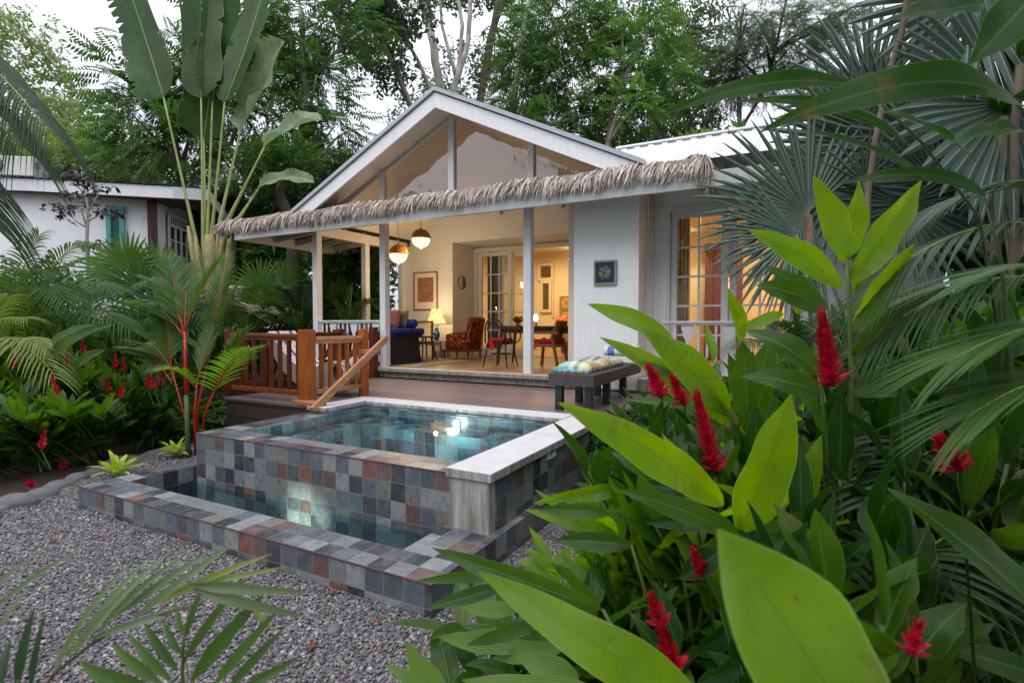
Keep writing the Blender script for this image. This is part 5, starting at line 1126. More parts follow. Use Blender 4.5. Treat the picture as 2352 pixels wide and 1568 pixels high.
ordn=['first','second','third','fourth','fifth','sixth','seventh','eighth','ninth','tenth','eleventh','twelfth','thirteenth','fourteenth','fifteenth','sixteenth','seventeenth','eighteenth','nineteenth','twentieth','twenty-first','twenty-second','twenty-third','twenty-fourth','twenty-fifth','twenty-sixth','twenty-seventh','twenty-eighth']
big={3:.20,5:.19,1:.15}
ks=0
for i in range(len(stones)-1):
    for f in ((0,.5)):
        p=stones[i].lerp(stones[i+1],f); r_=random.Random(i*3+int(f*2)).uniform(.065,.10)*(1.3 if i in(2,3,4) and f==0 else 1); stone((p.x,p.y,-.02),r_,'grey river stone edging the left bed, %s from the left in the row'%ordn[ks],ks+11); ks+=1
for i,(u,v,r_,l) in enumerate(((152,905+165,.03,'small pale stone lying on the gravel just left of the low trough'),)): pass
for i,(fx,fy,r_,l) in enumerate(((262,1308,.035,'round pale pebble against the trough wall near its left end'),(325,1334,.045,'larger brownish pebble against the front of the trough wall'),(2100/1.0884,1568,.01,''),(835,1577,.035,'large pale tan pebble on the gravel in front of the trough corner'))):
    if l: p=PZ(fx/1.0884*1.0,fy/1.0884 if fy>1500 else fy/1.0884,.005); stone((p.x,p.y,.0),r_,l,50+i,'pebble')
LITTER=M_plain('dry_leaf',srgb(112,64,40),.8,.4,30)
for i,(fx,fy,l) in enumerate(((130,1355,'curled rust-brown dead leaf on the gravel at the far left'),(230,1342,'long thin brown dead leaf on the gravel by the trough'),(1715/2.613,1300+485/2.613,''),(818,1485,'brown dead leaf against the gravel below the trough front'),(930,1560,'dry brown leaf near the trough corner at the bottom'),(775,1625,'crumpled dark brown leaf on the gravel near the bottom'),(1190,1500,'dry brown leaf beside the right end of the trough'))):
    if not l: continue
    p=PZ(fx/1.0884,fy/1.0884,.02); rs=random.Random(i); a=rs.uniform(0,PI); m=MB(); d=V((math.cos(a),math.sin(a),.05))*rs.uniform(.04,.07); leaf(m,V(p),V(p)+d,.03,arch=.15,fold=.6,wav=.2,seg=6); m.build('dead_leaf',LITTER,None,True,origin=tuple(p),tg=(l,'dead leaf','dead leaves on the gravel'))
_n=420; _px=RNG.uniform(-7,.3,_n); _py=RNG.uniform(1.0,4.4,_n); _kk=inside(_px,_py,gp_)&~((_px>-5.45)&(_px<-1.6)&(_py>2.2)); _v=[];_f=[]
for _x,_y in zip(_px[_kk],_py[_kk]):
    _a=RNG.uniform(0,PI); _l=RNG.uniform(.008,.028); _w=_l*RNG.uniform(.15,.5); _c,_s2=math.cos(_a),math.sin(_a); _z=RNG.uniform(.018,.026); _b=len(_v)
    _v+=[(_x-_c*_l,_y-_s2*_l,_z),(_x+_s2*_w,_y-_c*_w,_z+.004),(_x+_c*_l,_y+_s2*_l,_z),(_x-_s2*_w,_y+_c*_w,_z+.006)]; _f.append((_b,_b+1,_b+2,_b+3))
tag(npmesh('leaf_litter',np.array(_v),np.array(_f),None,LITTER),'small brown bits of leaf litter scattered over the gravel','leaf litter',None,'stuff')
# ================================================================ NEIGHBOUR HOUSE
nd=13.0
A=V((math.cos(0),0,0)); 
dirA=(RT*5.44+V((FW.x,FW.y,0)).normalized()*1); dirA.z=0; dirA.normalize(); dirB=V((-dirA.y,dirA.x,0))
corner=P(1200*.3188/1.0884,(350+430*.3188)/1.0884,nd); zt=corner.z
cn=V((corner.x,corner.y,0))
nb=thing('neighbour_house','white neighbouring cottage with green shutters behind the palms at the left','house',tuple(cn))
m=MB(); w1=cn-dirA*9; z0=.3
m.poly([tuple(w1+V((0,0,z0))),tuple(cn+V((0,0,z0))),tuple(cn+V((0,0,zt))),tuple(w1+V((0,0,zt)))]) 
e=cn+dirB*5; 
m.poly([tuple(cn+V((0,0,z0))),tuple(e+V((0,0,z0))),tuple(e+V((0,0,zt))),tuple(cn+V((0,0,zt)))]) 
e2=w1+dirB*5; m.poly([tuple(e+V((0,0,z0))),tuple(e2+V((0,0,z0))),tuple(e2+V((0,0,zt))),tuple(e+V((0,0,zt)))]) ; m.poly([tuple(e2+V((0,0,z0))),tuple(w1+V((0,0,z0))),tuple(w1+V((0,0,zt))),tuple(e2+V((0,0,zt)))]) 
m.build('walls',M_paint('neighbour_wall',(.86,.87,.9,1),.6,board=.45,dirt=.1),nb)
def onA(u,v,off=0):     # point on the wall plane A seen at (u,v)
    r=ray(u,v); n=dirB; o=cn-dirB*off; t=(o-EYE).dot(n)/r.dot(n); return EYE+r*t
def onB(u,v,off=0):
    r=ray(u,v); n=dirA; o=cn+dirA*off; t=(o-EYE).dot(n)/r.dot(n); return EYE+r*t
def z4(a,b): return (a*.3188/1.0884,(350+b*.3188)/1.0884)
MAR=M_wood('dark_post',srgb(40,20,20),srgb(70,34,32),.4,2)
m=MB(); q=cn-dirA*.0-dirB*.06; m.box((q.x-.075,q.y-.075,z0),(q.x+.075,q.y+.075,zt)); m.build('corner_post',MAR,nb)
q=onB(*z4(1562,600),.0); m=MB(); m.box((q.x-.06,q.y-.06,z0),(q.x+.06,q.y+.06,zt-.15)); m.build('corner_post',MAR,nb)
# shutter
TEAL=M_plain('teal_paint',srgb(84,156,148),.5,.1); TEALD=M_plain('teal_louvre',srgb(52,108,104),.6,.15)
a=onA(*z4(835,515),.05); b=onA(*z4(985,930),.05)
def wallbox(m,p,q,th,z0_,z1_): 
    d=(V((q.x,q.y,0))-V((p.x,p.y,0))); n=V((d.y,-d.x,0)).normalized()*th; pts=[V((p.x,p.y,0)),V((q.x,q.y,0)),V((q.x,q.y,0))+n,V((p.x,p.y,0))+n]
    lo=[v+V((0,0,z0_)) for v in pts]; hi=[v+V((0,0,z1_)) for v in pts]
    for f in ((0,3,2,1),): m.poly([lo[i] for i in f])
    m.poly(hi)
    for i in range(4): j=(i+1)%4; m.poly([lo[i],lo[j],hi[j],hi[i]])
dd=(V((b.x,b.y,0))-V((a.x,a.y,0))).normalized(); a0=V((a.x,a.y,0)); b0=V((b.x,b.y,0)); fr=.10
m=MB(); wallbox(m,a0,a0+dd*fr,.05,b.z,a.z); wallbox(m,b0-dd*fr,b0,.05,b.z,a.z); wallbox(m,a0+dd*fr,b0-dd*fr,.05,a.z-fr,a.z); sh=m.build('shutter',TEAL,nb); m=MB(); wallbox(m,a0+dd*fr,b0-dd*fr,.01,b.z,a.z-fr); m.build('backing',TEALD,sh)
m=MB(); n_=28
for i in range(n_): z=b.z+(a.z-fr-b.z)*(i+.5)/n_; m.bar(a0+dd*fr+V((0,0,z)),b0-dd*fr+V((0,0,z)),.05,.02,(-dirB.x*.7,-dirB.y*.7,.7))
m.build('louvres',TEALD,sh)
# window in wall B
a=onB(*z4(1308,575),.04); b=onB(*z4(1497,658),.04); c=onB(*z4(1312,985),.04); c.z-=.1; a0=V((a.x,a.y,0)); b0=V((b.x,b.y,0)); dd=(b0-a0).normalized(); Lw=(b0-a0).length; trz=onB(*z4(1308,660),.04).z
DGL=M_plain('dark_window_glass',srgb(56,62,72),.12,.3,2,spec=.8)
m=MB(); wallbox(m,a0,b0,.02,c.z,a.z); gl=None; wn=m.build('window',DGL,nb)
m=MB()
for f0,f1 in ((0,.05),(.95,1),(.25,.29),(.48,.52),(.72,.76)): wallbox(m,a0+dd*Lw*f0,a0+dd*Lw*f1,.05,c.z,a.z if f1 in(.05,1) else trz)
for z_ in (a.z-.04,trz-.03,c.z): wallbox(m,a0,b0,.06,z_,z_+.06)
for k in (1,2): z_=c.z+(trz-c.z)*k/3; wallbox(m,a0,b0,.04,z_,z_+.03)
m.build('window_frame',WHITE,wn)
m=MB()
for i in range(13):
    x0=a0+dd*Lw*(i/12); m.tube([x0+V((0,0,trz))+dirA*.06,x0+dd*Lw/24+V((0,0,(trz+a.z)/2+.04))+dirA*.06,x0+V((0,0,a.z))+dirA*.06],.012,4)
m.build('lattice',WHITE,wn)
# roof: corrugated, low pitch, fascia board
FB=M_paint('neighbour_fascia',(.74,.75,.8,1),.5,dirt=.15)
fa=[P(*z4(-150,290),nd*.93),P(*z4(235,305),nd*.945),P(*z4(1355,365),nd*.96),P(*z4(1640,388),nd*1.02),P(*z4(1830,640),nd*1.22)]
m=MB()
for i in range(4):
    a,b=fa[i],fa[i+1]; h=.27; d=(b-a).normalized(); n=V((d.y,-d.x,0)).normalized()*.05
    m.poly([a,b,b-V((0,0,h)),a-V((0,0,h))]); m.poly([a+n*-1,a-n-V((0,0,h)),b-n-V((0,0,h)),b-n]); m.poly([a,a-n,b-n,b]); m.poly([a-V((0,0,h)),b-V((0,0,h)),b-n-V((0,0,h)),a-n-V((0,0,h))])
m.build('fascia',FB,nb)
RG=NT('neighbour_roofing'); RG=RG.done(RG.pbsdf(RG.mix(RG.noise(RG.pos(),3,4),srgb(96,98,96),srgb(150,150,146)),.6,.3))
m=MB(); back=[V((p.x,p.y,p.z))+dirB*4.5+V((0,0,.55)) for p in fa[:4]]
N=90
for s_ in range(3):
    a,b=fa[s_],fa[s_+1]; ba,bb=back[s_],back[s_+1]; nn=max(4,int((b-a).length/.09)); bidx=len(m.v)
    for i in range(nn+1):
        f=i/nn; off=.022 if i%2 else .0; m.v += [a.lerp(b,f)+V((0,0,.015+off))-dirB*.05, ba.lerp(bb,f)+V((0,0,.015+off))]
    for i in range(nn): q=bidx+2*i; m.face((q,q+2,q+3,q+1))
m.build('roof',RG,nb)
m=MB(); m.poly([fa[0]-V((0,0,.26)),fa[1]-V((0,0,.26)),fa[1]+dirB*1.6-V((0,0,.2)),fa[0]+dirB*1.6-V((0,0,.2))]); m.poly([fa[1]-V((0,0,.26)),fa[2]-V((0,0,.26)),fa[2]+dirB*1.6-V((0,0,.2)),fa[1]+dirB*1.6-V((0,0,.2))]); m.poly([fa[2]-V((0,0,.26)),fa[3]-V((0,0,.26)),fa[4]-V((0,0,.26)),fa[2]+dirB*3-V((0,0,.2))]); m.build('soffit',M_wood('soffit_wood',srgb(70,44,28),srgb(112,74,48),.6,0),nb)
# air conditioner on that roof
q=P(*z4(120,200),nd*1.0); au=thing('air_conditioner','weathered white air conditioning unit standing on the neighbouring roof','air conditioner',tuple(q))
zb=P(*z4(120,278),nd).z; ztp=P(*z4(120,125),nd).z
m=MB(); e=q+dirA*((240-120)*.3188/1.0884*nd/FPX); s=q-dirA*1.2; wallbox(m,V((s.x,s.y,0)),V((e.x,e.y,0)),-.35,zb,ztp); m.build('casing',M_paint('ac_paint',(.62,.63,.6,1),.5,dirt=.4),au,bevel=.02)
m=MB(); cc=q-dirA*.45-dirB*.012+V((0,0,(zb+ztp)/2-q.z)); rr_=(ztp-zb)*.42; 
for k in range(6): m.tube([cc+dirA*rr_*(k+1)/6*math.cos(a)+V((0,0,rr_*(k+1)/6*math.sin(a))) for a in [2*PI*i/24 for i in range(25)]],.008,4,False)
m.build('fan_grille',IRON,au)
m=MB()
for k in range(3): m.tube([e+dirB*.1+dirA*(.02)+V((0,0,zb-e.z+.35-.06*k)),e+dirA*(.22+.04*k)+V((0,0,zb-e.z+.32-.05*k)),e+dirA*(.25+.04*k)+V((0,0,zb-e.z-.12))],.03,7)
m.build('hoses',M_plain('hose_grey',srgb(120,120,122),.6,.2),au,True)
m=MB(); wallbox(m,V((s.x,s.y,0))+dirA*.2,V((e.x,e.y,0)),-.35,zb-.45,zb-.005); m.build('stand',IRON,au)
# ================================================================ TREES
tree('forest_tree','feathery pale-leaved tree filling the far left sky',[(40,120,24,90,90),(110,230,24,90,80),(190,290,23,80,60),(60,300,22,110,60),(0,60,25,50,50)],620,.75,'broad',LTREEL,21,[[(120,420,24,.16),(150,300,24,.12),(170,200,24,.06)],[(150,330,24,.08),(220,250,24,.05),(290,200,24,.02)]],BARK,hollow=.25)
tree('leafy_tree','rounded bright green tree just above the neighbouring roof',[(170,350,19,90,45),(240,365,18,80,45),(300,390,19,60,50),(60,370,20,80,50),(120,400,18,90,40)],1500,.55,'broad',LTREEL,22,[[(210,480,19,.14),(215,400,19,.1)]],BARKD)
tree('dark_tree','tall dark tree with drooping compound leaves left of the banana-like palm leaves',[(300,170,15,60,80),(330,270,15,75,60),(290,340,15,50,40),(410,330,14.5,80,60),(410,130,16,50,60),(470,230,16,90,90)],800,.62,'pinnate',LTREE,23,[[(425,560,15,.16),(415,400,15,.12),(360,240,15,.06)],[(415,400,15,.08),(530,330,15,.06),(560,250,15,.03)]],BARKD)
tree('dark_tree','broad dark tree with compound leaves behind the striped palm leaves, left of the gable',[(680,60,17,110,90),(720,200,16.5,90,80),(640,280,16,90,70),(760,300,16,65,70),(800,60,18,90,60),(700,390,16,100,50),(600,140,17,70,90),(560,30,17,90,60),(660,130,17,90,70),(740,380,16,80,60)],1500,.62,'pinnate',LTREE,24,[[(690,560,17,.2),(690,420,17,.17),(700,200,17,.12),(690,20,17,.08)],[(700,330,17,.09),(620,250,17,.06),(560,200,17,.03)],[(590,470,16,.10),(545,370,16,.08),(500,300,16,.03)]],BARK)
tree('dark_tree','dark overhanging canopy at the top centre above the gable',[(850,40,21,80,55),(870,110,21,60,60),(930,10,21,70,40),(900,180,22,30,40),(820,-30,20,110,40)],620,.75,'broad',LTREEG,25,[[(980,560,22,.14),(945,250,22,.12),(900,130,22,.08),(850,40,22,.04)]],BARK)
tree('pale_trunk_tree','tall tree with smooth pale trunk rising just above the gable peak',[(980,-60,25,90,50),(1010,250,26,60,60),(950,290,25,60,50)],380,.7,'broad',LTREE,26,[[(1012,600,23,.2),(1010,200,23,.19),(990,80,23,.17),(975,-20,23,.15)],[(1000,230,22,.08),(960,140,22,.08),(900,40,22,.06),(840,-10,22,.04)]],BARK)
tree('pale_trunk_tree','forked pale-trunked tree immediately right of the gable peak',[(1060,-60,27,100,50),(1050,170,28,50,60)],260,.75,'broad',LTREEG,27,[[(1040,600,24,.17),(1042,200,24,.16),(1075,100,24,.11),(1082,-20,24,.1)],[(1048,180,24,.1),(1015,60,24,.07),(1010,-10,24,.06)],[(1052,190,24,.09),(1062,60,24,.09),(1050,-20,24,.08)]],BARK)
tree('pale_trunk_tree','leaning mossy-trunked tree between the forked trunk and the dense canopy',[(1150,-50,28,90,50),(1140,130,29,50,60)],300,.75,'broad',LTREE,28,[[(1090,600,25,.2),(1100,250,25,.19),(1120,130,25,.17),(1150,-20,25,.15)],[(1118,160,25,.16),(1135,60,25,.14),(1165,-20,25,.12)]],BARKD)
tree('canopy_tree','dense dark green tree with a slim brown trunk over the middle of the roof',[(1200,200,19,85,75),(1250,110,19,95,75),(1180,290,18,60,40),(1320,60,19,110,60),(1310,180,18.5,100,70),(1380,260,18,80,50),(1280,290,18,80,45),(1180,250,20,60,50),(1270,20,20,90,50)],1500,.62,'pinnate',LTREE,29,[[(1160,600,19,.15),(1170,330,19,.14),(1190,150,19,.1),(1215,-10,19,.09)],[(1190,150,19,.06),(1250,90,19,.04),(1290,200,19,.02)]],BARK)
tree('canopy_tree','tree with long hanging compound leaves and a thin leaning trunk right of the gable',[(1420,180,17.5,60,45),(1470,110,18,90,60),(1460,30,18.5,100,50),(1520,200,18,70,50),(1450,250,17,60,35)],560,.72,'pinnate',LTREEB,30,[[(1390,520,17.5,.1),(1395,330,17.5,.09),(1410,230,17.5,.06),(1430,190,17.5,.04)]],BARK)
tree('canopy_tree','grey-green small-leaved tree behind the white ridge of the right wing',[(1530,60,22,100,70),(1560,170,22,80,70),(1510,280,21,90,50),(1600,250,22,60,60),(1640,90,23,60,70),(1440,300,22,70,40),(1560,310,20,90,35)],1150,.62,'broad',LTREEG,31,[[(1500,600,22,.15),(1510,280,22,.12),(1540,100,22,.08)]],BARKD)
tree('feathery_tree','airy feathery-leaved tree with thin dark limbs above the silver fan palms',[(1700,90,19,60,60),(1740,170,19,80,60),(1670,200,20,60,60),(1800,90,18,90,70),(1880,50,18,70,50),(1860,150,18,70,50),(1760,30,19,50,40),(1640,150,20,50,60),(1940,40,19,70,60)],1250,.62,'fine',LTREEG,32,[[(1650,520,19,.1),(1700,300,19,.08),(1690,130,19,.06),(1710,10,19,.03)],[(1700,300,19,.06),(1760,200,19,.06),(1780,120,19,.05),(1810,-20,19,.04)],[(1770,160,19,.03),(1850,70,19,.02),(1900,60,19,.012)]],BARKD,hollow=.1)
tree('bright_shrub_tree','bright rosette-leaved sapling behind the white roof ridge',[(1700,320,14,40,22),(1740,330,14,40,20),(1600,330,14,50,18)],130,.6,'droop',LTREEB,33,[[(1700,520,14,.04),(1710,330,14,.03)]],STEMB)
tree('dark_tree','dark understorey tree behind the far end of the gable roof',[(850,420,19,70,50),(1240,330,20,70,22),(1400,330,20.5,80,22),(740,430,18,90,45),(800,440,17,90,40)],1300,.55,'pinnate',LTREE,34)
# backdrop of forest far behind (reads as one mass)
crn=crown('distant_forest',blobs_px([(u,v,34,150,70) for u in range(-100,2500,170) for v in (560,470)]+[(u,400,38,120,60) for u in (-50,120,400,560,700,1250,1400,1550,1700,1900)]),7000,1.3,'broad',LTREEG,40,None,.2); tag(crn,'far-off mass of forest behind the garden','forest',None,'stuff')
# shrubs behind the left end of the porch
def bush(lab,lst,n,size,kind,mat,seed,group='shrubs behind the porch',name='shrub'):
    c=P(*lst[0][:3]); T=thing(name,lab,'shrub',(c.x,c.y,0),group); crown('foliage',blobs_px(lst),n,size,kind,mat,seed,T,.5); m=MB(); rs=random.Random(seed)
    for b in blobs_px(lst):
        for k in range(3): e=V(b[:3])+V((rs.uniform(-.5,.5)*b[3],rs.uniform(-.5,.5)*b[4],0)); m.tube([(c.x,c.y,0),V((c.x,c.y,0)).lerp(e,.5)+V((0,0,.2)),e],[.03,.02,.008],5)
    m.build('stems',STEMB,T)
bush('deep green bank of shrubs seen under the left thatch eave',[(560,620,15.5,70,60),(640,590,15,70,60),(690,680,15,60,60),(560,700,14.5,70,50),(620,660,16,80,60)],1700,.42,'droop',LTREEB,51)
bush('glossy shrub seen between the first two porch columns',[(780,620,13.5,50,60),(770,700,13,50,50),(800,560,14,50,40)],700,.38,'droop',LTREEB,52)
bush('dark leafy shrub seen between the porch column and the picture wall',[(855,630,13,30,60),(860,700,12.8,35,50),(850,560,13.6,40,40),(840,740,12.4,50,30)],700,.36,'droop',LTREE,53)
bush('tall shrub mass behind the palm trunk at the thatch corner',[(520,500,16,80,50),(600,480,17,80,45),(670,510,16,60,30),(450,520,16,60,60),(540,560,16,80,50)],1700,.45,'broad',LTREE,54)
tk=thing('mossy_trunk','knobbly brown tree trunk standing behind the left thatch eave','tree',tuple(P(665,700,14.2)*1)); m=MB(); m.tube([(P(668,700,14.2).x,P(668,700,14.2).y,0)]+[P(u,v,14.2) for u,v in ((670,650),(672,600),(664,520),(655,480),(640,440),(660,400))],[.2,.15,.13,.14,.15,.13,.12],9); m.build('trunk',BARKD,tk,True); crown('crown',blobs_px([(650,380,14.5,90,50)]),300,.5,'broad',LTREE,61,tk)
# ================================================================ LEFT GARDEN
K5=.3516
tp=thing('travellers_palm','tall traveller\'s palm with upright paddle leaves between the two cottages','palm',(P(487,760,11.4).x,P(487,760,11.4).y,0))
d0=11.4
TL=[((376,225),(262,-120),112,.02,-.25,LBAN,(452,560)),((462,226),(455,-150),86,.02,.1,LBAN,(467,560)),((488,234),(512,-120),80,.03,.5,LBAN,(476,560)),((516,236),(628,-110),82,.03,-.4,LBAN,(484,560)),
    ((468,318),(500,90),100,.0,.15,LBAN,(472,560)),((552,300),(650,92),84,.05,-.6,LBAN2,(506,505)),((608,336),(738,276),52,.08,.9,LBAN2,(524,505)),((594,433),(722,420),30,.12,1.1,LBAN2,(546,505))]
for i,(b,t_,w,ar,roll,mt,pb_) in enumerate(TL):
    dd_=d0+(.5 if i==4 else 0)+(.12*(i%3)); p0,p1=P(*b,dd_),P(*t_,dd_+(.2 if i<4 else -.3)); w_=w*d0/FPX
    m=MB(); leaf(m,p0,p1,w_*1.05,up=-FW if i<6 else V((0,0,1)),arch=ar if i>=6 else -ar,fold=.22 if i<5 else .6,wav=.03 if i<5 else .14,seg=64,shape=1,roll=roll,nx=6); lf_=m.build('leaf',mt,tp,True)
    m=MB(); q=P(*pb_,d0); r=P(490,700,d0); bow=V((0,0,0)); m.tube([qpt(V((r.x,r.y,r.z)),q,p0,k/8) if k<0 else (r.lerp(q,k/3) if k<3 else q.lerp(p0,(k-3)/6)) for k in range(10)],[.085,.075,.06,.045,.036,.03,.026,.022,.02,.018],8); m.build('leaf_stalk',PET,tp,True)
m=MB(); q=P(487,760,d0); 
tr_=[(V((q.x,q.y,0)),.16),(P(486,760,d0),.15),(P(486,700,d0),.16),(P(488,640,d0),.17),(P(487,590,d0),.13),(P(480,540,d0),.09)]
m.tube([a for a,_ in tr_],[b for _,b in tr_],14)
for sx,uu,vv in ((-1,455,600),(1,520,610),(1,535,560),(-1,442,580),(1,508,585)): m.tube([P(490,760,d0-.1),P(488+(uu-488)*.5,690,d0-.12),P(uu,vv,d0-.1),P(uu+(uu-488)*.2,vv-60,d0)],[.07,.075,.06,.035],8)
t=NT('palm_trunk'); s=t.sep(t.pos()); w=t.m('SINE',t.m('MULTIPLY',t.m('ADD',s[2],t.m('ABSOLUTE',t.m('SINE',t.m('MULTIPLY',s[0],9)))),22)); n=t.noise(t.scale(t.pos(),(1,1,.3)),8,4)
TPT=t.done(t.pbsdf(t.mix(t.ramp(n,[(.4,(0,0,0)),(.7,(.8,.8,.8))]),t.mix(t.m('MULTIPLY_ADD',w,.5,.5),srgb(112,122,84),srgb(140,144,112)),srgb(150,108,62)),.7,.3))
m.build('trunk',TPT,tp,True)
# small tree with dark leaves
st_=P(*z4(683,900),11); T=thing('dark_leaved_tree','slender young tree with very dark curled leaves in front of the neighbouring house','tree',(st_.x,st_.y,0))
m=MB(); zp=lambda a,b,d=11:P(*z4(a,b),d); m.tube([(st_.x,st_.y,0),zp(690,950),zp(682,760),zp(688,640),zp(690,520),zp(668,420),zp(650,340),zp(640,250)],[.045,.04,.033,.03,.026,.02,.015,.01],8)
br=[((683,690),(600,640),(560,600)),((683,690),(640,560),(640,510)),((690,560),(730,500),(760,440)),((690,520),(730,470),(780,420)),((668,420),(600,360),(560,320)),((650,360),(700,290),(700,260)),((686,640),(760,600),(830,560)),((685,900),(660,860),(650,820)),((686,880),(720,820),(760,800)),((560,600),(500,560),(450,540)),((668,430),(560,440),(520,430)),((650,340),(720,330),(800,380))]
for b in br: m.tube([zp(*b[0]),zp(*b[1]),zp(*b[2])],[.018,.013,.007],5)
m.build('trunk',BARK,T,True); m=MB(); rs=random.Random(9)
for (a,b,ra,rb,n) in ((600,270,150,70,70),(500,230,90,40,24),(700,270,90,60,34),(830,380,90,30,14),(560,430,90,40,24),(500,550,140,50,44),(420,500,60,30,16),(660,510,70,40,24),(740,400,60,50,22),(840,570,110,40,38),(930,580,40,40,12),(650,830,60,30,20),(770,820,50,30,20),(480,590,60,40,14),(640,340,60,50,24)):
    for k in range(n):
        q=zp(a+rs.gauss(0,.45)*ra,b+rs.gauss(0,.5)*rb,11+rs.gauss(0,.3)); an=rs.uniform(0,2*PI); d=V((math.cos(an),math.sin(an),rs.uniform(-1.0,.1))).normalized()*rs.uniform(.11,.18); leaf(m,q,q+d,.06,arch=.15,fold=.4,wav=.12,seg=5,nx=2,rs=rs,roll=rs.uniform(-.5,.5))
m.build('leaves',LDARK,T,True)
# coconut fronds hanging in at the top left
def palm_px(name,lab,base,fr,mat,rach=PET,cat='palm',group=None,seed=1,trunk=None,**kw):
    b=V(base); T=thing(name,lab,cat,tuple(b),group); m=MB(); s=MB(); rs=random.Random(seed)
    for f in fr:
        (u0,v0,da),(u1,v1,db),arch=f[:3]; o=dict(kw); 
        if len(f)>3: o.update(f[3])
        p0=P(u0,v0,da); p1=P(u1,v1,db); frond(m,s,p0,p1,arch=arch,rs=rs,**o)
        if not trunk: pass
        hub=V((b.x,b.y,min(b.z+.25,p0.z))); c_=V((b.x*.6+p0.x*.4,b.y*.6+p0.y*.4,p0.z*.7)); 
        if (p0-hub).length>.02 and o.get('stalk',1)!=0: s.tube([hub,c_,p0],[.014,.012,kw.get('rr',.008)],5)
    m.build('fronds',mat,T); s.build('stalks',rach,T,True)
    if trunk: m=MB(); m.tube(trunk,[.16,.14,.13],10); m.build('trunk',BARK,T,True)
    return T
_f=frond
def frond(mb,st,p0,p1,stalk=1,**kw): return _f(mb,st,p0,p1,**kw)
tb_=P(-330,300,6.6)
palm_px('coconut_palm','coconut palm whose dark drooping fronds hang in at the top left corner','%s'%0 and (tb_.x,tb_.y,0),[((-330,60,6.6),(110,300,5.9),.14,{}),((-330,120,6.6),(40,330,5.8),.12,{}),((-330,220,6.6),(-20,520,6),.12,{}),((-330,30,6.8),(10,160,6.4),.12,{})],LPALMD,seed=3,trunk=[(tb_.x,tb_.y,0),(tb_.x,tb_.y,2),(tb_.x,tb_.y,P(-300,80,6.6).z)],n=80,ll=.8,lw=.03,droop=1.0,fwd=.5,rr=.02,seg=5,start=.05)
def ZG(u,d): p=P(u,742,d); return (p.x,p.y,0)
palm_px('areca_palm','large areca palm with arching feather fronds at the left edge under the white wall',ZG(20,8.2),[((20,860,8.2),(268,665,7.6),.22),((10,850,8.2),(200,560,8.4),.2),((0,850,8.2),(90,540,8.2),.15),((30,860,8),(300,760,7.2),.22),((0,840,8.2),(-60,560,8),.15),((20,870,8.2),(150,690,7),.25),((0,850,8.2),(240,600,9),.25),((-20,850,8),(60,620,7),.2)],LPALM,n=34,ll=.55,lw=.028,droop=.5,seed=4,rr=.011)
palm_px('areca_palm','yellowing areca palm at the left edge above the red ginger flowers',ZG(-60,6.6),[((-60,900,6.6),(110,800,6),.2),((-60,900,6.6),(60,730,6.4),.2),((-80,900,6.6),(130,870,5.8),.25),((-60,880,6.6),(20,680,6.4),.15)],LPALMY,n=30,ll=.42,lw=.022,droop=.6,seed=5,rr=.009)
palm_px('areca_palm','areca palm with pale arching fronds left of the red-stemmed palm',ZG(240,8.6),[((240,880,8.6),(390,740,8),.2),((240,880,8.6),(120,720,8.4),.2),((240,870,8.6),(320,690,8),.2),((235,880,8.6),(210,680,8.8),.15),((240,880,8.6),(430,790,8),.22),((240,880,8.6),(100,790,8),.22)],LPALM,n=30,ll=.45,lw=.024,droop=.5,seed=6,rr=.009)
palm_px('areca_palm','feathery palm clump just behind the left corner of the deck railing',ZG(560,12.2),[((560,800,12.2),(660,700,12),.22),((560,800,12.2),(480,690,12),.22),((555,800,12.2),(600,660,12),.18),((560,800,12.2),(540,670,12.4),.15),((560,800,12),(690,740,11.6),.22),((560,800,12),(500,740,11.6),.22)],LPALM,n=26,ll=.6,lw=.035,droop=.5,seed=7,rr=.012)
palm_px('areca_palm','feathery palm clump behind the deck railing next to the corner porch column',ZG(690,11.8),[((690,800,11.8),(760,700,11.6),.22),((690,800,11.8),(620,700,11.6),.22),((690,800,11.8),(700,660,12),.15),((690,800,11.8),(590,720,11.4),.2),((690,800,11.8),(650,670,11.8),.2)],LPALMD,n=26,ll=.6,lw=.035,droop=.5,seed=8,rr=.012)
palm_px('areca_palm','low feathery palm seen between the corner column and the next porch column',ZG(800,11.6),[((800,800,11.6),(850,690,11.4),.2),((800,800,11.6),(760,690,11.4),.2),((800,800,11.6),(810,660,11.6),.15),((800,800,11.6),(870,740,11.2),.2)],LPALM,n=24,ll=.5,lw=.03,droop=.5,seed=9,rr=.012)
k_=pf.location; kk=V((k,0,0))
m=MB(); s=MB(); rs=random.Random(12); c_=zz1(928,800,9.3)
for i in range(16):
    a=2*PI*i/16+rs.uniform(-.2,.2); e=rs.uniform(.5,1.3); L=rs.uniform(.5,.85); c0=V((c_.x,9.3,1.84)); _f(m,s,c0,c0+V((math.cos(a)*math.cos(e),math.sin(a)*math.cos(e),math.sin(e)))*L+V((0,0,-.05)),arch=.16,n=24,ll=.13,lw=.026,droop=.2,vang=.1,fwd=.15,rr=.005,seg=3,rs=rs,start=.1)
m.build('fern_fronds',LPALMB,pf); s.build('fern_stalks',STEMG,pf)
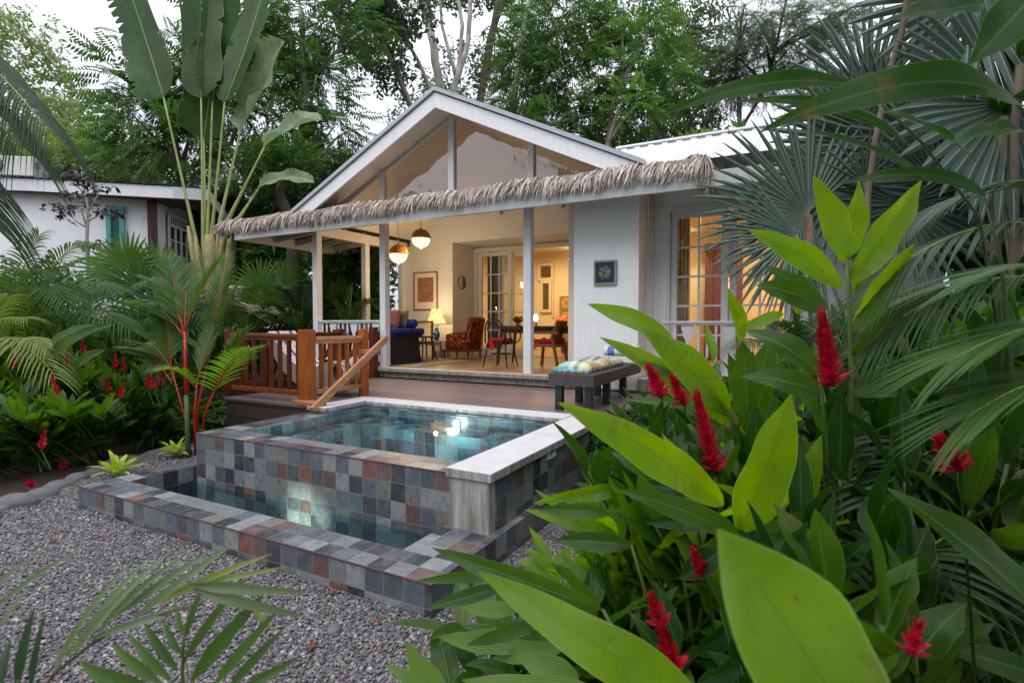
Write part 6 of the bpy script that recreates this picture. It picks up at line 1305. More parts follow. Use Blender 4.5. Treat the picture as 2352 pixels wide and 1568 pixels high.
# fan palms left
def fanpalm(name,lab,base,fans,mat,group=None,seed=1,cup=.2,fr=.014,n=28,trunk=None):
    T=thing(name,lab,'palm',base,group); rs=random.Random(seed); b=V(base)
    m=MB(); s=MB()
    for (u,v,d,au,av,R,nv,*o) in fans:
        h=P(u,v,d); ax=RT*au+UPV*av; o=o[0] if o else {}
        fan(m,h,ax,(-FW)*nv[0]+V((0,0,1))*nv[1]+RT*(nv[2] if len(nv)>2 else 0),R,n=o.get('n',n),span=o.get('span',4.6),cup=o.get('cup',cup),join=o.get('join',.42),droop=o.get('droop',.08),rs=rs)
        e=b+V((0,0,max(.2,min(h.z-.3,(trunk or 0))))); mid=e.lerp(h,.5)+V((0,0,.15)); s.tube([qpt(e,mid,h,i/8) for i in range(9)],[fr*1.5*(1-i/16) for i in range(9)],6)
    m.build('fans',mat,T); s.build('stalks',PET,T,True)
    if trunk: m=MB(); m.tube([(b.x,b.y,0),(b.x,b.y,trunk)],[.14,.11],10); m.build('trunk',BARK,T,True)
    return T
fanpalm('fan_palm','bright green fan palm before the neighbouring house, left of the tall trunk',ZG(310,9.6),[(293,618,9.5,.05,1,.72,(.9,.3)),(275,625,9.5,-.9,.35,.75,(.7,.6)),(362,650,9.5,.25,1,.85,(.8,.4)),(322,660,9.4,-.2,.9,.6,(.7,.6)),(300,660,9.3,.7,.1,.5,(.5,.8)),(250,670,9.3,-.8,-.1,.6,(.5,.8))],LFANB,seed=3)
fanpalm('fan_palm','dark fan palm low behind the red-stemmed palm',ZG(400,9.2),[(400,700,9.2,.3,1,.8,(.8,.5)),(430,740,9,.9,.3,.7,(.6,.7)),(360,730,9,-.8,.5,.8,(.6,.7)),(330,790,8.6,-.3,.9,.7,(.7,.5)),(420,790,8.8,.4,.8,.7,(.8,.4))],LPALMD,seed=4)
fanpalm('fan_palm','small pale fan palm behind the deck railing under the thatch eave',ZG(610,13),[(600,660,12.8,-.4,.9,.75,(.7,.5)),(650,655,12.8,.5,.85,.7,(.7,.5)),(625,700,12.6,0,1,.6,(.7,.5)),(575,720,12.5,-.9,.3,.7,(.5,.7))],LFANB,seed=5)
# lipstick palm
T=thing('lipstick_palm','clumping palm with bright red stems beside the raised pool\'s left corner','palm',ZG(437,6.2)); m=MB(); s=MB(); rs=random.Random(3); b=P(430,742,6.2)
m2=MB(); m3=MB()
stems=[((432,1052),(428,905),(424,760),6.2,.022),((447,1040),(455,930),(478,830),6.3,.014),((458,1042),(470,950),(500,880),6.25,.012),((440,1045),(425,960),(395,850),6.3,.012),((450,1046),(446,960),(452,880),6.15,.014)]
for i,(a,b_,c,d,r_) in enumerate(stems):
    A_,B_,C_=PZ(*a,0),P(*b_,d),P(*c,d)
    if i==0: m3.tube([A_,A_.lerp(B_,.5),B_],[r_*1.3,r_*1.15,r_],9); m2.tube([B_,B_.lerp(C_,.5),C_],[r_*1.25,r_*.9,r_*.5],9)
    else: m2.tube([A_,B_,C_],[r_,r_*.8,r_*.4],7)
m2.build('red_shafts',REDST,T,True); m3.build('ringed_stem',M_plain('ringed_green',srgb(84,104,60),.6,.3,40,stretch=(1,1,6)),T,True)
s2=MB()
for (u0,v0,da),(u1,v1,db),ar in (((424,760,6.2),(505,600,6.3),.08),((424,760,6.2),(350,640,6.5),.12),((424,775,6.2),(315,700,6.5),.14),((424,760,6.2),(430,610,6.6),.04),((478,830,6.3),(545,660,6.4),.08),((478,830,6.3),(520,600,6.6),.04),((424,780,6.2),(385,590,6.5),.05),((500,880,6.2),(560,770,6.2),.1),((395,850,6.3),(330,790,6.5),.14),((395,850,6.3),(380,720,6.4),.06),((452,880,6.15),(490,760,6.3),.08),((395,880,6.3),(300,800,6.7),.12)):
    _f(m,s2,P(u0,v0,da),P(u1,v1,db),arch=ar,n=22,ll=.36,lw=.026,droop=.22,rr=.007,rs=rs,vang=.25,fwd=1.35,start=.15)
m.build('fronds',LPALM,T); s2.build('stalks',REDST,T,True)
m=MB(); s2=MB(); _f(m,s2,P(470,940,5.9),P(575,800,5.5),arch=.10,n=20,ll=.32,lw=.024,droop=.25,rr=.007,rs=rs,vang=.3,fwd=.6,start=.2); _f(m,s2,P(455,900,5.9),P(370,850,5.6),arch=.2,n=20,ll=.26,lw=.02,droop=.3,rr=.006,rs=rs); m.build('young_fronds',LPALMB,T); s2.build('young_stalks',REDST,T,True)
# bromeliads
for i,(u,v,z_,l,r_) in enumerate(((270,1088,0,'yellow-green bromeliad at the outer corner of the low trough',.30),(404,1040,0,'yellow-green bromeliad at the foot of the red-stemmed palm',.26))):
    c=PZ(u,v+12,0); T=thing('bromeliad',l,'plant',tuple(c),'bromeliads by the pool'); m=MB(); rs=random.Random(i+4)
    for k in range(20):
        a=k*2.4; e=.25+.9*(k/20); d=V((math.cos(a)*math.cos(e),math.sin(a)*math.cos(e),math.sin(e))); L=r_*rs.uniform(.8,1.1); leaf(m,c+V((0,0,.03)),c+d*L,.05,arch=.14,fold=.35,wav=.01,seg=7,shape=0,nx=2,rs=rs)
    m.build('leaves',LBROM,T,True)
# ginger bed at the left
rs=random.Random(77)
gl=[(40,7.6,1.45),(110,7.9,1.3),(180,8.2,1.25),(250,8.6,1.25),(320,8.8,1.2),(20,6.8,1.15),(90,7.0,1.2),(160,7.3,1.2),(230,7.6,1.15),(300,7.9,1.1),(365,8.1,1.05),(0,6.0,.85),(70,6.2,.95),(140,6.5,.95),(205,6.8,.9),(270,7.0,.85),(335,7.2,.8),(-40,6.2,1.1),(-30,7.2,1.4),(385,7.3,.7),(20,5.5,.5),(100,5.7,.6),(170,5.9,.62),(240,6.2,.62),(300,6.5,.6),(350,6.8,.6),(60,5.9,.75)]
words=['at the far left edge','first','second','third','fourth','fifth']
for i,(u,d,h) in enumerate(gl):
    b=P(u,742,d); tpv=b+V((rs.uniform(-.15,.25),rs.uniform(-.5,-.1),0)); row='back' if i<5 else ('middle' if i<11 else 'front')
    ginger('red_ginger','glossy ginger plant, left bed, %s row, %s'%(row,['near the left frame edge','below the areca palm','left of the centre of the bed','at the centre of the bed','right of the centre of the bed','towards the red-stemmed palm','beside the red-stemmed palm'][min(6,max(0,int((u+20)//60)))]) if i<17 else ['red ginger plant cut by the left frame edge, nearest the gravel','tall red ginger plant cut by the left frame edge, behind','short ginger plant beside the bromeliad at the red-stemmed palm','low ginger plant just behind the big border stones','low ginger plant behind the middle of the stone edging','low ginger plant behind the stone edging, left of the outer bromeliad','low ginger plant behind the outer bromeliad','low ginger plant between the two bromeliads','low ginger plant behind the inner bromeliad','ginger plant rising behind the biggest border stones'][i-17],(b.x,b.y,0),(tpv.x,tpv.y,h),L=.47,W=.09,n=14,seed=100+i,mat=LGD if i%4==0 else LG,flower=0,group='red ginger plants in the left bed',stems=7,spread=.36,start=.12,seg=7)
zc2=lambda a,b:(a*.3188/1.0884,(800+b*.3188)/1.0884)
for i,(a,b,d,l) in enumerate(((103,330,6.6,'at the far left edge'),(525,290,6.9,'upright beside a large pair of leaves'),(650,215,7.0,'tallest of the left bed'),(380,370,6.9,'half hidden in shade'),(895,320,7.2,'left one of a close pair'),(965,345,7.1,'right one of a close pair'),(1152,470,6.9,'lower left of the three by the red-stemmed palm'),(1205,480,6.8,'middle of the three by the red-stemmed palm'),(1262,455,7,'right of the three by the red-stemmed palm'),(450,515,6.1,'drooping open over the leaves'),(935,552,6.6,'small and low in the middle of the bed'),(315,935,5.6,'low above the border stones'),(850,505,6.8,'small, half hidden left of the low middle one'))):
    q=P(*zc2(a,b),d-.7); T=thing('ginger_flower','red ginger flower, left bed, '+l,'flower',tuple(q-V((0,0,.12))),'red ginger flowers in the left bed'); spike(q-V((0,0,.08)),q+V((rs.uniform(-.07,.07),rs.uniform(-.03,.03),.075)),.04,'bracts',T,54,i+3); m=MB(); m.tube([q-V((0,0,.08)),q-V((.02,-.08,.30))],[.006,.007],5); m.build('stem',STEMG,T)
# fallen flowers
for i,(a,b,l) in enumerate(((500,1140,'red ginger flower lying low by the border stones'),(240,1290,'wilted red ginger flower fallen beside the stones'))):
    q=PZ(*zc2(a,b),.08); T=thing('ginger_flower',l,'flower',tuple(q),'red ginger flowers in the left bed'); spike(q,q+V((.12,-.05,.05)),.045,'bracts',T,40,i+30)
# low ground plants between
low=crown('ground_cover',blobs_px([(u,v,d,60,22) for u,v,d in ((470,960,7.6),(430,990,7.2),(500,930,8.6),(420,940,8.2),(60,1040,6.8),(150,1010,7.2),(240,1000,7.6),(320,985,7.9),(380,960,8),(60,900,8.2),(180,900,8.6),(300,880,9),(400,870,9),(-40,1080,6.2))]),1900,.22,'droop',LGD,71,None,.2); tag(low,'low dark leafy ground cover under the ginger plants of the left bed','ground cover',None,'stuff')
low=crown('undergrowth',blobs_px([(u,v,d,90,45) for u,v,d in ((60,760,10),(180,770,10.4),(300,780,10.6),(420,780,10.8),(540,800,12.8),(680,790,13),(820,780,12.6),(100,660,11),(-60,700,10))]),2600,.42,'broad',LTREE,72,None,.2); tag(low,'mixed shady undergrowth behind the palms at the left','undergrowth',None,'stuff')
# thatched shade roof low behind the tall palm
m=MB(); a=P(515,655,12.6); b=P(640,690,12.4); m.extr([(a.x-.6,a.z+.05),(b.x+.3,b.z-.45),(b.x+.3,b.z-.55),(a.x-.6,a.z-.15)],a.y,a.y+1.2); t_=m.build('thatch_canopy',THM,None,origin=tuple(a),tg=('weathered grey thatch roof low behind the tall palm trunk','roof'))
m=MB(); m.box((a.x,a.y+.5,0),(a.x+.08,a.y+.58,a.z-.2)); m.build('post',TEAKD,t_)

T=plant('large_leaved_plant','plant with long upright paddle leaves standing above the ginger bed, left of the red-stemmed palm',ZG(110,6.3),[((108,800),(225,746),6.2,6.1,30,.10,.25,-.2),((113,825),(262,745),6.1,6.0,28,.12,.3,.2),((176,843),(243,802),6.0,5.9,26,.08,.3,.1),((95,850),(30,800),6.2,6.2,28,.1,.3,0)],LG,[(((110,800),(100,870),(95,960)),6.2)],seed=61) if 'plant' in globals() else None
# ================================================================ RIGHT GARDEN : silver fan palms
F7=.3827/1.0884
q7=lambda a,b:((1700+a*.3827)/1.0884,b*.3827/1.0884)
S1=ZG(1900,5.4)
fanpalm('silver_fan_palm','silvery fan palm whose stiff blade overlaps the right end of the thatch',S1,[(1856,488,5.2,-.9,.28,1.15,(1,.15,-.15),dict(n=40,span=4.4,cup=.1,join=.38)),(1830,540,5.0,-1,-.25,.85,(1,.15,-.1),dict(n=26,span=2.6,cup=.1,join=.3))],LFAN,seed=11,trunk=.5)
fanpalm('silver_fan_palm','silvery fan palm raising a broad blade of upright points beside the slanted thin trunk',ZG(2020,6.0),[(2000,235,6.0,-.35,1,1.15,(.8,.3,-.1),dict(n=34,span=4.0,cup=.1,join=.42)),(2060,340,5.8,-.85,.35,1.2,(1,.2,-.15),dict(n=34,span=4.0)),(1985,420,5.2,-.1,1,.6,(.8,.3),dict(n=10,span=2.4,join=.2))],LFAN,seed=12,trunk=1.6)
fanpalm('silver_fan_palm','silvery fan palm filling the space over the end of the wing roof',ZG(1960,5.7),[(1960,330,5.7,-.8,.6,1.0,(1,.15,-.15),dict(n=34,span=4.4,cup=.1,join=.45)),(1930,430,5.5,-.4,-.9,.9,(1,.15,-.15),dict(n=30,span=4.2,join=.45)),(2080,470,5.3,.1,-1,.9,(.8,.3,-.1),dict(n=30,span=4.6,join=.45)),(2150,420,5.4,.6,.8,.9,(.8,.3,-.1),dict(n=30,span=4.6,join=.5))],LFAN,seed=16,trunk=1.4)
fanpalm('silver_fan_palm','large silvery fan palm with round pleated blades at the top right',ZG(2330,4.9),[(2318,240,4.9,-.75,.1,1.25,(.85,.2,-.35),dict(n=46,span=5.6,cup=.12,join=.6)),(2230,-10,5.2,-.6,-.35,1.3,(.85,.2,-.2),dict(n=40,span=5,join=.5)),(2380,330,5.2,-.3,-.8,1.0,(1,.15,-.15),dict(n=30,join=.6)),(2120,330,5.6,-.2,-.9,.9,(.8,.3),dict(n=30,join=.5))],LFAN,seed=13,trunk=1.8)
BARKS=M_plain('grey_brown_bark',srgb(112,100,88),.9,.4,8,.5,40,coord='pos',stretch=(1,1,.4)); BARKP=BARK
for i,(lab,pts,r) in enumerate((('thin pale leaning trunk crossing the silver fan palms',[(1985,800),(1993,450),(2010,330),(2040,180),(2075,60),(2090,-30)],.028),('brown upright stalk at the right among the silver fan palms',[(2285,700),(2290,400),(2305,270)],.04),('second brown upright stalk near the right frame edge',[(2330,700),(2330,300),(2345,150)],.035))):
    b=ZG(pts[0][0],4.9); T=thing('slim_trunk',lab,'tree',b); BARK=BARKS; m=MB(); m.tube([b]+[P(u,v,4.9-.1*i) for u,v in pts],[r*1.2]+[r]*len(pts),8); m.build('trunk',BARK,T,True)
    m=MB(); rs=random.Random(i); e=P(*pts[-1],4.9)
    for k in range(9): a=rs.uniform(0,6.28); leaf(m,e,e+V((math.cos(a),math.sin(a),rs.uniform(.1,.6)))*.5,.12,rs=rs,seg=6)
    m.build('crown',LGD,T,True)
BARK=BARKP
q=P(*q7(775,1500),5.0); m=MB(); rs=random.Random(1); leaf(m,P(*q7(795,1380),5),P(*q7(770,1690),5),.12,fold=.9,wav=.15,seg=10,up=RT); m.build('dead_frond',M_plain('dead_frond_brown',srgb(128,104,88),.8,.3,20),None,True,origin=tuple(q),tg=('withered brown leaf hanging below the silver fan blade','dead leaf'))
# ---------------------------------------------------------------- near ginger plants, leaf by leaf (base, tip, depth, width in px at that depth)
plant('shell_ginger','ginger plant reaching bright leaves over the bench, in front of the white wall',ZG(1690,2.1),[
 ((1540,775),(1349,698),2.1,2.25,44,.05,.3,-.35,'b'),((1673,945),(1470,752),2.1,2.1,78,.07,.3,-.25,'b'),((1690,985),(1377,774),2.1,2.3,50,.10,.3,-.45,'b'),((1680,960),(1458,826),2.15,2.2,50,.14,.3,.3),((1620,870),(1440,712),2.25,2.4,34,.04,.4,.2),((1560,800),(1425,725),2.3,2.5,22,.06,.4,.6),((1600,940),(1430,920),2.5,2.6,26,.14,.4,0),((1700,1040),(1530,900),2.3,2.4,34,.1,.3,.2)],LG,[(((1540,775),(1610,850),(1680,960),(1700,1080),(1715,1300)),2.1)],seed=2)
plant('red_ginger','ginger plant with two huge bright leaves, right of the pool\'s side wall',ZG(1700,1.5),[
 ((1700,1226),(1816,905),1.45,1.4,118,.03,.22,.10,'b'),((1662,1160),(1282,924),1.45,1.45,84,.12,.28,-.35,'b'),((1700,1230),(1420,1125),1.4,1.3,52,.12,.3,-.2),((1705,1240),(1900,1180),1.5,1.6,60,.12,.3,.3)],LG,[(((1690,1180),(1702,1230),(1712,1400)),1.45)],seed=3)
plant('red_ginger','ginger plant with a rolled young leaf rising in front of the lit window',ZG(1720,2.3),[
 ((1700,790),(1671,662),2.2,2.2,42,.02,.75,.3,'b'),((1718,960),(1704,782),2.2,2.15,82,.02,.2,0),((1640,830),(1620,745),2.3,2.4,22,.02,.8,0,'b'),((1730,1150),(1712,950),2.1,2.1,66,.02,.25,.2),((1738,900),(1768,770),2.5,2.5,52,.02,.25,-.2)],LG,[(((1700,790),(1722,960),(1735,1200)),2.2)],seed=4)
plant('red_ginger','ginger plant spreading leaves leftward below the big red flower spike',ZG(1900,1.9),[
 ((1880,856),(1706,758),1.9,2.0,58,.13,.3,-.2),((1886,905),(1703,864),1.85,1.9,56,.14,.3,-.25),((1800,720),(1692,765),2.2,2.3,30,.1,.3,.2,'b'),((1880,1130),(1760,960),1.8,1.8,70,.1,.3,.3),((1890,1000),(1830,890),1.8,1.75,60,.06,.3,.5)],LG,[(((1880,856),(1895,960),(1905,1100)),1.9)],seed=5,flower=[((1888,722),(1910,888),1.75,.050,130)])
plant('tall_ginger','tall bright ginger stem with pointed upright leaves left of the feather palm fronds',ZG(1950,1.8),[
 ((1935,662),(1719,528),1.8,1.85,64,.08,.25,-.25,'b'),((1941,604),(1868,404),1.8,1.8,66,.03,.25,-.2,'b'),((1949,590),(1973,417),1.85,1.85,56,.03,.3,.25,'b'),((1952,650),(2117,415),1.8,1.8,76,.05,.25,.3,'b'),((1899,710),(1737,655),1.9,1.9,70,.10,.25,-.1),((1900,700),(1752,612),2.1,2.1,48,.05,.3,.2),((1955,760),(2100,560),1.85,1.9,70,.05,.3,.4,'b'),((1955,830),(2080,690),1.8,1.8,64,.1,.3,.3),((1950,900),(2130,860),1.8,1.8,70,.12,.3,.3),((1955,720),(2040,500),2.0,2.1,50,.04,.3,.1,'b'),((1830,720),(1850,660),2.2,2.2,40,.03,.3,.1,'b')],LG,[(((1945,582),(1950,700),(1958,880)),1.8)],seed=6)
plant('giant_ginger','overhanging ginger plant with long dark leaves crossing the top right',ZG(2420,1.3),[
 ((2340,240),(1742,305),1.25,1.3,92,.17,.18,-.1),((1990,205),(1506,270),1.7,1.8,46,.12,.3,-.2),((2262,455),(1914,425),1.5,1.5,36,.16,.35,-.3),((2260,8),(2043,45),1.1,1.1,90,.0,.2,.2),((2420,-60),(2228,148),1.0,1.05,112,.04,.2,.2),((2244,376),(2010,255),1.5,1.6,62,.09,.25,.5),((2080,330),(1680,235),1.9,2.0,30,.12,.3,-.2),((2110,395),(1855,300),1.7,1.7,34,.04,.3,.3),((2352,300),(2180,330),1.4,1.4,60,.1,.3,.3)],LGD,[(((2335,238),(2400,300),(2440,600)),1.25),(((2262,455),(2300,600),(2330,900)),1.5),(((1990,205),(2120,330),(2250,500),(2300,800)),1.75)],seed=7,stemr=.007,smat=M_plain('dark_stem',srgb(52,66,34),.5,.3,6))
plant('broad_leaf_plant','out-of-focus bright lime leaf rising from the bottom right, closest to the lens',ZG(2000,.62),[((2010,1750),(1648,1215),.50,.56,330,.04,.2,.15,'b')],LG,[(((2010,1750),(2040,2000)),.5)],seed=8)
plant('broad_leaf_plant','long bright leaf slanting up from the bottom edge towards the trough corner',ZG(1700,.95),[((1640,1640),(1098,1312),.85,.95,118,.06,.2,.35,'b')],LG,[(((1640,1640),(1700,1800)),.85)],seed=9)
plant('broad_leaf_plant','blue-green leaf slanting across the lower right in front of the dark fronds',ZG(2400,1.1),[((2420,1440),(2036,1120),1.05,1.15,96,.08,.3,.3),((2420,1560),(2150,1480),1.2,1.3,60,.1,.3,.2),((2250,1560),(2180,1330),1.3,1.4,46,.1,.5,.2)],LG,[(((2420,1440),(2450,1800)),1.1)],seed=10,flower=[((2108,1432),(2092,1505),.92,.024,40)])
plant('shell_ginger','ginger plant with wavy dark ribbed leaves reaching over the trough\'s right corner',ZG(1420,1.8),[
 ((1385,1400),(992,1257),1.6,1.7,56,.13,.35,-.35),((1200,1312),(946,1335),1.75,1.8,27,.10,.4,-.3),((1165,1345),(980,1396),1.75,1.8,34,.10,.35,.1),((1240,1424),(1072,1480),1.7,1.75,36,.10,.4,-.3),((1380,1430),(1190,1465),1.7,1.7,34,.1,.4,-.2),((1400,1180),(1235,1170),1.9,2.0,34,.16,.35,-.3),((1420,1230),(1205,1100+70),2.0,2.1,36,.15,.3,-.2,'b'),((1450,1250),(1270,1240),1.9,2.0,44,.14,.35,-.2),((1480,1120),(1225,1155),2.2,2.3,34,.16,.3,-.3,'b')],LG,[(((1385,1400),(1430,1480),(1440,1600)),1.65),(((1450,1250),(1480,1350),(1490,1500)),1.9)],seed=11)
pl_=plant('pleated_palm_grass','pleated light green leaves arching low over the gravel at the bottom centre',ZG(1300,1.9),[
 ((1240,1470),(1007,1462),1.8,1.85,52,.12,.3,.1),((1190,1400),(1060,1395),1.95,2.0,36,.14,.3,.1),((1380,1420),(1290,1270),2.0,2.1,60,.04,.3,.3),((1330,1560),(1180,1500),1.6,1.65,60,.12,.25,0),((1040,1640),(930,1470),1.5,1.5,60,.02,.3,.2),((1010,1600),(888,1525),1.6,1.6,34,.1,.3,.2),((1380,1590),(1060,1560),1.4,1.45,60,.10,.3,.1),((1350,1440),(1240,1330),2.1,2.2,46,.08,.3,.2),((1300,1480),(1130,1510),1.7,1.8,44,.1,.3,.2),((1420,1470),(1350,1290),2.0,2.1,50,.05,.3,-.2)],LPL,[(((1240,1470),(1300,1560)),1.8)],seed=12)
plant('red_ginger','ginger plant holding a fading pink-tipped flower spike in front of the two bright leaves',ZG(1640,1.7),[((1640,1090),(1575,1010),1.75,1.8,34,.08,.3,.2),((1650,1120),(1500,1040),1.9,2.0,44,.12,.35,-.3),((1655,1150),(1460,1110),1.8,1.9,44,.14,.3,-.2),((1660,1200),(1480,1200),1.7,1.75,46,.14,.3,-.2),((1660,1260),(1560,1330),1.6,1.65,60,.1,.3,.2)],LGD,[(((1640,1085),(1655,1160),(1665,1300)),1.75)],seed=13,flower=[((1600,905),(1642,1085),1.75,.046,120)])
plant('red_ginger','low ginger plant with a tall narrow red flower near the bottom edge',ZG(1560,1.4),[((1560,1560),(1440,1400),1.4,1.45,40,.1,.4,.2),((1600,1570),(1740,1500),1.4,1.4,44,.1,.3,.2),((1600,1500),(1700,1420),1.6,1.6,50,.1,.3,.2),((1560,1500),(1500,1330),1.6,1.7,50,.05,.3,.3)],LGD,[(((1550,1540),(1570,1640)),1.4)],seed=14,flower=[((1496,1368),(1520,1440),1.4,.032,50),((1518,1440),(1552,1540),1.38,.036,60)])
for i,(a,b,d,r,l) in enumerate((((1492,846),(1520,912),2.0,.044,'full red ginger flower beside the bench end'),((1545,868),(1572,930),2.02,.038,'darker drooping red ginger flower right of the one by the bench'),((2160,1010),(2205,1080),1.15,.034,'red ginger flower in deep shade at the right edge of the picture'),((1985,845),(1980,870),2.4,.04,'tiny red ginger flower behind the big red spike'),((1592,1262),(1618,1326),1.6,.028,'dark crimson ginger flower in shade below the two huge leaves'),((1655,925),(1685,985),2.3,.035,'small red ginger flower behind the fading one'),((2215,1090),(2225,1105),1.8,.02,'small red bud below the shaded flower at the right'))):
    T=thing('ginger_flower',l,'flower',tuple(P(*b,d)),'red ginger flowers at the right'); spike(P(*b,d),P(*a,d),r,'bracts',T,70,i+50); m=MB(); e=P(*b,d); m.tube([e,V((e.x+.06,e.y+.05,e.z*.5)),V((e.x+.03,e.y+.12,0))],[.003,.0035,.004],5); m.build('stem',LGD,T)
# ---------------------------------------------------------------- feather palms at the right
palm_px('parlour_palm','feather palm with glossy blue-green fronds arching in from the right edge',ZG(2480,1.9),[((2420,520,1.9),(1960,700,1.9),.14,{}),((2420,430,2),(2120,500,2.1),.12,{}),((2420,640,1.8),(1990,790,1.8),.12,{})],LPALMD,n=26,ll=.30,lw=.015,droop=.35,seed=21,rr=.005,seg=6,vang=.1,fwd=1.3,start=.05)
palm_px('bright_palm','out-of-focus bright green feather fronds sweeping in at the right edge',ZG(2560,1.0),[((2560,740,1.0),(2180,830,1.05),.10,{}),((2560,860,.95),(2220,960,1.0),.12,{}),((2560,620,1.05),(2220,640,1.1),.08,{})],LPALM,n=18,ll=.20,lw=.013,droop=.2,seed=22,rr=.004,seg=6,vang=.05,fwd=1.6,start=.02)
palm_px('shade_palm','dark drooping feather palm frond low in the bottom right shade',ZG(2300,2.0),[((1960,1440,1.5),(2250,1200,1.6),.10,{}),((2300,1100,2),(2000,1160,1.7),.2,{}),((2352,1200,1.8),(2150,1420,1.5),.25,{}),((2352,1000,2.1),(2050,1000,2),.15,{}),((2352,1180,1.7),(2352,1500,1.5),.3,{})],LPALMD,n=20,ll=.30,lw=.020,droop=.45,seed=23,rr=.006,seg=6,fwd=.4)
palm_px('parlour_palm','small dark feather palm below the right end of the wing balustrade',ZG(1830,4.4),[((1830,850,4.4),(1760,745,4.2),.2,{}),((1830,850,4.4),(1900,740,4.4),.2,{}),((1830,850,4.4),(1820,720,4.4),.1,{}),((1830,850,4.4),(1700,800,4.2),.2,{})],LPALMD,n=28,ll=.3,lw=.014,droop=.4,seed=24,rr=.006)
LPALMG2=M_leaf('near_grey_leaflet',srgb(84,108,72),srgb(120,140,100),srgb(130,150,80),.3,.45)
# near blurred palms at the bottom left
plant('near_palm','out-of-focus palm frond with long grey-green leaflets arching over the gravel at the bottom left',ZG(150,1.1),[((130, 1532), (309, 1282), 1.0, 1.05, 17, 0.1, 0.3, 0), ((169, 1500), (352, 1270), 1.0, 1.05, 17, 0.08, 0.3, 0), ((176, 1497), (397, 1261), 1.0, 1.05, 19, 0.1, 0.3, 0), ((218, 1462), (436, 1266), 1.05, 1.1025, 17, 0.12, 0.3, 0), ((260, 1419), (499, 1254), 1.05, 1.1025, 19, 0.03, 0.3, 0), ((302, 1423), (547, 1240), 1.05, 1.1025, 20, 0.02, 0.3, 0), ((352, 1391), (626, 1270), 1.1, 1.1550000000000002, 19, 0.1, 0.3, 0, 'b'), ((387, 1360), (661, 1300), 1.1, 1.1550000000000002, 16, 0.08, 0.3, 0, 'b'), ((432, 1342), (710, 1360), 1.1, 1.1550000000000002, 26, 0.1, 0.3, 0), ((436, 1349), (707, 1416), 1.1, 1.1550000000000002, 26, 0.12, 0.3, 0), ((211, 1465), (436, 1391), 1.0, 1.05, 19, 0.05, 0.3, 0), ((123, 1542), (197, 1419), 1.0, 1.05, 15, 0.05, 0.3, 0), ((151, 1511), (246, 1412), 1.0, 1.05, 15, 0.05, 0.3, 0, 'b'), ((-21, 1405), (197, 1251), 1.0, 1.05, 14, 0.08, 0.3, 0), ((-28, 1363), (105, 1258), 0.95, 0.9974999999999999, 12, 0.08, 0.3, 0), ((-14, 1462), (70, 1342), 0.95, 0.9974999999999999, 12, 0.05, 0.3, 0)],LPALMG2,[(((440,1391),(330,1420),(220,1470),(125,1545),(60,1640)),1.03)],seed=25,shp=3,stemr=.004,smat=STEMB,bmat=LPALMY)
plant('near_palm','dark green palm leaf fanning up from the bottom edge left of the trough corner',ZG(420,1.2),[((373, 1588), (183, 1518), 1.1, 1.1550000000000002, 38, 0.1, 0.3, 0), ((373, 1569), (257, 1476), 1.1, 1.1550000000000002, 27, 0.05, 0.3, 0), ((397, 1564), (295, 1453), 1.1, 1.1550000000000002, 23, 0.05, 0.3, 0), ((411, 1539), (329, 1425), 1.1, 1.1550000000000002, 23, 0.04, 0.3, 0), ((418, 1504), (373, 1421), 1.1, 1.1550000000000002, 18, 0.04, 0.3, 0), ((422, 1462), (401, 1374), 1.12, 1.1760000000000002, 14, 0.03, 0.3, 0), ((425, 1462), (471, 1335), 1.12, 1.1760000000000002, 18, 0.03, 0.3, 0), ((436, 1569), (612, 1358), 1.1, 1.1550000000000002, 38, 0.05, 0.3, 0), ((418, 1525), (563, 1321), 1.12, 1.1760000000000002, 23, 0.04, 0.3, 0), ((485, 1581), (647, 1391), 1.1, 1.1550000000000002, 26, 0.05, 0.3, 0), ((520, 1585), (657, 1437), 1.1, 1.1550000000000002, 23, 0.05, 0.3, 0), ((548, 1588), (689, 1507), 1.1, 1.1550000000000002, 23, 0.12, 0.3, 0), ((577, 1391), (633, 1448), 1.3, 1.3650000000000002, 14, 0.04, 0.3, 0, 'b')],LPALM,[(((425,1430),(420,1500),(418,1600)),1.12)],seed=26,shp=3,stemr=.005,bmat=LPALMY)
plant('near_palm','few narrow dark leaflets entering at the bottom left corner',ZG(20,.95),[((0, 1588), (25, 1465), 0.9, 0.9450000000000001, 30, 0.03, 0.3, 0), ((39, 1588), (81, 1391), 0.9, 0.9450000000000001, 27, 0.03, 0.3, 0), ((70, 1588), (105, 1405), 0.9, 0.9450000000000001, 19, 0.03, 0.3, 0), ((-35, 1581), (4, 1483), 0.85, 0.8925, 26, 0.03, 0.3, 0)],LPALMD,[(((40,1560),(45,1700)),.9)],seed=27,shp=3,stemr=.003)
# ---------------------------------------------------------------- fill of ginger and leafy plants at the right
rs=random.Random(31); cnt=0
fill=[(1560,5.0,.75),(1660,5.3,.9),(1780,5.2,1.0),(1900,5.0,1.2),(2040,4.8,1.5),(2200,4.6,1.7),(2340,4.4,1.9),(1520,4.0,.6),(1620,4.1,.8),(1740,3.9,1.0),(1860,3.8,1.15),(1990,3.8,1.35),(2130,3.6,1.5),(2280,3.5,1.6),(1500,3.1,.45),(1590,3.1,.65),(1700,3.0,.85),(1820,3.0,1.0),(1950,2.9,1.1),(2090,2.8,1.3),(2240,2.8,1.4),(2380,2.7,1.5),(1480,2.4,.35),(1570,2.4,.5),(1680,2.5,.7),(1800,2.4,.85),(1930,2.3,.95),(2060,2.3,1.05),(2200,2.2,1.15),(2350,2.2,1.25),(1640,1.8,.42),(1760,1.75,.55),(1880,1.8,.7),(2020,1.7,.8),(2160,1.75,.85),(2300,1.6,.9),(1860,1.3,.3),(2050,1.25,.35),(2230,1.3,.45)]
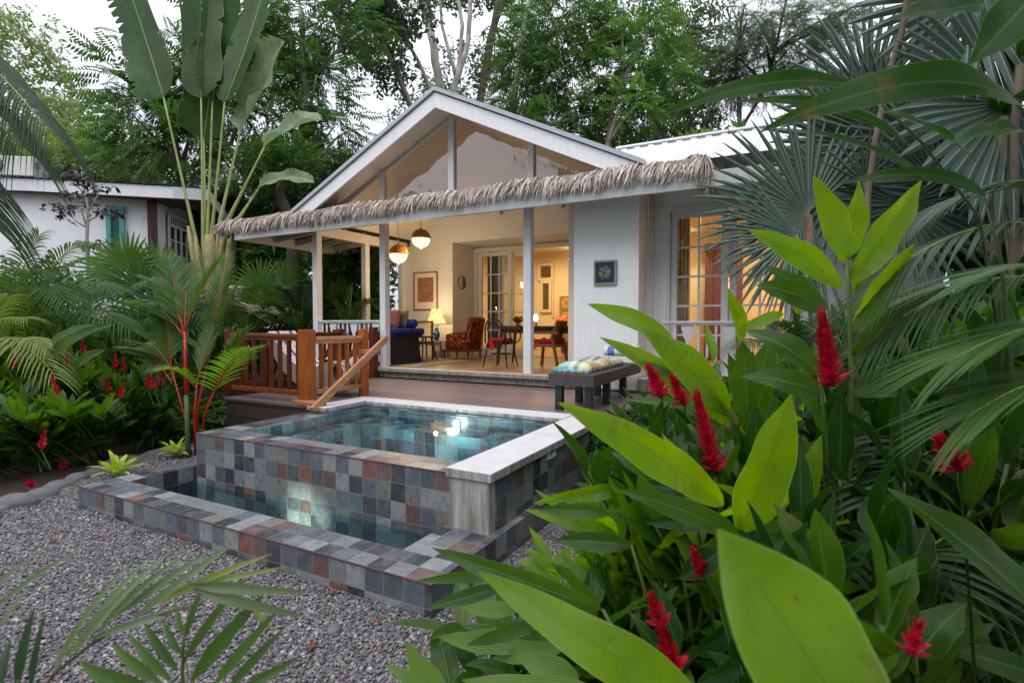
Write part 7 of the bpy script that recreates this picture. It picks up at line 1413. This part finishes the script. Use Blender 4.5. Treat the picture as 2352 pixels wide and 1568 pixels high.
def _vt(u):
    xs=[1440,1480,1570,1700,1850,2000,2200,2350]; ys=[1290,1180,1040,950,920,900,840,790]
    return float(np.interp(u,xs,ys))
fill=[(u,d,h if d>=3.05 else max(h,1.57-(_vt(u)+(0 if d>2.15 else 170 if d>1.5 else 420)-742)/FPX*d-.05)) for u,d,h in fill]
fill+=[(1350,2.3,.22),(1400,2.5,.28),(1330,2.0,.2),(1400,2.0,.3),(1455,2.7,.32),(1450,1.9,.36),(1530,1.9,.55),(1610,2.0,.72),(1430,3.6,.34),(1700,2.15,.8),(1500,1.5,.36),(1630,1.5,.42)]
where=['over the gravel edge','near the pool side wall','beside the bench end','under the lit window','below the wing balustrade','right of the lit window','behind the tall bright stem','under the silver fan palms','at the right frame edge']
dist_=['farthest back','far back','in the middle ground','nearer','close','very near']
seen={}
for i,(u,d,h) in enumerate(fill):
    b=P(u,742,d); w=where[0 if u<1370 else 1 if u<1475 else min(8,2+max(0,int((u-1480)//130)))]; r_='farthest back' if d>4.3 else 'in the second row' if d>3.3 else 'in the third row' if d>2.6 else 'in the fourth row' if d>2.1 else 'in the near row' if d>1.5 else 'at the very front'
    lab='leafy ginger plant, right bed, %s, %s'%(w,r_); seen[lab]=seen.get(lab,0)+1
    if seen[lab]>1: lab+=[', darker leaves',', shorter plant',', broader leaves',', partly hidden'][min(3,seen[lab]-2)]
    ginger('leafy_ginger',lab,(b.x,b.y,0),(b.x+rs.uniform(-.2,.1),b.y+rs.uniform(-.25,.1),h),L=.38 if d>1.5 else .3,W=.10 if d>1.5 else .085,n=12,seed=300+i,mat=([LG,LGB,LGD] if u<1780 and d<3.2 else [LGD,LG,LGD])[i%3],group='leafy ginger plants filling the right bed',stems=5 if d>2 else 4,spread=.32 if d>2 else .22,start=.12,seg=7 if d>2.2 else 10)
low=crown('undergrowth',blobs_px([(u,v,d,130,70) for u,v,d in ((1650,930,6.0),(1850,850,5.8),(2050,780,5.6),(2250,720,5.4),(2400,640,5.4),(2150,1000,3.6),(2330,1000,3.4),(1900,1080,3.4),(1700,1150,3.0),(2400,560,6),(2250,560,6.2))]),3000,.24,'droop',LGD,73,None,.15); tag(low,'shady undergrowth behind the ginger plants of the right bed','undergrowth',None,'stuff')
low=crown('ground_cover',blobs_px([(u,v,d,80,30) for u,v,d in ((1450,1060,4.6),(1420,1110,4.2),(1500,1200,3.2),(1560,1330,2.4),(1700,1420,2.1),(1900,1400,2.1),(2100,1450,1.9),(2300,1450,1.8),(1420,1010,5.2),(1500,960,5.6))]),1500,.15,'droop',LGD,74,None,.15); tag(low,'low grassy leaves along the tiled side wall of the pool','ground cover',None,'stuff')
ov=thing('added_shade_tree','unseen spreading tree added overhead to shade the right-hand garden','tree',(5.5,2.5,0)); crown('crown',[(3.6,2.4,5.4,1.9,2.2,.9),(5.6,4.2,5.9,2.2,2,.9),(5.2,.6,5.6,2,2,.9),(2.6,.2,5.2,1.5,1.6,.6),(3.6,5.6,6.2,1.6,1.4,.7)],3200,.7,'broad',LTREE,81,ov,.2); m=MB(); m.tube([(5.5,2.5,-.1),(5.4,2.5,2.5),(4.8,2.6,5.4)],[.3,.24,.1],10); m.tube([(5.4,2.5,3.5),(4,1.5,5),(2.6,.5,5.3)],[.12,.08,.03],6); m.build('trunk',BARKD,ov,True)  # out-of-view tree added to cast shade on the right bed
for _i,(_x,_y,_s) in enumerate(((-7,-9,1.),(1,-11,1.1),(8,-7,1.))):
    tb=thing('added_garden_tree','unseen tree added behind the viewpoint, mirrored faintly in the gable glass'+(', on the left','',', on the right')[_i],'tree',(_x,_y,0)); crown('crown',[(_x,_y,6.5*_s,2.6,2.2,1.6),(_x+1.8,_y+.5,5.2*_s,1.8,1.6,1.3),(_x-2,_y,5.4*_s,2,1.6,1.4),(_x+.3,_y,8.6*_s,1.6,1.6,1.2),(_x-2.2,_y+1,9.6,1.3,1.3,1),(_x+2.6,_y+1,10.4,1.4,1.3,1),(_x+.4,_y,12,1.5,1.4,1.2),(_x-3.4,_y,11.6,1.2,1.2,.9)],1100,.8,'broad',LTREE,90+_i,tb,.3); m=MB(); m.tube([(_x,_y,-.1),(_x+.1,_y,3),(_x,_y,8*_s)],[.25,.18,.06],9); m.build('trunk',BARK,tb,True)  # out-of-view trees added for the glass reflections and for shade
# ================================================================ LIGHT
w=bpy.data.worlds.new('World'); scene.world=w; w.use_nodes=True; nt=w.node_tree; nt.nodes.clear()
sky=nt.nodes.new('ShaderNodeTexSky'); sky.sky_type='NISHITA'; sky.sun_disc=False; sky.sun_elevation=math.radians(58); sky.sun_rotation=math.radians(188); sky.air_density=1.2; sky.dust_density=3
hs=nt.nodes.new('ShaderNodeHueSaturation'); hs.inputs['Saturation'].default_value=.35
mx=nt.nodes.new('ShaderNodeMix'); mx.data_type='RGBA'; mx.inputs[0].default_value=.85; mx.inputs[7].default_value=(10.3,10.5,11.8,1)
bg=nt.nodes.new('ShaderNodeBackground'); bg.inputs['Strength'].default_value=.10; out=nt.nodes.new('ShaderNodeOutputWorld')
nt.links.new(sky.outputs[0],hs.inputs['Color']); nt.links.new(hs.outputs[0],mx.inputs[6])
_tc=nt.nodes.new('ShaderNodeTexCoord'); _sp=nt.nodes.new('ShaderNodeSeparateXYZ'); _rp=nt.nodes.new('ShaderNodeValToRGB'); _rp.color_ramp.elements[0].position=.05; _rp.color_ramp.elements[0].color=(.275,.28,.308,1); _rp.color_ramp.elements[1].position=.95; _rp.color_ramp.elements[1].color=(.72,.73,.78,1); _cl=nt.nodes.new('ShaderNodeTexNoise'); _cl.inputs['Scale'].default_value=2.2; _cl.inputs['Detail'].default_value=4
_m2=nt.nodes.new('ShaderNodeMix'); _m2.data_type='RGBA'; _m2.blend_type='MULTIPLY'; _m2.inputs[0].default_value=1; _cr=nt.nodes.new('ShaderNodeValToRGB'); _cr.color_ramp.elements[0].position=.3; _cr.color_ramp.elements[0].color=(.78,.79,.81,1); _cr.color_ramp.elements[1].position=.7; _cr.color_ramp.elements[1].color=(1,1,1,1)
nt.links.new(_tc.outputs['Generated'],_sp.inputs[0]); nt.links.new(_sp.outputs[2],_rp.inputs[0]); nt.links.new(_tc.outputs['Generated'],_cl.inputs['Vector']); nt.links.new(_cl.outputs['Fac'],_cr.inputs[0]); nt.links.new(_rp.outputs[0],_m2.inputs[6]); nt.links.new(_cr.outputs[0],_m2.inputs[7]); _m3=nt.nodes.new('ShaderNodeMix'); _m3.data_type='RGBA'; _m3.blend_type='MULTIPLY'; _m3.inputs[0].default_value=1; _m3.inputs[7].default_value=(29.5,29.5,30.5,1); nt.links.new(_m2.outputs[2],_m3.inputs[6]); nt.links.new(_m3.outputs[2],mx.inputs[7]); nt.links.new(mx.outputs[2],bg.inputs[0]); nt.links.new(bg.outputs[0],out.inputs[0])
L=bpy.data.lights.new('sun','SUN'); L.energy=1.3; L.angle=math.radians(50); L.color=(1,.98,.95); so_=bpy.data.objects.new('sun',L); COL.objects.link(so_)
so_.rotation_euler=V((math.sin(math.radians(188))*-1*math.cos(math.radians(58)),-math.cos(math.radians(188))*math.cos(math.radians(58)),-math.sin(math.radians(58)))).to_track_quat('-Z','Y').to_euler()
scene.view_settings.view_transform='Standard'; scene.view_settings.look='None'; scene.view_settings.exposure=.25; scene.view_settings.gamma=1
try:
    scene.cycles.max_bounces=7; scene.cycles.diffuse_bounces=3; scene.cycles.glossy_bounces=3; scene.cycles.transmission_bounces=3; scene.cycles.transparent_max_bounces=10
    scene.cycles.sample_clamp_indirect=4; scene.cycles.caustics_reflective=False; scene.cycles.caustics_refractive=False; scene.cycles.use_denoising=True
except Exception as ex: print(ex)
